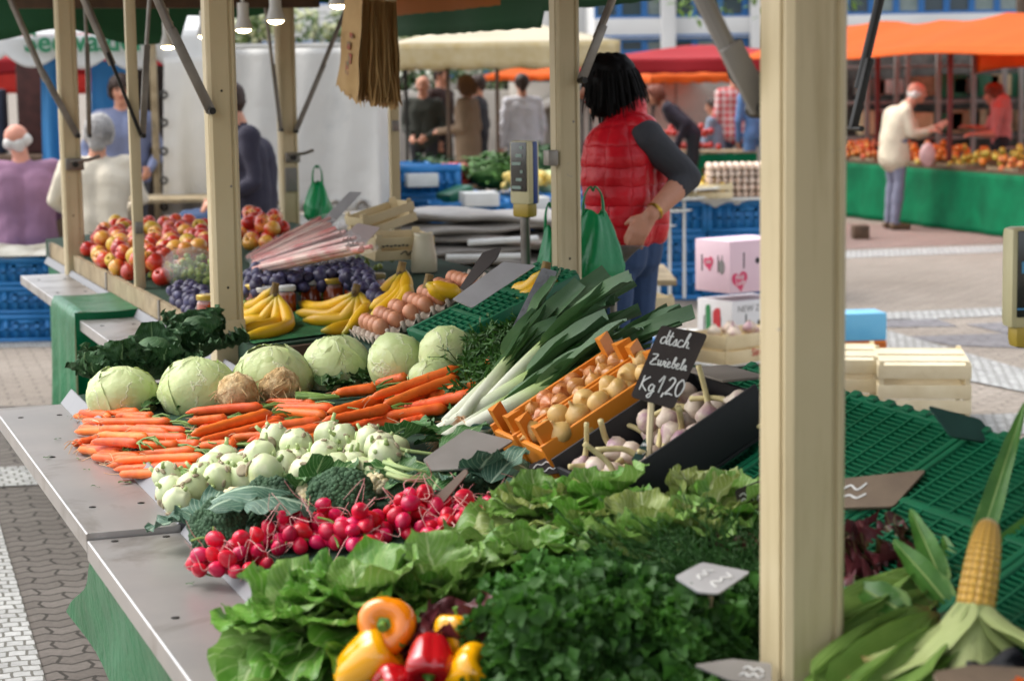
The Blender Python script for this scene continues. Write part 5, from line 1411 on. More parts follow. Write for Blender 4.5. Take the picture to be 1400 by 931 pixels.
def bananas(label, crown, tips, sag, seed, r=.021, lift=0.05, stickers=()):
    rr = random.Random(seed); cpx, cpy, ch = crown
    o = T(cpx, cpy + ch * 0)
    d0 = sum(T(t_[0], t_[1], r).y for t_ in tips) / len(tips) + .02
    o = D(cpx, cpy, d0)
    root = thing('banana_bunch', label, 'bananas', TR(o), 'banana bunches at the near edge of the far table')
    for i, (px, py, dd, sx, sy) in enumerate(tips):
        e = T(px, py, r * .85) + Vector((0, dd * .4, 0)) - o; st0 = Vector((rr.gauss(0, .005), .012 * i - .02, rr.gauss(0, .004)))
        sg = (CM @ Vector((sx, -sy, 0))) * (d0 / F) + Vector((0, -.02, 0))
        ba = MB().add(banana_geo(st0, e, sg, r * rr.uniform(.93, 1.07), o)).build('banana', M_banana, root, smooth=True)
        if i in stickers:
            q = st0.lerp(e, .5) + sg; dv = (CAM - (o + q)).normalized(); ex = (e - st0).normalized()
            MB().add(sphere(1, 12, 8)).build('sticker', M_stick, ba, frame(q + dv * r * .93, x=ex, z=(dv - ex * dv.dot(ex)).normalized()) @ SC(.016, .008, .0035), smooth=True)
    MB().add(tube(catmull([(0, 0, -.012), (.002, 0, .008), (.006, .0, .026)], 3), [.016, .015, .014, .013, .012, .012, .012], 9)).build('crown', mat('banana_crown', '#8a7036', '#5e4a2a', rough=.7, ns=40), root)
bananas('first banana bunch with blue stickers, beside the thick cream post', (375, 398, 0), [(326, 428, .02, -5, 14), (322, 440, .0, 4, 20), (326, 452, -.03, 22, 26), (330, 460, -.06, 40, 22), (335, 420, .07, 0, 8)], None, 231, stickers=(2, 3))
bananas('second banana bunch, fanned out above the large white cabbages', (486, 400, 0), [(408, 415, .05, 0, 12), (405, 428, .03, 6, 16), (415, 438, -.01, 14, 18), (440, 452, -.04, 22, 18), (470, 455, -.06, 30, 12)], None, 232, stickers=(3,))
bananas('third banana bunch, behind the brown eggs', (548, 370, 0), [(505, 415, .05, 0, 6), (505, 424, .03, 8, 10), (505, 436, -.01, 16, 14), (510, 448, -.04, 24, 16), (530, 430, .08, 12, 2)], None, 233, stickers=(1,))
bananas('bananas showing under the long light grey tag next to the scale', (745, 372, 0), [(700, 400, .03, 6, 6), (705, 412, .0, 10, 10), (718, 416, -.03, 14, 8)], None, 234)
bananas('short bananas partly hidden behind the egg tray', (585, 388, 0), [(612, 404, .02, 4, 4), (628, 400, .05, 2, 2)], None, 235)

# eggs
M_egg = mat('brown_egg_shell', '#c78a68', '#b97a58', rough=.5, ns=9, rnd=.12, sss=.05); M_pulp = mat('grey_egg_tray_pulp', '#b3a596', '#a0917f', rough=.9, ns=40, bs=90, bstr=.5)
eg = MB().add(sphere(.0225, 18, 12, lambda q: 1 + .20 * max(0, q.z) ** 1.3)).mesh('egg', M_egg)
egs = math.atan(.42)
a0 = T(520, 474)
u0, v0 = uv(a0)
ME = TR(a0 + ZD * .012) @ RZ(YAW) @ RY(-egs)
def tray(a, b): 
    x, y = a * .40 - .02, b * .25 - .02
    return (x, y, .012 + .014 * math.cos(2 * PI * x / .047) * math.cos(2 * PI * y / .047))
tb = MB().add(grid(tray, 68, 42)); 
for k in range(9): tb.add(lathe([(.008, .0), (.006, .030), (.0, .032)], 8), TR((-.02 + .047 * k, -.02, 0)))
eo = tb.build('egg_tray', M_pulp, None, ME, smooth=True); tag(eo, 'grey pulp egg tray tilted beside the third banana bunch', 'egg tray')
m_ = eo.modifiers.new('t', 'SOLIDIFY'); m_.thickness = .003
rr = random.Random(240)
for i in range(7):
    for j in range(4):
        if (i + j * 3) % 7 == 5 and j < 2: continue
        o = link('egg', eg, None, ME @ TR((.0235 + .047 * i, .0235 * 1 + .047 * j, .030)) @ RX(rr.uniform(-.15, .15)) @ RZ(rr.uniform(0, 6)))
        tag(o, 'brown egg standing in the grey pulp tray', 'egg', 'brown eggs in the tray')
# green crate behind the eggs, green mat under the bananas
up_, vp_ = uv(T(672, 438))
lattice_panel(SM(vp_, up_, zs(up_, vp_) + .045) @ RY(-egs), .40, .30, 'green_crate', 'green plastic crate between the egg tray and the carrot greens', 'crate', 'green crates laid as a sloping display', M_gcrate, 22, 4)
b = MB(); b.add(grid(lambda a, c: S(1.36 + .55 * a, 6.02 + .75 * c, zs(9, 1.36 + .55 * a) + .003 + .003 * math.sin(a * 30) * math.sin(c * 23)), 24, 24))
tag(b.build('artificial_grass_mat', mat('green_grass_mat', '#1c6a35', '#145228', rough=.9, ns=90, bs=160, bstr=1.0)), 'green artificial grass mat under the banana bunches', 'mat')
# wrapped asparagus / rhubarb stalks
M_rhub = mat('pink_white_stalk', '#d2b3a6', '#bf5f58', rough=.45, ns=6, lo=.40, hi=.62, rnd=.12); M_wrap = NT('shiny_wrapping_film').finish((.92, .9, .9, 1), rough=.1, alpha=.10, spec=.9)
rr = random.Random(250)
for i in range(7):
    a, b_ = (345 + 2 * i, 352 + 3 * i), (445 + 9 * i, 298 + 7 * i)
    p0, p1 = T(*a, .10), T(*b_, .20)
    o = p0; root = thing('stalk_pack', 'pack of pinkish white stalks in clear film slanting behind the plums', 'stalks', TR(o), 'film-wrapped stalk packs behind the plums')
    d = p1 - p0; sd = d.cross(ZD).normalized(); m = MB()
    for k in range(5):
        q = sd * (k - 2) * .013 + ZD * rr.uniform(-.005, .008)
        m.add(tube([q, q + d * .5 + ZD * .003, q + d * rr.uniform(.93, 1)], [.0085, .009, .0065], 7))
    m.build('stalks', M_rhub, root)
    MB().add(tube([d * -.03, d * .1, d * .9, d * 1.04], [.03, .040, .040, .026], 14, True, .55)).build('wrapping_film', M_wrap, root)
# small veneer crates and jug at the back of the far table
def veneer_crate(name, label, M, lx, ly, h, m=M_wood, slats=2, group=None, gap=.012, top=False):
    root = thing(name, label, 'crate', M, group)
    b = MB(); sh = (h - gap * (slats - 1)) / slats
    for k in range(slats):
        z = sh / 2 + k * (sh + gap)
        for s in (-1, 1):
            b.add(box(lx, .005, sh, .0008, (0, s * (ly / 2 - .0025), z))); b.add(box(.005, ly - .012, sh, .0008, (s * (lx / 2 - .0025), 0, z)))
    b.build('side_slats', m, root)
    b = MB()
    for k in range(4): b.add(box(lx - .014, ly / 4 - .008, .004, 0, (0, -ly / 2 + (k + .5) * ly / 4, .004)))
    b.build('bottom', m, root)
    for x in (-1, 1):
        for y in (-1, 1): MB().add(prism([(0, 0), (-x * .022, 0), (0, -y * .022)] if x * y > 0 else [(0, 0), (0, -y * .022), (-x * .022, 0)], h + .012)).build('corner_post', m, root, TR((x * (lx / 2 - .0055), y * (ly / 2 - .0055), .001)))
    if top:
        b = MB()
        for k in range(5): b.add(box(lx - .004, ly / 5 - .028, .005, 0, (0, -ly / 2 + (k + .5) * ly / 5, h - .004 + .003 * (k % 2))))
        b.build('top_slats', m, root)
    return root
p = T(543, 372); wc = veneer_crate('small_wooden_crate', 'small wooden fruit crate with black print, behind the wrapped grapes', TR(p + ZD * .06) @ RZ(YAW + .1) @ RX(.1), .24, .16, .085, group='small wooden crates on the far table')
mm = MB()
for k in range(7): mm.add(box(.010, .002, .006, 0, (-.09 + k * .016, -.0835, .055 + .002 * (k % 2))))
mm.add(tube(catmull([(-.02, -.0835, .022), (.0, -.0835, .034), (.01, -.0835, .018), (.03, -.0835, .036), (.05, -.0835, .020)], 4), .002, 5)); mm.build('print', M_black, wc)
p = T(525, 352); veneer_crate('small_wooden_crate', 'small wooden crate tilted above the clear pink tag', TR(p + ZD * .12) @ RZ(YAW + .2) @ RY(-.25), .24, .16, .08, group='small wooden crates on the far table')
M_jug = mat('cream_plastic_jug', '#cfc5a8', '#c3b899', rough=.4, ns=4)
p = T(580, 372)
jug = thing('jug', 'cream plastic jug standing behind the bananas next to the slim post', 'jug', TR(p) @ RZ(YAW) @ SC(.8))
MB().add(lathe([(0, .0), (.055, .0), (.062, .006), (.060, .08), (.048, .135), (.042, .17), (.045, .182), (.040, .182), (.037, .17), (.043, .13), (.055, .02), (0, .012)], 28)).build('body', M_jug, jug, smooth=True)

# ------------------------------------------------------------------ maize
def corn_mat():
    t = NT('maize_kernels'); co = t.coord(False); u, v = t.uvs()
    a = t.math('PINGPONG', t.math('MULTIPLY', u, 14), .5); b = t.math('PINGPONG', t.math('MULTIPLY', v, 34), .5)
    h = t.math('MULTIPLY', t.math('POWER', t.math('MULTIPLY', a, 2), .5), t.math('POWER', t.math('MULTIPLY', b, 2), .5))
    col = t.mix(t.ramp(h, .0, .5), C('#a8782a'), C('#e0b050'))
    col = t.mix(t.ramp(v, .80, 1.0), col, C('#e9d9a4'))
    return t.finish(col, rough=.32, bump=h, bstr=.8, bdist=.004)
M_corn = corn_mat()
def husk_mat(name, a, b_, cv):
    t = NT(name); co = t.coord(); u, v = t.uvs()
    st_ = t.math('PINGPONG', t.math('ADD', t.math('MULTIPLY', u, 16), t.math('MULTIPLY', t.noise(co, 18, 2), .8)), .5)
    col = t.mix(t.ramp(t.noise(co, 9, 4), .35, .65), C(a), C(b_))
    col = t.mix(t.math('MULTIPLY', t.ramp(st_, .30, .5), .6), col, C(cv))
    col = t.mix(t.ramp(v, .88, 1.0), col, C('#8a7a44'))
    col = t.objrand(col, .14)
    return t.finish(col, rough=.5, bump=st_, bstr=.5, bdist=.003, trans=.15, spec=.3)
M_husk = husk_mat('maize_husk', '#5f8636', '#7a9a48', '#a3b871'); M_huskp = husk_mat('pale_maize_husk', '#a3b46c', '#b6c182', '#ccd3a2')
M_huskd = leafmat('maize_leaf_blade', '#3f6f2a', '#588a3a', '#9cb86c', n=.5, rough=.45, trans=.2, rib=.05)
def husk_tex(m): return m
def corn_ear(label, base, tip, r, seed, bare=0.0, nh=9):
    rr = random.Random(seed); ax = tip - base; L = ax.length; Z = ax.normalized()
    root = thing('maize_cob', label, 'maize', frame(base, x=Z.orthogonal(), z=Z), 'maize cobs at the near end of the table')
    pr = [(0, 0), (r * .85, .0), (r * .98, L * .12), (r, L * .4), (r * .9, L * .7), (r * .70, L * .88), (r * .45, L * .97), (0, L)]
    cp = [(max(0, q.x), q.z) for q in catmull([(a, 0, b) for a, b in pr], 4)]; cp[0] = (0, cp[0][1]); cp[-1] = (0, cp[-1][1])
    if bare: MB().add(lathe(cp, 28)).build('cob', M_corn, root, smooth=True)
    else: MB().add(lathe([(a * 1.05, b) for a, b in cp], 20, lambda a, z: 1 + .04 * math.sin(a * 5 + z * 20))).build('inner_husk', M_husk, root, smooth=True)
    for k in range(nh):
        az = k * 2.4 + rr.uniform(-.3, .3)
        if bare:
            g = leaf(L * rr.uniform(.7, 1.15), r * rr.uniform(2.2, 3.0), 4, 10, bend=rr.uniform(.2, .7), b0=rr.uniform(-1.35, -.55), cup=-.4, ruf=.05, freq=2, seed=seed + k, shape=(.45, .5), tipw=.10)
            M = RZ(az) @ TR((0, r * .92, L * rr.uniform(.22, .32)))
        else:
            g = leaf(L * rr.uniform(.95, 1.2), r * rr.uniform(2.6, 3.3), 5, 12, bend=rr.uniform(.18, .34), b0=1.47, cup=-.7, ruf=.02, freq=1.2, seed=seed + k, shape=(.55, .5), tipw=.04)
            g = ([(x, y + r * 1.06 - (abs(x) / (r * 1.4)) ** 2 * r * .6, z) for x, y, z in g[0]], g[1], g[2])
            M = RZ(az)
        MB().add(g).build('husk_leaf', M_huskp if bare else M_husk, root, M, smooth=True)
    if not bare:
        m = MB()
        for k in range(24):
            e = Vector((rr.gauss(0, .012), rr.gauss(0, .012), L + rr.uniform(.01, .04))); m.add(tube([Vector((0, 0, L * .95)), e * .98, e + Vector((rr.gauss(0, .01), rr.gauss(0, .01), -.004))], .0009, 4, False))
        m.build('silk', mat('corn_silk', '#5a3a22', '#3e2716', rough=.7), root)
    return root
dC = 2.62
corn_ear('bare yellow maize cob standing upright with its husk pulled down', D(1325, 880, dC), D(1353, 708, dC + .06), .0255, 301, 1.0, 19)
for (a, b_, lab, s, dd) in [((1128, 960), (1268, 858), 'green maize cob in its husk right beside the foreground post', 302, 2.62), ((1165, 1010), (1300, 890), 'large pale green maize cob in front of the heap', 303, 2.5), ((1130, 885), (1250, 812), 'maize cob in its husk below the bronze lettuce', 304, 2.75), ((1130, 920), (1262, 838), 'maize cob half hidden behind the foreground post', 305, 2.7), ((1395, 985), (1450, 850), 'maize cob at the frame side right of the bare one', 307, 2.6), ((1240, 890), (1302, 800), 'maize cob behind the bare one with brown silk', 308, 2.8)]:
    corn_ear(lab, D(*a, dd), D(*b_, dd + .12), .0265, s, 0, 6)
root = thing('maize_leaves', 'broad green maize leaf blades behind the bare cob', 'leaves', TR(D(1340, 780, 2.8)))
o = D(1340, 780, 2.8); rr = random.Random(310)
for (bx, by, tx, ty, wd, dd) in [(1325, 790, 1398, 560, .034, .1), (1290, 800, 1246, 700, .035, .05), (1300, 830, 1225, 742, .04, 0), (1345, 800, 1450, 690, .06, .05), (1370, 830, 1470, 720, .07, .0), (1320, 810, 1290, 735, .03, .08), (1380, 790, 1440, 640, .05, .15), (1240, 840, 1170, 800, .05, -.05), (1250, 870, 1160, 850, .05, -.08)]:
    p0 = D(bx, by, 2.8 + dd); p1 = D(tx, ty, 2.8 + dd + .08); ax = p1 - p0; L = ax.length
    g = leaf(L * 1.05, wd, 3, 12, bend=-.35, b0=.18, cup=.35, ruf=.06, freq=2, seed=bx, shape=(.55, .6))
    MB().add(g).build('leaf_blade', M_huskd, root, frame(p0 - o, y=ax.normalized(), z=(CAM - p0 + ZD * 1.0).normalized()), smooth=True)
# board with a black cloth at the very front right
r_, p_ = tagpl('brown price board with orange marks at the foot of the maize', [(1276, 918), (1330, 908), (1420, 914), (1420, 950), (1290, 950)], (1340, 925), nst(0, -.4, .9), M_tagbr, .006, d=2.35, name='price_board')
scribble(r_, [p_[1], p_[2], p_[3], p_[4]], [(.2, .15, .5)], m=M_orange, seed=11, r=.003)
b = MB().add(grid(lambda a, c: D(1325 + 110 * a, 918 - 40 * a ** .7 * (1 - c) + 22 * c, 2.40 + .08 * (1 - c)) + Vector((0, .02 * math.sin(a * 9 + c * 5), .012 * math.sin(a * 12 + 2))), 16, 8))
o = b.build('black_cloth', mat('black_fabric', '#1c1d22', '#141519', rough=.9, ns=30), None, smooth=True); o.modifiers.new('s', 'SOLIDIFY').thickness = .004
tag(o, 'crumpled black cloth on the brown board at the foot of the maize', 'cloth')

# ------------------------------------------------------------------ scales, bags, lamps
M_creampl = mat('cream_plastic', '#cfc69c', '#c4ba8e', rough=.4); M_disp = mat('dark_display', '#20241f', '#181b18', rough=.2, coat=.5); M_dblue = mat('blue_plastic', '#1f3f86', rough=.4)
M_seg = mat('pale_display_print', '#8fa79b', rough=.5)
dS = 7.0
p = D(717, 236, dS); wS = .062; hS = .215
scale_ = thing('weighing_scale', 'cream weighing scale display with blue stripe on a steel pole beside the wide post', 'scale', TR(p) @ RZ(R(46)))
MB().add(box(.055, .09, hS, .010)).build('housing', M_creampl, scale_)
MB().add(box(.022, .092, hS * .98, .004, (.006, -.0015, 0))).build('blue_stripe', M_dblue, scale_)
MB().add(box(.004, .074, hS * .78, .002, (-.0275, 0, .02))).build('display', M_disp, scale_)
m = MB()
for k in range(6): m.add(box(.003, .012 + .03 * ((k * 7) % 3) / 2, .010, 0, (-.0300, -.015 + .012 * (k % 3), .085 - .027 * k)))
m.build('display_print', M_seg, scale_)
MB().add(box(.05, .075, .05, .012, (0, 0, -hS / 2 - .02))).build('neck', mat('yellow_plastic', '#b59a3a', rough=.45), scale_)
MB().add(tube([(0, 0, -hS / 2 - .04), (0, 0, -.48)], .017, 14)).build('pole', M_steel, scale_)
MB().add(box(.20, .30, .05, .01, (.02, .02, -.50))).build('base', M_creampl, scale_)
MB().add(box(.06, .03, .012, .002, (.055, .02, .045))).build('clamp_arm', M_dark, scale_)
p = D(1440, 378, 3.55)
s2 = thing('weighing_scale', 'black-faced weighing scale on a grey pole at the table end behind the maize', 'scale', TR(p) @ RZ(R(6)))
MB().add(box(.17, .055, .175, .012)).build('housing', M_creampl, s2)
MB().add(box(.150, .004, .150, .003, (0, -.0285, .008))).build('display', M_disp, s2)
m = MB()
for k, (x, z, w_, h_) in enumerate(((-.02, .070, .05, .006), (-.015, .045, .05, .012), (-.062, .02, .012, .02), (-.05, .018, .02, .008), (-.04, -.03, .03, .012), (-.03, -.052, .09, .003))): m.add(box(w_, .003, h_, 0, (x, -.0315, z)))
m.build('display_print', mat('blue_print', '#3f86b4', '#5a9ab8', rough=.5), s2)
MB().add(box(.15, .05, .05, .014, (0, 0, -.098))).build('neck', mat('yellow_plastic', '#b59a3a', rough=.45), s2)
MB().add(box(.05, .04, .42, .006, (.0, .0, -.30))).build('pole', M_grey, s2)
MB().add(box(.30, .25, .05, .012, (0, 0, -.52))).build('base', M_creampl, s2)
MB().add(box(.04, .05, .40, .004, (0, 0, -.74))).build('support', M_steel, s2)
# carrier bags
M_gbag = mat('green_carrier_bag', '#0f9a5a', '#0c8a4e', rough=.3, ns=6, trans=.25, bs=14, bstr=.3, bd=.02)
def hung_bag(label, px0, py0, px1, py1, d, seed, group=None, thick=.09):
    top = D((px0 + px1) / 2, py0, d); W_ = (px1 - px0) / F * d; Hh = (py1 - py0) / F * d
    def f(a, b):
        an = 2 * PI * a; k = .34 + .66 * min(1, b * 1.6) ** .8
        if b > .93: k *= 1 - (b - .93) * 4
        fold = 1 + .10 * math.sin(an * 5 + seed + b * 4) + .06 * math.sin(an * 9 + b * 7) 
        return (W_ / 2 * k * math.cos(an) * fold, thick * k * math.sin(an) * fold, -Hh * b + .01 * math.sin(an * 3 + seed))
    root = thing('carrier_bag', label, 'bag', TR(top), group)
    MB().add(grid(f, 40, 22)).build('body', M_gbag, root, smooth=True)
    for s in (-1, 1):
        MB().add(tube(catmull([(s * W_ * .18, 0, -.03), (s * W_ * .16, .01 * s, .05), (s * W_ * .05, 0, .085), (0, 0, .07)], 5), [.018, .018, .017, .016, .014, .012, .010, .009, .009, .009, .008, .008, .008, .008, .008, .008], 8, True, .35)).build('handle', M_gbag, root, smooth=True)
hung_bag('green carrier bag hanging on the right side of the wide post before the woman', 772, 290, 850, 405, 6.95, 1, 'green carrier bags by the scale')
hung_bag('green carrier bag hanging on the left side of the wide post under the scale', 733, 312, 772, 405, 6.95, 2, 'green carrier bags by the scale')
hung_bag('green carrier bag hooked low on the far cream post', 416, 250, 452, 300, 10.2, 3)
# metal scoop behind the bag
sc_o = MB().add(grid(lambda a, b: (.11 * (b) * math.cos(PI * a), .07 * b * math.sin(PI * a) - .02, -.10 * (1 - b) ** 1.5), 16, 8)).build('scale_pan', M_steel, None, TR(D(838, 338, 7.1)) @ RZ(.3), smooth=True)
sc_o.modifiers.new('s', 'SOLIDIFY').thickness = .002
tag(sc_o, 'steel scale pan behind the green carrier bag at the woman with the red vest', 'scale pan')
MB().add(tube([(0, 0, -.10), (0, 0, -.30)], .012, 10)).build('stand', M_steel, sc_o)
# brown paper bags
M_paper = mat('brown_paper', '#c2a06a', '#b08d58', rough=.75, ns=8, bs=20, bstr=.2, dirt=('#8a6a3c', 9, .6, .85)); M_print = mat('faded_print', '#7a8a6a', '#b04a3a', rough=.8, ns=20)
dP = 8.0; p = D(508, -8, dP)
for k in range(9):
    x = (k - 4) * .018
    root = thing('paper_bag', 'brown paper bag in the sheaf hanging from the canopy by the slim post', 'paper bag', TR(p + Vector((x * .72 - .01, x * .62, -.003 * k))) @ RZ(R(-58 + (k * 37 % 11) - 5)) @ RX(R(5 + (k * 23 % 7) - 3)) @ RY(R(17 - k * 1.6 + (k * 5 % 3))), 'brown paper bags hung in a sheaf')
    rr = random.Random(k)
    def pf(a, b, s=1): return ((a - .5) * (.17 + .03 * b), s * (.0035 + .004 * b) + .004 * math.sin(a * 9 + k) * b + .006 * math.sin(a * 5 + b * 11 + k * 2) * b, -(.40 + .02 * math.sin(k * 2.3)) * b + .012 * math.sin(a * 22 + k) * (b > .97))
    bb = MB(); bb.add(grid(lambda a, b: pf(a, b, 1), 14, 12)); bb.add(grid(lambda a, b: pf(a, b, -1), 14, 12)); 
    bb.build('bag', M_paper, root, smooth=True)
    if k == 8 or k == 0:
        m = MB()
        for q in range(4): m.add(box(.03, .001, .02 + .01 * q, 0, (.02 - .02 * (q % 2), (.013 if k == 8 else -.013), -.16 - .045 * q)))
        m.build('print', M_print, root)
hook = MB().add(tube([(0, 0, -.02), (0, 0, .30)], .003, 6)).build('bag_string', M_dark, stall)
hook.matrix_local = TR(sv(p)); 
# lamps
def lamp(label, px, py, d, s=1.0):
    p = D(px, py, d)
    root = thing('spot_lamp', label, 'lamp', TR(p), 'lit spot lamps under the canopy')
    MB().add(lathe([(.0, -.001), (.036 * s, .0), (.042 * s, .006), (.030 * s, .045), (.026 * s, .06), (.026 * s, .12), (0, .125)], 20)).build('housing', M_white, root)
    MB().add(lathe([(0, -.016), (.022 * s, -.012), (.036 * s, -.002)], 20)).build('bulb', M_lampglow, root, smooth=True)
    MB().add(tube([(0, 0, .12), (0, 0, .30)], .008, 8)).build('stem', M_white, root)
for lab, px, py, d in (('lit spot lamp left of the slim post above the vendor', 230, 64, 10.2), ('lit spot lamp just left of the thick cream post', 281, 50, 9.9), ('lit spot lamp just right of the thick cream post', 333, 41, 9.4), ('lit spot lamp in front of the far cream post', 377, 29, 8.9), ('lit spot lamp nearest the paper bags', 463, 8, 8.4)):
    lamp(lab, px, py, d)

for r_ in [o for o in COL.objects if o.get('label', '').startswith(('grey price tag with faded', 'grey price tag half', 'brown price tag lying on the green'))]:
    MB().add(tube([(0, 0, -.003), (.004, -.02, -.13)], .004, 6)).build('stake', M_wood, r_)
# scraps on the shelf
rr = random.Random(260)
for px, py, n in ((78, 601, 3), (68, 625, 4), (172, 660, 9), (118, 643, 2), (128, 665, 2), (262, 798, 4), (110, 628, 2), (95, 570, 1)):
    p = G(px, py, .777 if py < 735 else .765); b = MB()
    for k in range(n):
        g = leaf(rr.uniform(.006, .014), rr.uniform(.004, .008), 1, 3, bend=-.6, b0=.5, seed=k); b.add(g, TR((rr.gauss(0, .006), rr.gauss(0, .006), .001)) @ RZ(rr.uniform(0, 6.3)))
    tag(b.build('leaf_scrap', M_kleaf, None, TR(p), smooth=True), 'small dried green leaf scrap lying on the metal shelf', 'leaf scrap', 'leaf scraps on the metal shelf')
# ------------------------------------------------------------------ people
def skin_m(n, c): return mat(n, c, C(c, .9), rough=.55, ns=20, sss=.1)
M_skin = skin_m('skin', '#c98e72'); M_skin2 = skin_m('pink_skin', '#cf8f78')
def cloth(n, c, ns=6, **kw): return mat(n, c, C(c, .86), rough=.85, ns=ns, bs=26, bstr=.35, bd=.01, **kw)
M_hblack = mat('black_hair', '#0c0908', '#080606', rough=.6, ns=60, bs=120, bstr=.3, spec=.12); M_hgrey = mat('grey_hair', '#a9a6a4', '#8d8b8a', rough=.7, ns=60, bs=120, bstr=.5)
M_hwhite = mat('white_hair', '#d6d3ce', '#c3c0bb', rough=.7, ns=60, bs=120, bstr=.5); M_hbrown = mat('brown_hair', '#3a261c', '#2c1c14', rough=.6, ns=60, bs=120, bstr=.5)
M_hred = mat('red_hair', '#7d3c22', '#6a3019', rough=.6, ns=60, bs=120, bstr=.5); M_hblond = mat('light_brown_hair', '#7d5a38', '#6a4a2c', rough=.6, ns=60, bs=120, bstr=.5)
M_shoe = mat('brown_leather', '#6b543c', '#58442f', rough=.5); M_eye = mat('dark_eye', '#1a1210', '#0f0a08', rough=.2); M_lip = mat('lip', '#a8584c', '#984a40', rough=.45)
def capsule(p0, p1, r0, r1, fl=1.0, seg=14):
    p0, p1 = Vector(p0), Vector(p1); ax = p1 - p0; L = ax.length
    if L < 1e-5: ax = Vector((0, 0, 1)); z = ax
    else: z = ax / L
    M = frame(p0, x=z.orthogonal(), z=z); prof = [(0, -r0)]
    for k in range(1, 5): a = PI / 2 * k / 4; prof.append((r0 * math.sin(a), -r0 * math.cos(a)))
    for k in range(0, 4): a = PI / 2 * k / 4; prof.append((r1 * math.cos(a), L + r1 * math.sin(a)))
    prof.append((0, L + r1)); vs, fs, _ = lathe(prof, seg)
    out = []
    for v in vs:
        q = M @ Vector(v)
        if fl != 1: c = p0 + z * max(0, min(L, (q - p0).dot(z))); q.y = c.y + (q.y - c.y) * fl
        out.append(q)
    return out, fs
def remesh(prims, voxel, smooth=4, extra=None):
    b = MB()
    for p in prims: b.add(capsule(*p[:5]))
    me = b.mesh('body', M_skin, True); o = bpy.data.objects.new('tmp', me); COL.objects.link(o)
    m = o.modifiers.new('r', 'REMESH'); m.mode = 'VOXEL'; m.voxel_size = voxel
    m = o.modifiers.new('s', 'SMOOTH'); m.factor = .5; m.iterations = smooth
    bpy.context.view_layer.update()
    out = bpy.data.meshes.new_from_object(o.evaluated_get(bpy.context.evaluated_depsgraph_get()))
    bpy.data.objects.remove(o); bpy.data.meshes.remove(me)
    out.polygons.foreach_set('use_smooth', [True] * len(out.polygons))
    return out
def colour_faces(me, prims, mats):
    n = len(me.polygons); c = np.empty(n * 3, dtype=np.float32); me.polygons.foreach_get('center', c); c = c.reshape(-1, 3)
    best = np.full(n, 1e9); idx = np.zeros(n, dtype=np.int32)
    for p0, p1, r0, r1, fl, mi in prims:
        a = np.array(p0, dtype=float); d = np.array(p1, dtype=float) - a; L2 = max(1e-9, d @ d)
        t = np.clip((c - a) @ d / L2, 0, 1); o = c - (a + t[:, None] * d); o[:, 1] /= fl
        s = np.linalg.norm(o, axis=1) - (r0 + (r1 - r0) * t)
        m = s < best; best[m] = s[m]; idx[m] = mi
    me.materials.clear()
    for m in mats: me.materials.append(m)
    me.polygons.foreach_set('material_index', idx)
def hand_prims(w, d, nrm, side, curl=.5, mi=0, s=1.0, spread=.16):
    """w wrist, d pointing direction, nrm the back of the hand, side = thumb side direction"""
    d = d.normalized(); side = (side - d * side.dot(d)).normalized(); nrm = side.cross(d) if side.cross(d).dot(nrm) > 0 else d.cross(side)
    out = []; 
    for k, (ln, off) in enumerate(((.072, .030), (.080, .010), (.074, -.010), (.058, -.029))):
        kn = w + d * (.085 - .006 * abs(k - 1)) * s + side * off * s
        out.append((w + side * off * .45 * s, kn, .014 * s, .0125 * s, 1, mi))
        a = curl; f1 = (d * math.cos(a) - nrm * math.sin(a) + side * spread * (1.2 - k) * .5).normalized(); m1 = kn + f1 * ln * .5 * s
        a *= 1.9; f2 = (d * math.cos(a) - nrm * math.sin(a)).normalized()
        m2 = m1 + f2 * ln * .5 * s
        out += [(kn, m1, .0105 * s, .0095 * s, 1, mi), (m1, m2, .0095 * s, .0075 * s, 1, mi)]
    tb = w + d * .025 * s + side * .022 * s; t1 = tb + (d * .6 + side * .8 - nrm * .2).normalized() * .038 * s; t2 = t1 + (d * .9 + side * .35 - nrm * .3).normalized() * .032 * s
    out += [(w + d * .01, tb, .015 * s, .015 * s, 1, mi), (tb, t1, .013 * s, .011 * s, 1, mi), (t1, t2, .011 * s, .0085 * s, 1, mi)]
    return out
SIT = dict(pelvis=(0, 0, .55), waist=(0, .02, .72), chest=(0, .04, .93), neck=(0, .07, 1.10), head=(0, .10, 1.23), shL=(-.19, .05, 1.05), shR=(.19, .05, 1.05), hipL=(-.10, .02, .53), hipR=(.10, .02, .53), kneeL=(-.13, .46, .54), kneeR=(.13, .46, .54), ankL=(-.12, .42, .09), ankR=(.12, .42, .09), elL=(-.25, .12, .78), elR=(.25, .12, .78), wrL=(-.12, .36, .68), wrR=(.12, .36, .68))
STD = dict(pelvis=(0, 0, .95), waist=(0, .0, 1.12), chest=(0, .01, 1.31), neck=(0, .0, 1.47), head=(0, .02, 1.605), shL=(-.185, 0, 1.40), shR=(.185, 0, 1.40), hipL=(-.09, 0, .92), hipR=(.09, 0, .92), kneeL=(-.10, .02, .50), kneeR=(.10, .02, .50), ankL=(-.10, -.02, .09), ankR=(.10, -.02, .09), elL=(-.25, -.04, 1.11), elR=(.25, -.04, 1.11), wrL=(-.24, .08, .88), wrR=(.24, .08, .88))
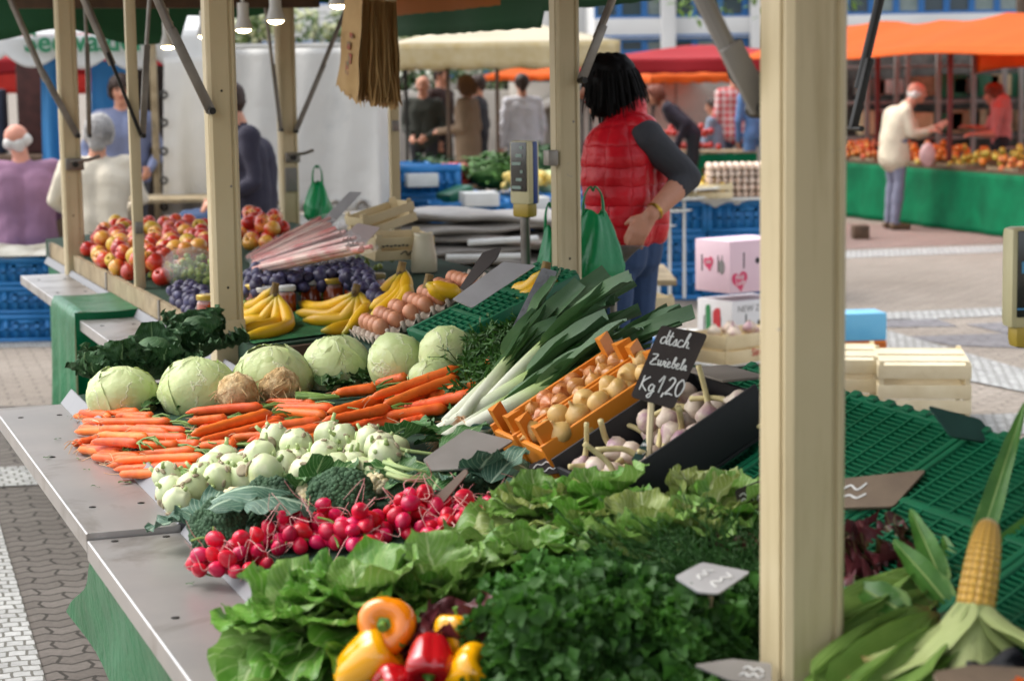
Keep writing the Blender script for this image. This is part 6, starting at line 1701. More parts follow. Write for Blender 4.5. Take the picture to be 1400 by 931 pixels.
def person(label, at, face, mats, base=STD, pose={}, world={}, s=1.0, hair='short', hm=None, voxel=.015, sleeve=1.0, girth=1.0, lean=0.0, hem=.0, shoes=True, curl=.4, group=None, hands=True, faceup=0, turn=0, skirt=False, mats_skin=None, fold=1.0):
    """mats: (top, bottom, shoes). face = heading in degrees, 0 looks along +y, counter-clockwise"""
    M = TR(Vector((at[0], at[1], at[2] if len(at) > 2 else 0))) @ RZ(R(face)); inv = M.inverted()
    J = {k: Vector(v) * s for k, v in {**base, **pose}.items()}
    if lean:
        for k in J:
            if J[k].z > J['pelvis'].z - .001 and k not in ('hipL', 'hipR', 'kneeL', 'kneeR'):
                q = J[k] - J['pelvis']; J[k] = J['pelvis'] + Vector((q.x, q.y * math.cos(lean) + q.z * math.sin(lean), q.z * math.cos(lean) - q.y * math.sin(lean)))
    for k, v in world.items(): J[k] = inv @ v
    sk, top, bot, sh = 0, 1, 2, 3; g = girth
    P = []
    ad = lambda a, b, r0, r1, fl, mi: P.append((a, b, r0 * s, r1 * s, fl, mi))
    X = Vector((s, 0, 0))
    pel, wai, che, nec, hea = (J[k] for k in ('pelvis', 'waist', 'chest', 'neck', 'head'))
    for sx in (-1, 1):
        ad(pel + X * .06 * sx * g, wai + X * .055 * sx * g, .115 * g, .112 * g, .95, top if hem >= 0 else bot)
        ad(wai + X * .055 * sx * g, che + X * .07 * sx * g, .112 * g, .118 * g, .92, top)
    ad(che, nec - (nec - che) * .25, .14, .075, .8, top)
    ad(J['shL'], che + (nec - che) * .45, .066, .085, 1, top); ad(J['shR'], che + (nec - che) * .45, .066, .085, 1, top)
    if hem > 0: 
        for sx in (-1, 1): ad(pel + X * .055 * sx, pel + X * .06 * sx - Vector((0, 0, hem * s)), .125 * g, .13 * g, .95, top)
    ad(nec - (nec - che) * .2, hea - Vector((0, .015, .02)) * s, .058, .055, 1, sk)
    upv = (hea - nec).normalized(); fw = Vector((-math.sin(turn), math.cos(turn), faceup)).normalized(); rt = fw.cross(upv).normalized(); upv = rt.cross(fw)
    h = lambda x, y, z: hea + (rt * x + fw * y + upv * z) * s
    ad(h(0, -.018, .035), h(0, .012, .03), .084, .078, 1, sk); ad(h(0, .02, -.01), h(0, .035, -.06), .068, .043, 1, sk); ad(h(0, .055, -.088), h(0, .06, -.085), .022, .02, 1, sk)
    ad(h(0, .088, .005), h(0, .106, -.028), .011, .0155, 1, sk); ad(h(-.03, .078, .03), h(.03, .078, .03), .014, .014, 1, sk)
    for sx in (-1, 1): ad(h(.078 * sx, .0, .012), h(.077 * sx, -.006, -.022), .015, .010, 1, sk); ad(h(.035 * sx, .055, -.025), h(.035 * sx, .05, -.03), .028, .026, 1, sk)
    for sd, sx in (('L', -1), ('R', 1)):
        a, e, w = J['sh' + sd], J['el' + sd], J['wr' + sd]
        ad(a, e, .062, .050, 1, top)
        m_ = e.lerp(w, sleeve) if sleeve > 0 else e
        if sleeve > 0: ad(e, m_, .049, .042, 1, top)
        if sleeve < 1: ad(e, e.lerp(w, .35), .041, .043, 1, sk)
        if sleeve < 1: ad(e.lerp(w, .35), w, .043, .029, 1, sk)
        if hands:
            d = (w - e).normalized(); hd = J.get('hd' + sd)
            if hd is not None: d = (hd - w).normalized()
            side = J.get('th' + sd); side = (side - w) if side is not None else Vector((-sx * .6, .8, .2))
            nr = J.get('nr' + sd); nr = (nr - w) if nr is not None else Vector((sx, 0, .2))
            P.extend(hand_prims(w, d, nr, side, curl, sk, s))
        hp, kn, an = J['hip' + sd], J['knee' + sd], J['ank' + sd]
        ad(hp, kn, .092 * g, .064, 1, bot); ad(kn, kn.lerp(an, .35), .064, .062, 1, bot); ad(kn.lerp(an, .35), an, .062, .046, 1, bot)
        f = Vector((.03 * sx, 1, 0)).normalized()
        ad(an - Vector((0, .03, .045)) * s, an + (f * .14 - Vector((0, 0, .055))) * s, .042, .034, 1, sh)
    prims = [(tuple(a), tuple(b), r0, r1, fl, mi) for a, b, r0, r1, fl, mi in P]
    me = remesh(prims, voxel)
    colour_faces(me, prims, [mats_skin or M_skin, *mats])
    nv_ = len(me.vertices); isk = np.zeros(nv_, dtype=bool)
    for p_ in me.polygons:
        if p_.material_index in (0, 3): isk[list(p_.vertices)] = True
    rw = np.random.RandomState(int(abs(at[0] * 1370 + at[1] * 100)) % 99991)
    co_ = np.empty(nv_ * 3, dtype=np.float32); me.vertices.foreach_get('co', co_); co_ = co_.reshape(-1, 3)
    no_ = np.empty(nv_ * 3, dtype=np.float32); me.vertices.foreach_get('normal', no_); no_ = no_.reshape(-1, 3)
    f_ = np.zeros(nv_)
    for w_, a_, n_ in ((17, 1.0, 5), (38, .5, 6), (75, .22, 6)):
        for _ in range(n_):
            k_ = rw.normal(size=3) * (1, 1, 1.25) * w_ * .62; f_ += a_ * np.sin(co_ @ k_ + rw.uniform(0, 6.3)) / n_ ** .5
    f_[isk] = 0
    co_ += no_ * (.0065 * fold * f_[:, None])
    me.vertices.foreach_set('co', co_.ravel().astype(np.float32))
    me.name = 'person'
    root = link('person', me, None, M); tag(root, label, 'person', group)
    if hair:
        H = []
        hh = lambda a, b, r0, r1: H.append((tuple(h(*a)), tuple(h(*b)), r0 * s, r1 * s, 1, 0))
        if hair == 'short': hh((0, -.022, .047), (0, .010, .058), .090, .078); hh((0, -.05, .0), (0, -.045, -.04), .070, .05); hh((-.06, -.01, .03), (-.058, -.02, .0), .035, .026); hh((.06, -.01, .03), (.058, -.02, .0), .035, .026)
        if hair == 'full': hh((0, -.025, .05), (0, .018, .062), .100, .086); hh((0, -.05, .0), (0, -.055, -.06), .080, .06); hh((-.066, -.01, .02), (-.066, -.02, -.03), .042, .036); hh((.066, -.01, .02), (.066, -.02, -.03), .042, .036)
        if hair == 'bob':
            hh((0, -.018, .040), (0, .018, .048), .092, .082); hh((0, -.030, .0), (0, -.034, -.075), .078, .062)
            for sx in (-1, 1): hh((.062 * sx, .004, .03), (.070 * sx, .012, -.07), .042, .032); hh((.056 * sx, .046, .03), (.074 * sx, .046, -.05), .028, .020); hh((.042 * sx, -.036, -.02), (.042 * sx, -.040, -.10), .044, .028)
        if hair == 'ring': hh((-.055, -.045, .0), (.055, -.045, .0), .046, .046); hh((-.055, -.04, -.01), (-.074, .0, .005), .038, .022); hh((.055, -.04, -.01), (.074, .0, .005), .038, .022); hh((0, -.06, -.01), (0, -.055, -.045), .045, .035)
        hme = remesh(H, max(.008, voxel * .7), 3); hme.materials.clear(); hme.materials.append(hm)
        sd_ = rng.random() * 50
        for v in hme.vertices:
            q = v.co - hea; v.co += v.normal * .004 * s * (nz((q.x * 3, q.y * 3, q.z), 16, sd_) + .6 * nz(q, 60, sd_))
        hme.name = 'hair'; hob = link('hair', hme, root)
        if hair in ('bob', 'full', 'short'):
            sb = MB(); rs = random.Random(int(hea.z * 9999) + len(hair)); ln_ = {'bob': .19, 'full': .10, 'short': .06}[hair]; nst_ = {'bob': 420, 'full': 200, 'short': 110}[hair]
            for _ in range(nst_):
                az = rs.uniform(-2.3, 2.3); el = rs.uniform(.1, 1.5) if hair != 'bob' else rs.uniform(-.35, .75)
                dv = Vector((math.sin(az) * math.cos(el), -math.cos(az) * math.cos(el), math.sin(el)))
                r_ = .085 if hair == 'bob' else (.098 if hair == 'full' else .088)
                P0 = Vector((dv.x * r_ * .95, dv.y * r_ * 1.08 - .012, .035 + dv.z * r_ * .98))
                if P0.y > .062 and P0.z < .06: continue
                dn_ = Vector((dv.x * .35, dv.y * .35 - .05, -1 + .2 * dv.z)); tn = (dn_ - dv * dn_.dot(dv) * .85).normalized()
                l_ = ln_ * rs.uniform(.35, .85)
                pts_ = [P0, P0 + tn * l_ * .35 + dv * .004, P0 + tn * l_ * .7 - dv * .004 + Vector((0, 0, -.01)), P0 + tn * l_ + dv * rs.uniform(-.02, .0) + Vector((0, 0, -.02))]
                sb.add(tube([tuple(h(*q)) for q in catmull(pts_, 3)], [s * w_ for w_ in (.003, .0048, .0055, .0055, .005, .0045, .004, .0032, .0022, .0006)], 5, True, .5))
            sb.build('strands', hm, hob, smooth=True)
    for sx in (-1, 1): MB().add(sphere(.0115 * s, 10, 8)).build('eye', M_eye, root, TR(h(.030 * sx, .0855, .012)) @ SC(1.2, .55, .75), smooth=True)
    MB().add(sphere(.02 * s, 10, 8)).build('mouth', M_lip, root, frame(h(0, .0925, -.052), x=rt, y=fw) @ SC(1, .3, .3), smooth=True)
    root_J = {k: M @ v for k, v in J.items()}
    return root, root_J, prims, M
def garment(root, name, prims, m, voxel, smooth=4, fn=None):
    me = remesh([(*p[:5], 0) for p in prims], voxel, smooth); me.materials.clear(); me.materials.append(m)
    if fn:
        for v in me.vertices: v.co += fn(v.co, v.normal)
    me.name = name; return link(name, me, root)

# the seller in the red quilted vest
def vest_mat():
    t = NT('red_quilted_nylon'); co = t.coord(False); s = t.n('ShaderNodeSeparateXYZ'); t.l(co, s.inputs[0])
    nzv = t.math('MULTIPLY', t.noise(co, 9, 3), .5)
    an = t.math('ARCTAN2', s.outputs[0], s.outputs[1])
    a = t.math('PINGPONG', t.math('ADD', t.math('MULTIPLY', s.outputs[2], 13.5), nzv), .5); b = t.math('PINGPONG', t.math('ADD', t.math('MULTIPLY', an, 1.9), nzv), .5)
    h = t.math('MULTIPLY', t.math('POWER', t.math('MULTIPLY', a, 2), .35), t.math('POWER', t.math('MULTIPLY', b, 2), .25))
    h = t.math('ADD', h, t.math('MULTIPLY', t.noise(co, 22, 5, .6), .7))
    col = t.mix(t.ramp(t.noise(co, 6, 3), .35, .65), C('#d81526'), C('#c21020'))
    return t.finish(col, rough=.42, bump=h, bstr=.8, bdist=.012, spec=.4)
M_vest = vest_mat(); M_dgrey = cloth('dark_grey_knit', '#3a3b40'); M_jeans = cloth('blue_denim', '#2c4468', 30)
dW = 7.75
at = D(853, 400, dW); f0 = 58
wl = dict(shL=D(884, 188, dW - .10), elL=D(940, 243, dW - .10), wrL=D(890, 294, dW - .24), shR=D(848, 186, dW + .25), elR=D(828, 262, dW + .30), wrR=D(822, 320, dW + .12), hdL=D(876, 312, dW - .25), nrL=D(878, 286, dW - .5), thL=D(872, 290, dW - .22), head=D(832, 120, dW + .05), neck=D(852, 166, dW + .04), chest=D(858, 215, dW + .02), waist=D(858, 285, dW), pelvis=D(856, 345, dW))
seller, J, prims, Mw = person('woman with black bob in a red quilted vest, hand on hip, looking away', (at.x, at.y, 0), f0, [M_dgrey, M_jeans, M_shoe], world=wl, hair='bob', hm=M_hblack, voxel=.0075, sleeve=.38, s=1.03, curl=.55, turn=R(10), fold=.35, hem=-1)
inv = Mw.inverted(); L_ = {k: inv @ v for k, v in J.items()}
V = []
X = Vector((1, 0, 0))
for sx in (-1, 1):
    V += [(tuple(L_['pelvis'] + X * .058 * sx + ZD * .11), tuple(L_['waist'] + X * .055 * sx), .143, .138, 1.0, 0), (tuple(L_['waist'] + X * .055 * sx), tuple(L_['chest'] + X * .065 * sx), .138, .146, 1.0, 0)]
V += [(tuple(L_['chest']), tuple(L_['neck'].lerp(L_['chest'], .3)), .155, .10, .9, 0), (tuple(L_['shL'].lerp(L_['chest'], .32) + ZD * .035), tuple(L_['neck'].lerp(L_['chest'], .4)), .075, .10, 1, 0), (tuple(L_['shR'].lerp(L_['chest'], .32) + ZD * .035), tuple(L_['neck'].lerp(L_['chest'], .4)), .075, .10, 1, 0)]
nk = L_['neck']
V += [(tuple(nk + Vector((0, -.01, -.05))), tuple(nk + Vector((0, -.012, .035))), .088, .080, 1, 0)]
def quilt(co, n):
    z = co.z / .072; k = abs(math.sin(PI * z)); s_ = abs(math.sin(PI * (math.atan2(co.x, co.y) * 1.6)))
    return n * (.004 * k ** .5 - .002 + .010 * nz(co, 9, 3) + .005 * nz(co, 22, 5))
vest = garment(seller, 'vest', V, M_vest, .010, 3, quilt)
MB().add(tube([(0, 0, 0), (.0, .0, -.12)], .003, 6)).build('pocket_zip', M_vest, vest, TR(inv @ D(832, 280, dW - .20)))
MB().add(lathe([(.033, -.006), (.036, 0), (.033, .006)], 20)).build('watch', mat('gold_metal', '#b8923c', '#a8822e', rough=.3, metal=.8), seller, frame(L_['wrL'].lerp(L_['elL'], .10), x=(L_['wrL'] - L_['elL']).normalized().orthogonal(), z=(L_['wrL'] - L_['elL']).normalized()) @ SC(1, 1, 1.3), smooth=True)

# customers and sellers at the neighbouring stall (far left)
at = D(36, 330, 14.0)
person('man with bald crown and white hair in a mauve shirt, sitting with his back turned', (at.x, at.y, .0), 12, [cloth('mauve_cotton', '#96708a'), cloth('grey_trousers', '#55565c'), M_shoe], base=SIT, hair='ring', hm=M_hwhite, pose=dict(elL=(-.30, .10, .82), elR=(.30, .10, .82), head=(-.03, .10, 1.235)), s=1.02, girth=1.25, mats_skin=M_skin2)
at = D(135, 330, 13.6)
person('grey-haired person in a cream shirt, sitting with the back turned', (at.x, at.y, .06), 5, [cloth('cream_cotton', '#e0d6c2'), cloth('grey_trousers', '#55565c'), M_shoe], base=SIT, hair='full', hm=M_hgrey, pose=dict(head=(.02, .09, 1.25), elL=(-.30, .06, .82), elR=(.30, .06, .82)), girth=1.2)
at = D(172, 300, 16.0)
person('dark-haired vendor in a lavender jumper facing the seated customers', (at.x, at.y, -.0), 192, [cloth('lavender_knit', '#7f88a8'), cloth('grey_trousers', '#55565c'), M_shoe], hair='full', hm=M_hbrown, girth=1.2, s=.985, pose=dict(elL=(-.30, .02, 1.12), elR=(.31, .02, 1.12), wrL=(-.2, .22, 1.0), wrR=(.22, .2, 1.0)))
at = D(338, 300, 13.0)
person('person in a dark navy jumper and jeans sitting sideways behind the thick post', (at.x, at.y, .0), 75, [cloth('navy_knit', '#2a2738'), M_jeans, M_shoe], base=SIT, hair='short', hm=M_hbrown, girth=1.15, world=dict(pelvis=D(348, 300, 13.0), waist=D(350, 265, 13.0), chest=D(345, 215, 13), neck=D(325, 168, 13), head=D(312, 140, 13), shL=D(340, 185, 12.8), elL=D(350, 250, 12.75), wrL=D(300, 272, 12.75), shR=D(335, 185, 13.2), elR=D(325, 255, 13.2), wrR=D(296, 276, 12.95), hipL=D(342, 302, 12.9), hipR=D(340, 300, 13.1), kneeL=D(262, 305, 12.9), kneeR=D(258, 300, 13.12), ankL=D(262, 400, 12.9), ankR=D(255, 400, 13.1)), sleeve=.55)
# the group under the cream canopy
def stand(px, y0, d): p = D(px, y0, d); return (p.x, p.y, 0)
person('elderly man in a dark jacket over a grey shirt under the cream canopy', stand(580, 200, 24), 170, [cloth('dark_green_wool', '#33352c'), cloth('black_cotton', '#26262a'), M_shoe], hair='ring', hm=M_hwhite, s=.97, group='shoppers under the cream canopy', pose=dict(wrL=(-.1, .3, 1.0), wrR=(.1, .3, 1.0)))
person('dark-haired man in brown behind the pole under the cream canopy', stand(604, 200, 24.6), 240, [cloth('dark_brown_wool', '#3a241e'), cloth('black_cotton', '#26262a'), M_shoe], hair='short', hm=M_hbrown, s=1.04, group='shoppers under the cream canopy')
person('woman with light brown hair in a beige coat under the cream canopy', stand(640, 200, 23.4), 70, [cloth('beige_wool', '#8a745c'), cloth('beige_skirt', '#7d6a55'), M_shoe], hair='bob', hm=M_hblond, s=.97, hem=.45, girth=1.15, group='shoppers under the cream canopy', pose=dict(wrL=(-.12, .3, 1.08), wrR=(.12, .3, 1.08)))
person('person in black behind the beige coat under the cream canopy', stand(656, 200, 24.4), 80, [cloth('black_cotton', '#26262a'), cloth('black_cotton', '#26262a'), M_shoe], hair='short', hm=M_hbrown, s=.97, group='shoppers under the cream canopy')
person('man in a white waistcoat with lilac sleeves walking away, carrying a white bag', stand(715, 200, 24), 15, [cloth('white_cotton', '#d4d4da'), cloth('pale_trousers', '#8d8f9a'), M_shoe], hair='short', hm=M_hbrown, s=.97, girth=1.15)
person('red-haired woman in a dark vest bending over the red fruit', stand(948, 200, 24.5), 85, [cloth('dark_purple_wool', '#2c2430'), cloth('black_cotton', '#26262a'), M_shoe], hair='full', hm=M_hred, s=.98, lean=.75, pose=dict(wrL=(-.1, .35, .95), wrR=(.1, .35, .95)))
person('person in grey-blue sitting next to the plaid shirt', stand(985, 200, 26), 60, [cloth('grey_blue_cotton', '#8391a3'), cloth('grey_trousers', '#55565c'), M_shoe], base=SIT, hair='short', hm=M_hbrown)
def plaid():
    t = NT('red_plaid_cotton'); co = t.coord(False); s = t.n('ShaderNodeSeparateXYZ'); t.l(co, s.inputs[0])
    a = t.ramp(t.math('PINGPONG', t.math('MULTIPLY', s.outputs[0], 12), .5), .2, .3); b = t.ramp(t.math('PINGPONG', t.math('MULTIPLY', s.outputs[2], 12), .5), .2, .3)
    col = t.mix(t.math('MULTIPLY', t.math('ADD', a, b), .5), C('#d8c4be'), C('#c2303a'))
    return t.finish(col, rough=.85)
person('man in a red and white plaid shirt with his back turned', stand(1005, 250, 26), 8, [plaid(), cloth('dark_jeans', '#39414f'), M_shoe], hair='short', hm=M_hblack, s=1.0, girth=1.12, hem=.05)
person('person in blue denim beside the foreground post, mostly hidden by it', stand(1036, 250, 25), 0, [cloth('light_denim', '#5b7fae'), cloth('light_denim', '#5b7fae'), M_shoe], hair='short', hm=M_hbrown, s=.96)
# the orange stall
at = G(1222, 314)
dM = at.y
person('elderly man in cream jacket and grey trousers reaching over the green-fronted stall', (at.x, at.y, 0), -80, [cloth('cream_cotton_jacket', '#d9cdb4'), cloth('grey_blue_trousers', '#7d7f92'), M_shoe], hair='ring', hm=M_hwhite, s=1.0, girth=1.18, hem=.06, sleeve=.8, mats_skin=M_skin2, world=dict(pelvis=D(1222, 208, dM), waist=D(1222, 188, dM), chest=D(1228, 163, dM), neck=D(1243, 142, dM), head=D(1254, 128, dM), shR=D(1240, 152, dM - .17), elR=D(1246, 183, dM - .2), wrR=D(1270, 180, dM - .18), shL=D(1240, 152, dM + .17), elL=D(1255, 185, dM + .2), wrL=D(1280, 174, dM + .12)))
at = (D(1368, 200, 22.6).x, 22.6)
person('red-haired woman vendor with red apron reaching over the fruit', (at[0], at[1], 0), 88, [cloth('pale_red_cotton', '#c9807c'), cloth('black_cotton', '#26262a'), M_shoe], hair='full', hm=M_hred, s=.97, sleeve=0, mats_skin=M_skin2, world=dict(shL=D(1364, 150, 22.4), elL=D(1360, 184, 22.35), wrL=D(1334, 184, 22.3), shR=D(1364, 150, 22.8), elR=D(1350, 178, 22.85), wrR=D(1326, 174, 22.8), head=D(1358, 131, 22.6), neck=D(1364, 146, 22.6)))
# ------------------------------------------------------------------ crates around the stall
M_bcrate = mat('blue_crate_plastic', '#2c82c4', '#2474b4', rough=.45, ns=6, rnd=.10)
def crate_mesh(lx, ly, h, n=9, name='plastic_crate'):
    b = MB()
    b.add(box(lx - .02, ly - .02, .008, 0, (0, 0, .006)))
    for ax, L, W in ((0, lx, ly), (1, ly, lx)):
        for s in (-1, 1):
            b.add(box(L - .03, .003, h - .03, 0, (0, s * (W / 2 - .0165), h / 2)) if ax == 0 else box(.003, L - .06, h - .03, 0, (s * (W / 2 - .0165), 0, h / 2)))
            def put(cx, sx, cz, sz, th=.014, out=0):
                o = s * (W / 2 - th / 2 + out)
                b.add(box(sx, th, sz, 0, (cx, o, cz)) if ax == 0 else box(th, sx, sz, 0, (o, cx, cz)))
            e = 0 if ax == 0 else -.03
            put(0, L + e, h - .022, .044, .018, .002); put(0, L + e, .018, .036); put(0, L + e - .002, h * .46, .016)
            for k in range(n):
                x = -L / 2 + (k + .5) * L / n
                if abs(k - (n - 1) / 2) < 1.1: put(x, L / n - .001, h * .70, h * .10, .010); 
                put(x, L / n * .42, h * .5, h - .075, .010)
            for k in (-1, 1): put(k * (L / 2 - .022 + e / 2), .040, h / 2, h - .02, .017, .001)
            put(0, .11, h * .74, .028, .004, .003)
    return b.mesh(name, M_bcrate)
cmA = crate_mesh(.60, .40, .24)
def crates(lst, group):
    for p, rz, lab, sc_ in lst:
        o = link('plastic_crate', cmA, None, TR(p) @ RZ(rz) @ (SC(1, 1, .745) if group == 'blue crates by the seated customers' else SC(sc_))); tag(o, lab, 'crate', group)
g0 = G(48, 463); pl = []
nm = ['bottom one', 'second up', 'third up', 'fourth up']
for k in range(3):
    pl.append((Vector((D(44, 400, 13.3).x, 13.3, .183 * k)), .02, 'blue plastic crate, %s in the stack below the mauve shirt' % nm[k], 1))
    pl.append((Vector((D(44, 400, 13.3).x - .63, 13.35, .183 * k)), .02, 'blue plastic crate, %s in the outermost stack, left of the mauve shirt' % nm[k], 1))
pl.append((Vector((D(90, 400, 13.9).x + .2, 14.0, .366)), .05, 'blue plastic crate set back beside the far cream post', 1)); pass
pl.append((Vector((D(90, 400, 13.9).x + .2, 14.0, .183)), .05, 'blue plastic crate second from the ground, set back beside the far post', 1)); pl.append((Vector((D(90, 400, 13.9).x + .2, 14.0, .0)), .05, 'blue plastic crate at the ground, set back beside the far post', 1))
crates(pl, 'blue crates by the seated customers')
p = D(30, 340, 13.3)
b = MB().add(grid(lambda a, c: (p.x - .9 + 1.35 * a, 13.0 + .5 * c, .565 + .03 * math.sin(a * 17) * math.sin(c * 9) + .04 * c), 40, 14))
tag(b.build('plastic_sheet', mat('dirty_film', '#9a978c', '#83806f', rough=.4, ns=6), None, smooth=True), 'crumpled pale plastic sheet on the blue crates by the mauve shirt', 'sheet')
for (px, py, d, w_, lab) in ((40, 380, 14.0, .9, 'grey bench under the man in the mauve shirt'), (135, 380, 13.65, .6, 'grey stool under the person in the cream shirt'), (345, 330, 13.0, .5, 'dark chair under the person in the navy jumper')):
    q = D(px, 330, d); root = thing('bench', lab, 'seat', TR(Vector((q.x, q.y, 0))))
    zt = .46 if d != 13.65 else .52
    MB().add(box(w_, .36, .035, .004, (0, 0, zt - .03))).build('seat', M_grey, root)
    for x in (-1, 1):
        for y in (-1, 1): MB().add(box(.03, .03, zt - .05, .003, (x * (w_ / 2 - .04), y * .14, (zt - .05) / 2))).build('leg', M_dark, root)
# behind the woman: egg and fruit table on crates
def crates_row(px0, px1, d, n, zl, lab, grp, ly=.4, sc_=1.0, rz=.0):
    out = []
    for i in range(n):
        px = px0 + (px1 - px0) * (i + .5) / n
        for k in range(zl): out.append((Vector((D(px, 350, d).x, d, .245 * k * sc_)), rz, lab % (nm[k] if zl > 1 else 'one', i + 1), sc_))
    crates(out, grp)
out = []
for i, px in enumerate((872, 980)):
    for k in range(3):
        out.append((Vector((D(px, 350, 15.2).x + .2, 15.2, .245 * k)), 0, 'blue plastic crate, %s, in the %s stack carrying the egg table' % (('bottom', 'middle', 'top')[k], ('first', 'second')[i]), 1))
crates(out, 'blue crates under the egg table')
zt = .745
tbl = MB().add(box(1.3, .75, .02, .003)).build('table_board', M_white, None, TR(Vector((D(958, 300, 15.2).x, 15.25, zt)))); tag(tbl, 'white board laid over the blue crates as an egg table', 'table')
for k, (px, py, w_) in enumerate(((850, 323, .34), (870, 302, .36), (885, 285, .4), (905, 272, .4))):
    q = D(px + 30, py - 8, 14.6 + .06 * k); root = MB().add(grid(lambda a, c: ((a - .5) * w_ * 1.15, (c - .5) * .3, .02 + .02 * max(abs(a - .5) * 2, abs(c - .5) * 2) ** 4), 14, 10)).build('white_tray', M_white, None, TR(q) @ RZ(.2), smooth=True)
    root.modifiers.new('s', 'SOLIDIFY').thickness = .006; tag(root, ('lowest', 'second lowest', 'second highest', 'highest')[k] + ' of the white trays stepped behind the woman in the red vest', 'tray', 'stepped white trays')
    b = MB().add(box(.02, .02, q.z - .02, 0, (0, 0, -(q.z - .02) / 2 + .018))).build('tray_leg', M_white, root)
M_eggp = mat('pale_egg', '#c9a890', '#dcc9b8', rough=.6, rnd=.15)
egb = MB()
for i in range(6):
    for j in range(5): egb.add(sphere(.024, 8, 6), TR((.05 * i, .05 * j, .02)) @ SC(1, 1, 1.25))
egm = egb.mesh('egg_layer', M_eggp); trm = MB().add(grid(lambda a, c: (a * .30 - .025, c * .25 - .025, .008 * math.sin(a * 37) * math.sin(c * 31)), 24, 20)).mesh('tray', M_pulp)
for i, px in enumerate((972, 1000)):
    for k in range(5):
        root = thing('egg_tray', '%s egg tray of the %s stack behind the pink and white boxes' % (('lowest', 'second', 'third', 'fourth', 'topmost')[k], ('first', 'second')[i]), 'egg tray', TR(Vector((D(px, 270, 14.9).x, 14.9, zt + .012 + .05 * k))), 'stacked egg trays'); link('tray', trm, root); link('eggs', egm, root)
M_lemon = mat('yellow_fruit_skin', '#d9b53c', '#c99f2c', rough=.5, rnd=.12); lmm = MB().add(sphere(.036, 12, 8, lambda q: 1 + .1 * abs(q.z) ** 3)).mesh('lemon', M_lemon)
rr = random.Random(401)
veneer_crate('fruit_crate', 'shallow pale crate of yellow fruit on the egg table behind the woman', TR(Vector((D(940, 285, 15).x, 15.0, zt + .012))), .62, .4, .10)
q0 = D(940, 285, 15)
for i in range(34):
    P = Vector((q0.x + rr.uniform(-.27, .27), 15 + rr.uniform(-.16, .16), zt + .07 + .055 * (i > 20) + rr.uniform(0, .02)))
    tag(link('lemon', lmm, None, TR(P)), 'small yellow fruit heaped in the shallow crate on the egg table', 'fruit', 'yellow fruit on the egg table')
for px, py, lab in ((975, 268, 'white plastic bag with leeks lying on the egg trays'), (1005, 266, 'second white plastic bag behind the egg trays')):
    p = D(px, py, 15.05); tag(MB().add(sphere(.13, 20, 12, lambda q: 1 + .2 * nz(q, 3, px))).build('white_bag', M_white, None, TR(p) @ SC(1, .7, .65), smooth=True), lab, 'bag')
for px, py, r_, lab in ((935, 265, .14, 'bunch of green herbs at the end of the yellow fruit'), (1018, 262, .12, 'bunch of green herbs beside the white plastic bag')):
    p = D(px, py, 15.3); tag(link('herb_bunch', pm[0], None, TR(p - ZD * .08) @ SC(r_ / .11)), lab, 'herbs')
# pink and white boxes
M_pinkb = mat('pale_pink_cardboard', '#e3c6d0', '#dcbcc8', rough=.55, ns=3); M_whb = mat('white_cardboard', '#e4e2e2', '#dad8d8', rough=.55, ns=3); M_pink = mat('hot_pink_print', '#d23a66', '#c8305c', rough=.5); M_bp = mat('black_print', '#222024', rough=.5); M_gp = mat('green_print', '#2f8a4e', rough=.5); M_rp = mat('red_print', '#c8333a', rough=.5); M_greyp = mat('grey_print', '#7d7a78', rough=.5)
dB = 11.2; RB_ = R(34)
def cbox(label, px0, py0, py1, lx, ly, m, dz=0, rz=RB_):
    c = D(px0, py1, dB); h = (py1 - py0) / F * dB
    root = thing('cardboard_box', label, 'box', TR(c) @ RZ(rz), 'fruit boxes stacked behind the stall')
    MB().add(box(lx, ly, h, .004, (lx / 2, ly / 2, h / 2))).build('carton', m, root); return root, h
def heart(r):
    pts = [(r * .9 * (16 * math.sin(t) ** 3) / 16, r * (13 * math.cos(t) - 5 * math.cos(2 * t) - 2 * math.cos(3 * t) - math.cos(4 * t)) / 16) for t in [2 * PI * k / 40 for k in range(40)]]
    return prism(pts[::-1], .002)
# corner nearest the camera is at px 998: left face spans 955-998, right face runs behind the foreground post
b1, h1 = cbox('pink cardboard fruit box with a heart print on top of the white one', 998, 330 - 0, 402, .40, .30, M_pinkb)
b0, h0 = cbox('white cardboard fruit box with red and green print under the pink box', 1001, 412, 492, .40, .30, M_whb)
for bx, h in ((b1, h1), (b0, h0)):
    for k, y in enumerate((.10, .24)): MB().add(box(.002, .008, h * .32, 0, (-.001, y, h * .55))).build('slot', M_bp, bx)
    MB().add(box(.008, .002, h * .3, 0, (.10, -.001, h * .62))).build('slot', M_bp, bx); MB().add(sphere(.018, 10, 6)).build('vent_hole', M_bp, bx, TR((.20, 0, h * .6)) @ SC(1, .12, 1))
FX = frame(Vector((0, 0, 0)), x=Vector((1, 0, 0)), y=Vector((0, 0, 1)))            # print on the right face
FL = frame(Vector((0, 0, 0)), x=Vector((0, -1, 0)), y=Vector((0, 0, 1)))           # print on the left face
hb = MB().add(heart(.062)).build('heart_print', M_pink, b1, TR((.07, -.0005, h1 * .24)) @ FX @ RZ(.15)); 
for k, s_ in enumerate(('Pink', 'Lady')): MB().add(text_geo(s_, .038, .001, .2)).build('lettering', M_whb, hb, TR((.0, .018 - .03 * k, .003)))
hb = MB().add(heart(.045)).build('heart_print', M_pink, b1, TR((-.0005, .18, h1 * .55)) @ FL @ RZ(.2)); MB().add(text_geo('Pink', .026, .001, .2)).build('lettering', M_whb, hb, TR((0, .006, .003)))
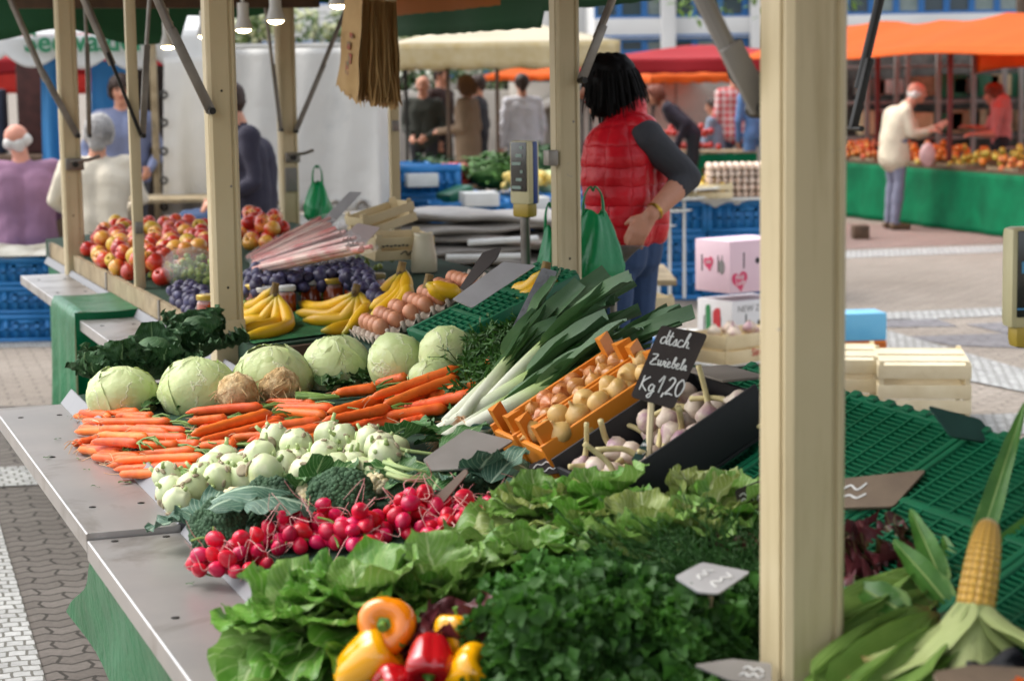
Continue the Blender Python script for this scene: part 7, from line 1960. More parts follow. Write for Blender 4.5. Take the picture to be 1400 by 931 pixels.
m = MB().add(prism([(.025 * math.cos(t), .04 * math.sin(t)) for t in [2 * PI * k / 20 for k in range(20)]], .002)); m.add(box(.006, .03, .002, 0, (.004, .05, .001))); m.build('fruit_print', M_greyp, b1, TR((-.0005, .07, h1 * .5)) @ FL)
MB().add(text_geo('NEW Z', .05, .001)).build('lettering', M_greyp, b0, TR((.12, -.0005, h0 * .86)) @ FX)
MB().add(prism(round_poly([(-.03, -.09), (.035, -.07), (.03, .10), (-.035, .08)], .03), .002)).build('red_print', M_rp, b0, TR((-.0005, .13, h0 * .58)) @ FL); MB().add(prism(round_poly([(-.02, -.11), (.02, -.09), (.012, .11), (-.028, .10)], .02), .002)).build('green_print', M_gp, b0, TR((-.0008, .20, h0 * .58)) @ FL)
MB().add(prism(round_poly([(-.018, -.03), (.018, -.03), (.018, .03), (-.018, .03)], .012), .002)).build('strawberry_print', M_rp, b0, TR((-.0005, .055, h0 * .32)) @ FL); MB().add(prism(round_poly([(-.02, -.02), (.02, -.02), (.02, .02), (-.02, .02)], .012), .002)).build('green_print', M_gp, b0, TR((-.0005, .24, h0 * .15)) @ FL)
c = D(1010, 490, 10.7); wc = veneer_crate('fruit_crate', 'pale wooden crate with red lettering in front of the white box', TR(c) @ RZ(RB_ + .1), .5, .3, .15, slats=2)
MB().add(text_geo('Simona', .055, .001)).build('lettering', M_rp, wc, TR((.02, -.152, .05)) @ FX)
rr = random.Random(402)
for i in range(9): tag(link('garlic', gm[i % 3], None, wc.matrix_world @ TR((rr.uniform(-.2, .2), rr.uniform(-.1, .1), .13 + rr.uniform(0, .03))) @ SC(1.3)), 'pale bulb in the wooden crate with red lettering', 'garlic', 'pale bulbs in the lettered crate')
# trestle that lifts boxes; small blue and white things
root = thing('trestle_table', 'low white board on blue crates under the fruit boxes', 'table', TR(Vector((D(985, 500, 11.3).x, 11.35, 0))) @ RZ(RB_))
hz = b0.matrix_world.translation.z
MB().add(box(.9, .6, .02, .003, (.2, .05, hz - .012))).build('board', M_white, root)
for x in (-.2, .6):
    for y in (-.2, .3): MB().add(box(.04, .04, hz - .023, .003, (x, y, (hz - .023) / 2))).build('leg', M_steel, root)
p = D(930, 462, 11.8); root = thing('plastic_cover', 'blue and white plastic cover lying behind the leek tops', 'cover', TR(p)); MB().add(box(.36, .3, .03, .004)).build('blue_rim', M_bcrate, root); MB().add(box(.32, .26, .02, .004, (0, 0, .026))).build('white_top', M_white, root); MB().add(box(.3, .26, p.z - .02, 0, (0, 0, -(p.z - .02) / 2 - .016))).build('support', M_bcrate, root)
# pale veneer baskets seen between the leek tops and behind the dark slate
p = G(742, 600); 
c = D(835, 425, 9.5); veneer_crate('fruit_crate', 'pale wooden crate seen through the leek tops below the jeans', TR(Vector((c.x, c.y, c.z - .1))) @ RZ(.3), .5, .35, .17, slats=3)
MB().add(box(.3, .3, c.z - .12, .003)).build('crate_stand', M_oldwood, None, TR(Vector((c.x, c.y, (c.z - .12) / 2)))); tag(COL.objects[-1], 'weathered wooden stand under the pale crate behind the leeks', 'stand')
# wooden crates on the paving, right
wl_ = ['pale wooden crate upside down on top of the near stack', 'pale wooden crate at the ground in the near stack', 'pale wooden crate on top of the stack partly hidden by the foreground post', 'pale wooden crate at the ground partly hidden by the foreground post']
M_pw = mat('bleached_veneer', '#e2d5b4', '#d5c5a0', rough=.7, ns=7, dirt=('#b49c74', 6, .62, .85), bs=40, bstr=.2)
c = G(1206, 590)
for i, (dx, dy) in enumerate(((.22, .10), (-.16, .32))):
    for k in (1, 0): veneer_crate('wooden_crate', wl_[i * 2 + (1 - k)], TR(Vector((c.x + dx, c.y + dy + .12, .16 * k + .002))) @ RZ(R(-8)), .42 if i == 0 else .42, .60, .155, M_pw, slats=2, group='wooden crates on the paving', gap=.030, top=(k == 1))
p = G(1185, 492); root = thing('blue_carton', 'bright blue carton on an orange stand beside the foreground post', 'box', TR(p) @ RZ(R(8)))
MB().add(box(.30, .22, .155, .003, (-.07, 0, .205))).build('carton', mat('sky_blue_carton', '#3f9fd0', '#6db8dc', rough=.4, ns=3), root)
M_or2 = mat('orange_plastic', '#d9741c', '#c9660f', rough=.45)
MB().add(box(.30, .22, .02, .003, (-.07, 0, .115))).build('stand_top', M_or2, root)
for x in (-.2, .06): MB().add(prism([(-.03, 0), (.02, 0), (.03, .105), (-.02, .105)], .18)).build('stand_leg', M_or2, root, TR((x, .09, 0)) @ RX(PI / 2))
# grey tarpaulin heap behind the stall
tz = .60; M_gt = mat('grey_tarpaulin', '#a8a29a', '#8f8982', rough=.5, ns=2, bs=4, bstr=.5, bd=.04, rnd=.08, dirt=('#8f7468', 2.2, .55, .75))
root = thing('trestle_table', 'low trestle table carrying the folded grey tarpaulins', 'table', TR(D(650, 400, 10.9) * 1) ); root.location.z = 0
MB().add(box(2.0, .9, .03, .004, (.05, .1, tz - .02))).build('board', M_oldwood, root)
for x in (-.8, .9):
    for y in (-.25, .45): MB().add(box(.05, .05, tz - .04, .004, (x, y, (tz - .04) / 2))).build('leg', M_steel, root)
for k in range(6):
    sd = k * 3.1
    def tf(a, b): 
        x = (a - .5) * (1.75 - .07 * k); an = 2 * PI * b
        return (x, .1 + (.34 - .02 * k) * math.cos(an) + .03 * math.sin(x * 4 + sd), .035 + .034 * math.sin(an) + .012 * math.sin(x * 5 + sd) + .008 * math.sin(x * 13 + sd + 3 * math.cos(an)))
    o = MB().add(grid(tf, 50, 14)).build('folded_tarpaulin', M_gt, None, TR(Vector((D(650, 400, 10.9).x + .02 * (k % 3), 10.9, tz + .055 * k))) @ RZ(.03 * ((k % 3) - 1)), smooth=True)
    tag(o, 'folded grey tarpaulin, %s of the stack behind the jug' % ('lowest', 'second from below', 'third from below', 'fourth from below', 'fifth from below', 'topmost')[k], 'tarpaulin', 'folded tarpaulins')
for k, (a, b_) in enumerate((((640, 332), (735, 326)), ((610, 352), (720, 350)))):
    P0, P1 = D(*a, 10.4), D(*b_, 10.5); tag(MB().add(tube([P0, P1], .016, 10)).build('white_pole', M_white, None), '%s white pole lying against the folded grey tarpaulins' % ('upper', 'lower')[k], 'pole')
# vegetable table of the cream-canopy stall
out = []
for i, (px, d, n) in enumerate(((578, 16.0, 4), (690, 16.2, 3), (640, 15.4, 3), (745, 16.4, 3), (536, 16.6, 4), (600, 16.9, 3), (636, 16.45, 3), (724, 15.95, 3), (750, 18.5, 3))):
    for k in range(n): out.append((Vector((D(px, 280, d).x, d, .245 * k)), .04 * i, 'blue plastic crate, %s, %s under the cream canopy' % (nm[k], ('below the white boxes', 'below the green beans', 'in the front stack', 'beside the scale', 'by the white trailer', 'below the dark herbs', 'below the red tomatoes', 'below the yellow squash', 'at the man in white')[i]), 1.0))
crates(out, 'blue crates at the cream canopy stall')
def heap(name, label, cat, px, py, d, rx, ry, rz, m, seed, n=160, leafy=True):
    p = D(px, py, d); rr = random.Random(seed); b = MB(); b.add(sphere(1, 20, 12, lambda q: .85 + .1 * nz(q, 3, seed)), SC(rx, ry, rz))
    for _ in range(n):
        q = Vector((rr.gauss(0, 1), rr.gauss(0, 1), rr.gauss(.5, .8))).normalized(); c_ = Vector((q.x * rx, q.y * ry, q.z * rz)) * rr.uniform(.85, 1.08)
        if leafy: b.add(leaf(.11, .035, 1, 3, bend=-.8, b0=rr.uniform(0, 1)), TR(c_) @ RZ(rr.uniform(0, 6.3)))
        else: b.add(sphere(.035, 8, 6), TR(c_))
    tag(b.build(name, m, None, TR(p), smooth=True), label, cat)
M_vg = mat('bean_green', '#4f7d33', '#3c6626', rough=.6, ns=14); M_vy = mat('yellow_squash', '#d8b64a', '#e2cd7c', rough=.5, ns=9); M_vr = mat('tomato_red', '#c23a22', '#a82c1a', rough=.35, ns=9); M_vd = mat('dark_herb', '#2c4c28', '#3a5f30', rough=.6, ns=12)
heap('bean_heap', 'big heap of green beans behind the scale', 'beans', 682, 238, 16.3, .30, .25, .14, M_vg, 411, 260)
heap('tomato_heap', 'heap of red tomatoes left of the green beans', 'tomatoes', 622, 240, 16.4, .20, .2, .07, M_vr, 412, 60, False)
heap('squash_heap', 'heap of pale yellow squash beside the scale', 'squash', 720, 248, 15.9, .2, .18, .07, M_vy, 413, 34, False)
heap('herb_heap', 'heap of dark herbs and yellow flowers under the poles', 'herbs', 592, 232, 16.9, .22, .2, .09, M_vd, 414, 160)
heap('cabbage_heap', 'pale cabbages behind the scale pole', 'cabbages', 752, 250, 16.4, .13, .13, .12, M_cab, 415, 6)
heap('herb_heap', 'dark green herbs at the feet of the man in white', 'herbs', 748, 222, 18.5, .28, .2, .16, M_vd, 416, 160)
for px, py, d, w_, lab in ((575, 246, 15.8, .24, 'stack of white boxes on the blue crates under the cream canopy'), (655, 272, 15.2, .26, 'white box on the front blue crates under the cream canopy'), (730, 278, 15.6, .2, 'white tray beside the scale under the cream canopy')):
    tag(MB().add(box(w_, .25, .10, .006)).build('white_box', M_white, None, TR(D(px, py, d)) @ RZ(.2)), lab, 'box')
tag(MB().add(box(.22, .2, .07, .01)).build('green_box', M_gcrate, None, TR(D(622, 265, 15.6)) @ RZ(.6) @ RY(-.3)), 'small green plastic box tipped on the blue crates', 'box')

# ------------------------------------------------------------------ neighbouring stalls
stall2 = thing('market_stall', 'neighbouring stall with white lettered valance, blue tarpaulin and white side sheet', 'market stall', TR(Vector((D(150, 200, 16.5).x, 16.5, 0))))
L2 = stall2.matrix_world.inverted()
def sheet(root, c4, name, m, nu=24, nv=12, amp=.03, fr=4, edge=None):
    """cloth between four corner points (tl, tr, br, bl)"""
    a, b_, c, d = [root.matrix_world.inverted() @ p for p in c4]; n = (b_ - a).cross(d - a).normalized()
    def f(s, t):
        p = a.lerp(b_, s).lerp(d.lerp(c, s), t) + n * amp * math.sin(s * fr * 6.28 + 1.3 * math.sin(t * 3)) * (.2 + .8 * t)
        if edge: p = p + (d - a).normalized() * edge * (abs(math.sin(s * PI * 5)) - .5) * t
        return p
    o = MB().add(grid(f, nu, nv)).build(name, m, root, smooth=True); o.modifiers.new('s', 'SOLIDIFY').thickness = .004; return o
bpy.context.view_layer.update()
sheet(stall2, [D(-60, 52, 16), D(283, 44, 16), D(283, 92, 16), D(-60, 82, 16)], 'valance', M_white_canvas, 90, 8, .02, 3, .09)
for s_, px, py, sz in (('Seew', 48, 60, .34), ('alder', 165, 62, .34)):
    pass
p = L2 @ D(116, 58, 15.9)
MB().add(text_geo('Seewalder', .225, .004, 0, 1.0, .006)).build('lettering', mat('green_lettering', '#1f7a52', '#1a6b47', rough=.6), stall2, TR(p) @ RZ(0) @ RX(PI / 2))
sheet(stall2, [D(55, 78, 16.6), D(90, 78, 16.6), D(94, 258, 16.6), D(58, 252, 16.6)], 'blue_sheet', M_blue, 12, 12, .03, 1.5)
sheet(stall2, [D(124, 84, 16.8), D(173, 84, 16.8), D(173, 164, 16.8), D(124, 164, 16.8)], 'blue_sheet', M_blue, 12, 12, .02, 1.5)
so_ = sheet(stall2, [D(224, 80, 15.6), D(296, 76, 15.8), D(296, 296, 15.8), D(224, 295, 15.6)], 'white_side_sheet', M_tarp, 24, 24, .025, 2)
for y in (130, 168, 207, 247, 283): MB().add(lathe([(.012, 0), (.022, .003), (.026, 0)], 12)).build('eyelet', M_dark, so_, TR(L2 @ D(224, y, 15.58)) @ RX(PI / 2) @ SC(1.3))
for px, d in ((217, 15.9), (178, 17.2), (-20, 17.2), (296, 17.4)): MB().add(box(.05, .05, 2.25, .004)).build('post', M_oldwood, stall2, TR((L2 @ D(px, 300, d)) * 1) if False else TR(Vector(((L2 @ D(px, 300, d)).x, d - 16.5, 1.12))))
sheet(stall2, [D(-70, 50, 16.0), D(290, 42, 16.0), D(270, -10, 19.0), D(-40, -6, 19.0)], 'canopy', M_white_canvas, 20, 8, .03, 2)
MB().add(box(2.4, .7, .03, .004)).build('counter', M_oldwood, stall2, TR(Vector(((L2 @ D(120, 300, 15.3)).x, -1.1, .78))))
for x in (-1, 1): MB().add(box(.05, .5, .76, .004)).build('counter_leg', M_steel, stall2, TR(Vector(((L2 @ D(120, 300, 15.3)).x + x, -1.1, .38))))
sheet(stall2, [D(172, 90, 17.2), D(226, 90, 17.2), D(226, 300, 17.2), D(172, 300, 17.2)], 'dark_back_sheet', mat('dark_brown_sheet', '#3a2e26', '#2b221c', rough=.9), 8, 8, .01, 1)
# red canopies far left and a dark stall front under them
def canopy(name, label, c, wx, wy, zl, zt, val, m, mu=None, poles=4, rz=0, ridge=True, pm_=None, pr=.022, vamp=.02):
    root = thing(name, label, 'canopy', TR(Vector((c.x, c.y, 0))) @ RZ(rz))
    b = MB(); n = 12
    A = [Vector((-wx / 2, -wy / 2, zl)), Vector((wx / 2, -wy / 2, zl)), Vector((wx / 2, wy / 2, zl)), Vector((-wx / 2, wy / 2, zl))]
    if ridge: r0, r1 = Vector((-wx / 2 + min(wx, wy) * .45, 0, zt)), Vector((wx / 2 - min(wx, wy) * .45, 0, zt)); Q = [(A[0], A[1], r1, r0), (A[1], A[2], r1, r1), (A[2], A[3], r0, r1), (A[3], A[0], r0, r0)]
    else: t = Vector((0, 0, zt)); Q = [(A[k], A[(k + 1) % 4], t, t) for k in range(4)]
    for a, b_, c_, d in Q: b.add(grid(lambda s, t: a.lerp(b_, s).lerp(d.lerp(c_, s), t) - ZD * .05 * math.sin(PI * t) * math.sin(PI * s), 12, 8))
    o = b.build('roof', m, root, smooth=30); o.modifiers.new('s', 'SOLIDIFY').thickness = .004
    b = MB()
    for k in range(4):
        a, b_ = A[k], A[(k + 1) % 4]; nn = (b_ - a).cross(ZD).normalized()
        b.add(grid(lambda s, t: a.lerp(b_, s) + nn * (.004 + vamp * t * math.sin(s * 20)) - ZD * (val * t + .012 * math.sin(s * 40) * t), 40, 4))
    o = b.build('valance', mu or m, root, smooth=True); o.modifiers.new('s', 'SOLIDIFY').thickness = .004
    for k in range(4):
        if poles & (1 << k) or poles == 4: MB().add(tube([(A[k].x * .96, A[k].y * .96, 0), (A[k].x * .96, A[k].y * .96, zl)], pr, 10)).build('pole', pm_ or M_dark, root)
    b = MB()
    for k in range(4):
        a, b_ = A[k] * .97, A[(k + 1) % 4] * .97; b.add(tube([a - ZD * .03 * 1, b_ - ZD * .03], pr * .7, 8)); b.add(tube([a.lerp(b_, .12), a - ZD * .55 if False else a.lerp(b_, .0) - ZD * .5], pr * .6, 6))
    b.build('frame', pm_ or M_dark, root)
    return root
c = D(20, 95, 24); canopy('red_canopy', 'red market canopy seen far left under the lettered valance', c, 4.2, 2.6, 1.92, 2.35, .16, M_red)
c = D(15, 95, 30); canopy('red_canopy', 'orange-red canopy behind the red one far left', c, 4.0, 3.0, 1.86, 2.3, .35, mat('orange_red_canvas', '#d4372a', '#c42c22', rough=.7, trans=.4))
root = thing('dark_stall', 'dark stall back with brown cloth under the red canopies far left', 'market stall', TR(Vector((D(20, 200, 22).x, 22, 0))))
MB().add(box(1.6, .8, .9, .02, (0, 0, .45))).build('counter', M_darkwood, root); MB().add(box(.5, .3, 1.0, .05, (.25, .3, 1.4))).build('hanging_cloth', mat('maroon_cloth', '#4a2a26', '#38201d', rough=.9), root); MB().add(box(.4, .3, .7, .05, (-.35, .3, 1.25))).build('hanging_cloth', mat('dark_blue_cloth', '#2c3444', '#222938', rough=.9), root)
# white trailer
c = D(440, 300, 13.6)
tr = thing('trailer', 'white tarpaulin-sided trailer behind the far cream post', 'trailer', TR(Vector((D(432, 200, 14).x, 14.0, 0))))
TI = tr.matrix_world.inverted()
xl, xr = (TI @ D(290, 200, 14)).x, (TI @ D(519, 200, 14)).x
zt_, zb_ = D(430, 66, 14).z, D(430, 290, 14).z
def tf(a, b): 
    x = xl + (xr - xl) * a; z = zt_ + (zb_ - zt_) * b
    return (x, .03 * math.sin(a * 9 + b * 2) * b - .02 * math.sin(a * 23 + 3 * b), z)
o = MB().add(grid(tf, 50, 24)).build('side_sheet', M_tarp, tr, smooth=True); o.modifiers.new('s', 'SOLIDIFY').thickness = .004
MB().add(box(xr - xl + .02, 2.0, .03, .004, ((xl + xr) / 2, 1.03, zt_ + .02))).build('roof', M_tarp, tr); MB().add(box(.03, 1.96, zt_ - zb_, .004, (xr - .03, 1.04, (zt_ + zb_) / 2))).build('end_sheet', M_tarp, tr); MB().add(box(.03, 1.96, zt_ - zb_, .004, (xl + .03, 1.04, (zt_ + zb_) / 2))).build('end_sheet', M_tarp, tr)
MB().add(box(xr - xl, .05, .20, .006, ((xl + xr) / 2, .06, zb_ - .12))).build('side_board', M_white, tr); MB().add(box(xr - xl, 1.9, .08, .006, ((xl + xr) / 2, 1.0, zb_ - .27))).build('chassis', M_dark, tr)
for px in (383, 420, 458, 495): 
    q = TI @ D(px, 282, 13.95); MB().add(lathe([(.010, 0), (.022, .006), (.030, 0)], 14)).build('fastener', M_steel, tr, TR((q.x, -.03, q.z)) @ RX(PI / 2) @ SC(1.5))
for x in (.3, xr - .25):
    wh = MB().add(lathe([(.08, -.09), (.27, -.09), (.30, -.05), (.30, .05), (.27, .09), (.08, .09)], 24)).build('wheel', M_black, tr, TR((x, .25, .30)) @ RX(PI / 2)); MB().add(lathe([(0, .08), (.16, .085), (.18, .095)], 18)).build('rim', M_steel, wh)
# cream canopy stall and its people's poles
c = D(688, 90, 21.5)
canopy('cream_canopy', 'cream market canopy in the middle with ochre trim along its edge', Vector((c.x, 22.3, 0)), 2.35, 3.0, D(688, 58, 20.8).z, D(688, 22, 22).z, .26, M_cream, mat('cream_valance', '#d9c9a0', '#cdb884', rough=.75, trans=.25), 4, ridge=False, vamp=.01)
for px, d in ((614, 21), (681, 20.9)):
    q = D(px, 200, d); tag(MB().add(tube([(0, 0, 0), (0, 0, D(px, 88, d).z)], .022, 10)).build('canopy_pole', M_darkwood, None, TR(Vector((q.x, q.y, 0)))), 'dark pole standing under the cream canopy %s' % ('next to the beige coat' if px == 614 else 'left of the man in white'), 'pole')
# red and orange canopies, right of the woman
c = D(958, 90, 27); canopy('red_canopy', 'crimson market canopy behind the woman in the red vest', Vector((D(970, 90, 27).x, 28, 0)), 3.3, 3.2, D(970, 80, 26.5).z, D(970, 62, 28).z, .18, M_red)
canopy('orange_canopy', 'orange canopy showing under the crimson one', Vector((D(925, 100, 31).x, 32, 0)), 1.5, 2.2, D(925, 105, 31).z, D(925, 72, 32).z, .10, M_orange, rz=.3)
canopy('orange_canopy', 'narrow orange canopy left of the wide post in the middle', Vector((D(735, 100, 34).x, 35, 0)), 1.5, 2, D(735, 103, 34).z, D(735, 88, 35).z, .08, M_orange, rz=-.2)
root = thing('fruit_table', 'table with green cloth under the crimson canopy', 'table', TR(Vector((D(940, 250, 25.3).x, 25.3, 0))))
MB().add(box(1.6, .8, .02, .003, (0, 0, .70))).build('top', M_oldwood, root); MB().add(box(1.62, .02, .66, .004, (0, -.405, .35))).build('cloth', M_greencloth, root)
rr = random.Random(421); aplow = MB().add(sphere(.04, 10, 7)).mesh('apple', mat('red_apple_skin', '#b8242a', '#c64a34', rough=.35, rnd=.15))
for i in range(48):
    L = i // 22; p = Vector((D(935, 250, 25.3).x + rr.uniform(-.45, .45) * (1 - .25 * L), 25.2 + rr.uniform(-.25, .25), .75 + .06 * L + .10 * (L > 0) + rr.uniform(0, .05)))
    tag(link('red_fruit', aplow, None, TR(p)), 'red fruit heaped on the table under the crimson canopy', 'fruit', 'red fruit under the crimson canopy')
c = D(972, 240, 25.0); root = thing('wicker_basket', 'brown wicker basket carried beside the plaid shirt', 'basket', TR(c))
MB().add(lathe([(0, -.14), (.13, -.14), (.17, .08), (.175, .09), (.165, .09), (.12, -.12)], 20, lambda a, z: 1 + .02 * math.sin(a * 20 + z * 90))).build('body', mat('wicker', '#8a5c36', '#6f4828', rough=.8, ns=30, bs=60, bstr=.6), root); MB().add(tube(catmull([(-.165, 0, .08), (-.10, 0, .24), (.10, 0, .24), (.165, 0, .08)], 6), .012, 8)).build('handle', mat('wicker', '#8a5c36'), root)
# the orange stall on the right
os_ = thing('market_stall', 'fruit stall with orange canopy and green cloth front on the right', 'market stall', TR(Vector((D(1300, 200, 21).x, 21, 0))))
OI = os_.matrix_world.inverted()
A0, A1 = G(1080, 286), G(1480, 338)
tt = .62
e = (A1 - A0).normalized(); nb = Vector((-e.y, e.x, 0))
def osf(a, b): p = OI @ (A0.lerp(A1, a) - nb * .05 * b - nb * .02 * math.sin(a * 60) * b); return (p.x, p.y, tt * (1 - b) + .01 * b)
o = MB().add(grid(osf, 80, 10)).build('front_cloth', M_greencloth, os_, smooth=True); o.modifiers.new('s', 'SOLIDIFY').thickness = .004
tm = MB(); q = [OI @ A0, OI @ A1, OI @ (A1 + nb * 1.3), OI @ (A0 + nb * 1.3)]; tm.add(prism([(p.x, p.y) for p in q], .03, tt)); tm.build('table_top', M_darkwood, os_)
zl = D(1290, 69, 20).z
def rf(a, b):
    p = OI @ (A0.lerp(A1, a * 1.1 - .05) + nb * (-.5 + 3.2 * b)); return (p.x, p.y, zl + .40 * min(b / .38, (1 - b) / .62) - .045 * abs(math.sin(a * PI * 5)) * math.sin(PI * b) + .02 * math.sin(a * 12))
o = MB().add(grid(rf, 30, 14)).build('canopy', M_orange, os_, smooth=True); o.modifiers.new('s', 'SOLIDIFY').thickness = .003
def rv(a, b): p = OI @ (A0.lerp(A1, a * 1.1 - .05) + nb * (-.5 - .02 * b)); return (p.x, p.y, zl - .045 * b + .02 * math.sin(a * 12))
o = MB().add(grid(rv, 30, 2)).build('valance', M_orange, os_, smooth=True); o.modifiers.new('s', 'SOLIDIFY').thickness = .003
def rb(a, b): p = OI @ (A0.lerp(A1, a * 1.1 - .05) + nb * 2.7); return (p.x, p.y, zl + .06 - .30 * b + .02 * math.sin(a * 12) + .05 * abs(math.sin(a * 9)) * b)
o = MB().add(grid(rb, 30, 4)).build('valance', M_orange, os_, smooth=True); o.modifiers.new('s', 'SOLIDIFY').thickness = .003
M_redpole = mat('dark_red_pole', '#6a2420', '#581d1a', rough=.5)
for px, off in ((1199, .35), (1298, .12)):
    r_ = ray(px, 200); 
    p = PN(px, 200, A0 + nb * off, nb); MB().add(box(.05, .05, zl - tt, .004)).build('pole', M_redpole, os_, TR(OI @ Vector((p.x, p.y, (zl + tt) / 2))))
for k in range(4):
    a = A0.lerp(A1, .25 + .2 * k); b_ = a + nb * 2.6
    MB().add(tube([OI @ Vector((a.x, a.y, zl + .02)), OI @ Vector((b_.x, b_.y, zl + .04))], .018, 6)).build('roof_bar', M_redpole, os_)
M_peach = mat('peach_skin', '#dba04a', '#c9573a', rough=.5, ns=16, lo=.4, hi=.6, rnd=.15)
M_yg = mat('yellow_green_skin', '#c9b24a', '#b8a83c', rough=.45, rnd=.12); fr = [MB().add(sphere(.038, 10, 7)).mesh('fruit', m) for m in (M_peach, M_yg, mat('orange_skin', '#d9822b', '#cc7420', rough=.5, rnd=.1))]
rr = random.Random(431)
for i in range(290):
    s_ = rr.random(); w_ = rr.uniform(.03, .62); L = 1 if i > 200 else 0
    p = A0.lerp(A1, .08 + .9 * s_) + nb * w_; kind = 0 if s_ < .36 else (2 if s_ < .55 else (1 if s_ < .72 else 0)); kind = kind if rr.random() < .8 else rr.randrange(3)
    p.z = tt + .065 + .16 * w_ + .058 * L + .03 * math.sin(s_ * 40)
    tag(link('fruit', fr[kind], None, TR(p)), ('small peach', 'yellow-green fruit', 'orange fruit')[kind] + ' heaped on the table of the orange canopy stall', 'fruit', 'fruit heaped at the orange canopy stall')
for k in range(6):
    p = A0.lerp(A1, .12 + .16 * k) + nb * .36; o = veneer_crate('fruit_tray', 'shallow wooden tray under the fruit of the orange stall, number %d from its end' % (k + 1), TR(Vector((p.x, p.y, tt + .032))) @ RZ(math.atan2(e.y, e.x)) @ RX(.14), .58, .62, .07, M_oldwood, slats=1, group='fruit trays at the orange stall')
    o['label'] = 'shallow wooden fruit tray on the table of the orange canopy stall'
p = D(1268, 212, 21.1); tag(MB().add(sphere(.13, 20, 14, lambda q: 1 + .18 * nz(q, 3, 8))).build('white_bag', mat('pinkish_white_bag', '#dcb8b4', '#d0a8a6', rough=.5, trans=.3), None, TR(p) @ SC(.62, .4, .95), smooth=True), 'white plastic bag on the arm of the man in the cream jacket', 'bag')
p = D(1176, 306, 20.3); tag(MB().add(box(.16, .2, .14, .02)).build('dark_box', M_darkwood, None, TR(Vector((p.x, p.y, .07)))), 'small dark box at the green cloth front beside the foreground post', 'box')
p = D(1400, 205, 21.2); sc3 = thing('weighing_scale', 'grey scale on the table of the orange canopy stall', 'scale', TR(Vector((p.x, p.y, tt + .04)))); MB().add(box(.28, .3, .1, .01, (0, 0, .05))).build('base', M_grey, sc3); MB().add(box(.3, .32, .02, .006, (0, 0, .18))).build('pan', M_steel, sc3); MB().add(box(.08, .08, .07, .004, (0, 0, .135))).build('pillar', M_grey, sc3)
# racks with boxes behind it
rk = thing('storage_rack', 'grey rack trolleys with boxes behind the orange stall', 'rack', TR(Vector((D(1290, 200, 26).x, 26, 0))))
RI = rk.matrix_world.inverted()
for px in (1185, 1225, 1240, 1282, 1330, 1372, 1395, 1420): MB().add(box(.06, .06, 2.0, .004)).build('upright', M_grey, rk, TR(Vector(((RI @ D(px, 200, 26)).x, 0, 1.0))))
for z in (.35, .8, 1.25, 1.7): MB().add(box(3.2, .7, .04, .004)).build('shelf', M_grey, rk, TR(Vector((.3, .42, z))))
MB().add(box(4.2, .05, 2.1, .004)).build('back_panel', mat('dark_interior', '#6a625a', '#4a433d', rough=.9), rk, TR(Vector((.2, 1.1, 1.05))))
rr = random.Random(441)
for i, px in enumerate((1190, 1215, 1260, 1300, 1318, 1345, 1365, 1395)):
    for k, z in enumerate((.83, 1.28)):
        q = D(px, 200, 26.2); w_ = rr.uniform(.25, .38)
        tag(MB().add(box(w_, .4, rr.uniform(.18, .34), .01)).build('carton', rr.choice([M_oldwood, M_cardin, M_white, M_darkwood, M_gcrate, M_wood]), None, TR(Vector((q.x, 26.3, z + .17)))), 'carton on the %s shelf of the grey racks behind the orange stall' % ('middle', 'upper')[k], 'carton', 'cartons on the grey racks, %s shelf' % ('middle', 'upper')[k])

# ------------------------------------------------------------------ concrete terrace, planting and buildings
M_conc = mat('grey_concrete', '#b8b2a7', '#a59f95', rough=.9, ns=1.2, dirt=('#6f6a63', 1.6, .55, .8), bs=20, bstr=.2)
def wall(name, label, x0, x1, d0, d1, z0, z1, th=.4, m=None):
    a = Vector((x0, d0, 0)); b_ = Vector((x1, d1, 0)); root = thing(name, label, 'wall', frame((a + b_) / 2, x=(b_ - a).normalized(), z=ZD)); L = (b_ - a).length
    MB().add(box(L, th, z1 - z0, .02, (0, 0, (z0 + z1) / 2))).build('wall_body', m or M_conc, root)
    for k in range(int(L / 1.2)): MB().add(box(.03, .02, z1 - z0 - .1, 0, (-L / 2 + 1.2 * (k + .5), -th / 2 - .004, (z0 + z1) / 2))).build('joint', M_grey, root)
    return root
W0 = wall('terrace_wall', 'grey concrete terrace wall behind the shoppers', D(400, 150, 34).x, D(1200, 150, 34).x, 34, 34, 0, D(800, 122, 34).z)
W1 = wall('terrace_wall', 'higher panelled concrete wall under the crimson canopy', D(770, 150, 33.4).x, D(1140, 150, 33.4).x, 33.3, 33.3, 0, D(950, 103, 33.3).z)
b = MB(); a, c_ = D(690, 172, 32.9), D(822, 104, 32.9)
b.add(box((c_ - a).length, .35, .10, .01), frame((a + c_) / 2, x=(c_ - a).normalized(), y=Vector((0, 1, 0)))); o = b.build('ramp_coping', mat('pale_concrete', '#c4beb4', '#b3ada3', rough=.9, ns=2), None); tag(o, 'sloping pale coping of the ramp in front of the terrace wall', 'coping')
p = D(737, 148, 33); root = thing('planter', 'round grey concrete planter on the terrace', 'planter', TR(Vector((p.x, p.y + .6, D(737, 148, 33).z))))
hp = (148 - 113) / F * 33
MB().add(lathe([(0, 0), (.36, 0), (.46, .04), (.48, hp), (.43, hp), (.42, hp - .06), (0, hp - .06)], 28)).build('pot', M_conc, root)
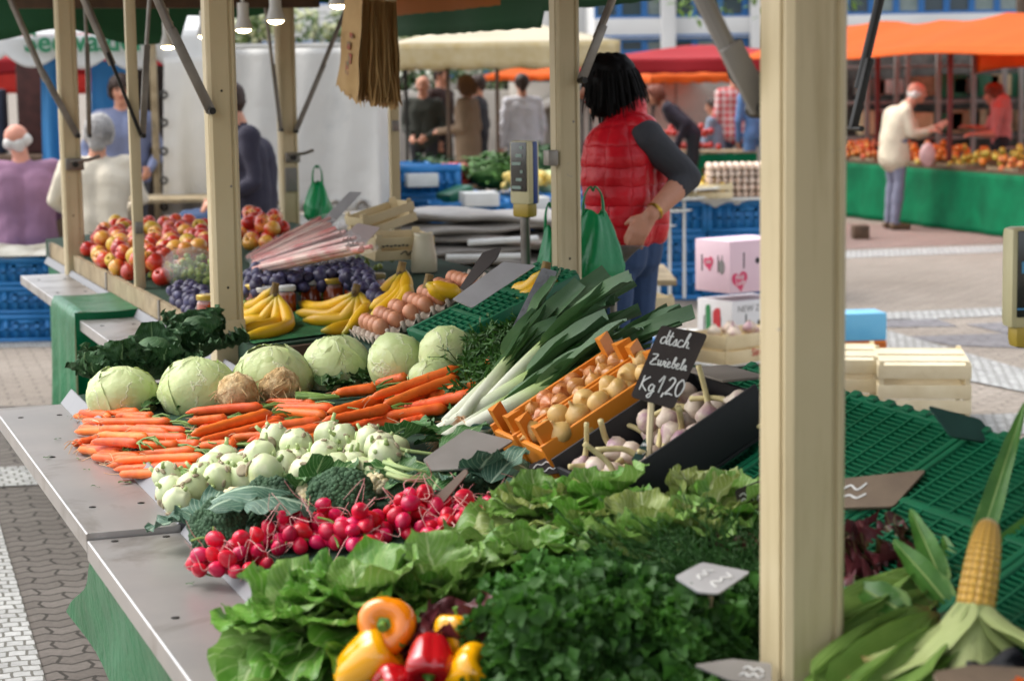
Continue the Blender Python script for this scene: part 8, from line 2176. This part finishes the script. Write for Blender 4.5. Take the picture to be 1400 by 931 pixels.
def shrub(label, px, py, d, rx, rz, seed, c1, c2, cf=None, n=420, name='shrub', base=True):
    p = D(px, py, d); rr = random.Random(seed); root = thing(name, label, 'shrub', TR(p), 'planting on the terrace')
    m1 = mat('leaves_' + c1[1:], c1, c2, rough=.6, ns=3, trans=.15); b = MB()
    cl = [(Vector((rr.gauss(0, .45) * rx, rr.gauss(0, .35) * rx, rr.uniform(-.5, .55) * rz)), rr.uniform(.25, .5) * min(rx, rz * 1.5)) for _ in range(12)]
    for _ in range(n):
        c_, r_ = rr.choice(cl); q = Vector((rr.gauss(0, 1), rr.gauss(0, 1), rr.gauss(.2, 1))).normalized()
        b.add(leaf(rr.uniform(.10, .2), .07, 1, 3, bend=-.8, b0=rr.uniform(-.5, 1)), TR(c_ + q * r_ * rr.uniform(.6, 1.1)) @ RZ(rr.uniform(0, 6.3)))
    b.build('crown', m1, root, smooth=True)
    MB().add(tube([(0, 0, -rz), (0, 0, 0)], [.04, .02], 7)).build('stem', M_darkwood, root)
    if cf:
        b = MB()
        for _ in range(90):
            c_, r_ = rr.choice(cl); q = Vector((rr.gauss(0, 1), rr.gauss(-.5, 1), rr.gauss(.6, .8))).normalized(); b.add(sphere(.05, 6, 4), TR(c_ + q * r_ * 1.05))
        b.build('blossoms', mat('blossom_' + cf[1:], cf, rough=.7), root)
sh = [(355, 45, 36, 1.0, .5, '#55703c', '#6a8448', '#c9cda0', 'leafy shrub above the trailer beside the thick post'), (430, 42, 36, 1.1, .5, '#4a6636', '#5d7a40', '#cfd3a8', 'shrub with pale blossom above the trailer roof'), (505, 50, 36, 1.0, .5, '#55703c', '#6a8448', '#c9cda0', 'leafy shrub behind the paper bags'), (572, 105, 36, .9, .5, '#46683a', '#587c46', None, 'green shrub at the left under the cream canopy'), (640, 106, 36.5, 1.0, .5, '#5d7c48', '#72905a', '#dfe0cf', 'white-flowering shrub under the cream canopy'), (700, 104, 36.2, .9, .5, '#4a7038', '#5c8446', None, 'green shrub beside the round planter'), (550, 118, 35.5, .7, .35, '#4c6a3c', '#5e7c48', '#d8d8c8', 'low flowering shrub left of the poles'), (760, 100, 36, .7, .4, '#4a7038', '#5c8446', '#b84a6a', 'shrub with pink flowers behind the wide post'), (1000, 98, 35, 1.0, .25, '#4a7038', '#6a944a', None, 'green plants on top of the panelled wall')]
for k, (px, py, d, rx, rz, a_, b_, f_, lab) in enumerate(sh): shrub(lab, px, py, d, rx, rz, 500 + k, a_, b_, f_)
M_wb = mat('white_render', '#dcdcda', '#d0d0ce', rough=.8, ns=.6); M_bf = mat('blue_window_frame', '#2a6fb0', '#2463a0', rough=.4); M_wg = NT('window_glass').finish(C('#3c4a52'), rough=.08, spec=.7); M_wc = mat('window_blind', '#8f9a96', '#7d8a84', rough=.7, ns=4)
def building(label, x0, x1, d, floors, z0, hs, hw, fw, seed, pil=None):
    root = thing('office_building', label, 'building', TR(Vector(((x0 + x1) / 2, d, 0)))); L = x1 - x0; rr = random.Random(seed)
    top = z0 + floors * (hs + hw)
    MB().add(box(L, 8, top, .02, (0, 4.25, top / 2))).build('core', M_wb, root)
    MB().add(box(L, .25, z0, .02, (0, .125, z0 / 2))).build('plinth_wall', M_conc, root)
    nw = int(L / fw)
    for f in range(floors):
        z = z0 + f * (hs + hw)
        for k in range(nw):
            x = -L / 2 + (k + .5) * L / nw; w_ = L / nw
            wn = MB().add(box(w_ - .01, .10, hw, .01, (0, 0, hw / 2)))
            wn = MB(); t = .07
            for s in (-1, 1): wn.add(box(t, .10, hw, 0, (s * (w_ / 2 - t / 2 - .004), 0, hw / 2)))
            for zz in (t / 2, hw - t / 2, hw * .62): wn.add(box(w_ - 2 * t - .01, .09, t, 0, (0, 0, zz)))
            wo_ = wn.build('window', M_bf, root, TR((x, .10, z)))
            MB().add(box(w_ - 2 * t, .02, hw - t, 0, (0, .04, hw / 2))).build('pane', M_wg if rr.random() < .6 else M_wc, wo_)
        MB().add(box(L, .40, hs, .02, (0, .10, z + hw + hs / 2))).build('spandrel', M_wb, root)
        MB().add(box(L + .02, .02, .05, 0, (0, -.112, z + hw + .06))).build('drip_edge', M_bf, root)
    for px in (pil or []):
        MB().add(box(.36, .36, top, .02, (px - (x0 + x1) / 2, -.30, top / 2))).build('pillar', M_wb, root)
dd = 52.0
zf = lambda y: D(900, y, dd).z
hw = zf(52) - zf(98); hs_ = zf(22) - zf(50)
building('long white office building with rows of blue-framed windows behind the canopies', D(812, 0, dd).x, D(1640, 0, dd).x, dd, 4, zf(99), hs_, hw, .62, 601, [D(912, 0, dd).x, D(1034, 0, dd).x, D(1020 + 500, 0, dd).x])
dd2 = 58.0
building('white building with blue windows behind the terrace planting', D(300, 0, dd2).x, D(800, 0, dd2).x, dd2, 3, D(600, 108, dd2).z, 1.1, 1.0, .9, 602, [D(560, 0, dd2).x, D(640, 0, dd2).x, D(740, 0, dd2).x])
# a tree trunk at the right edge and foliage above the far building end
def tree(label, px, d, r, h, seed, crown=True):
    p = D(px, 200, d); rr = random.Random(seed); root = thing('tree', label, 'tree', TR(Vector((p.x, p.y, 0))))
    MB().add(tube(catmull([(0, 0, 0), (.03, 0, h * .3), (-.04, .02, h * .7), (0, 0, h)], 5), [r * (1 - .03 * k) for k in range(16)], 12)).build('trunk', mat('bark', '#5a4c40', '#463a30', rough=.95, ns=8, bs=20, bstr=.6), root, smooth=True)
    m1 = mat('tree_leaves', '#567a2e', '#7a9c3e', rough=.6, ns=1.5, trans=.3); b = MB()
    for k in range(5):
        a = rr.uniform(0, 6.3); e = Vector((math.cos(a) * 1.4, math.sin(a) * 1.4, h + rr.uniform(.1, 1.2))); MB().add(tube([Vector((0, 0, h * .85)), e * .6 + ZD * h * .35, e], [.06, .04, .02], 7)).build('limb', MATS['bark'], root)
    cl = [(Vector((rr.gauss(0, 1.0), rr.gauss(0, 1.0), h + rr.uniform(-.3, 1.8))), rr.uniform(.4, .8)) for _ in range(16)]
    for _ in range(1500):
        c_, r_ = rr.choice(cl); q = Vector((rr.gauss(0, 1), rr.gauss(0, 1), rr.gauss(0, 1))).normalized(); b.add(leaf(rr.uniform(.12, .22), .09, 1, 3, bend=-.8, b0=rr.uniform(-.5, 1)), TR(c_ + q * r_ * rr.uniform(.3, 1.1)) @ RZ(rr.uniform(0, 6.3)))
    b.build('crown', m1, root, smooth=True)
tree('tree with a dark trunk at the far right before the white building', 1399, 33, .17, 4.6, 611)
tree('tree with yellow-green leaves above the crimson canopy', 1050, 40, .14, 2.9, 612)
bpy.context.view_layer.update()
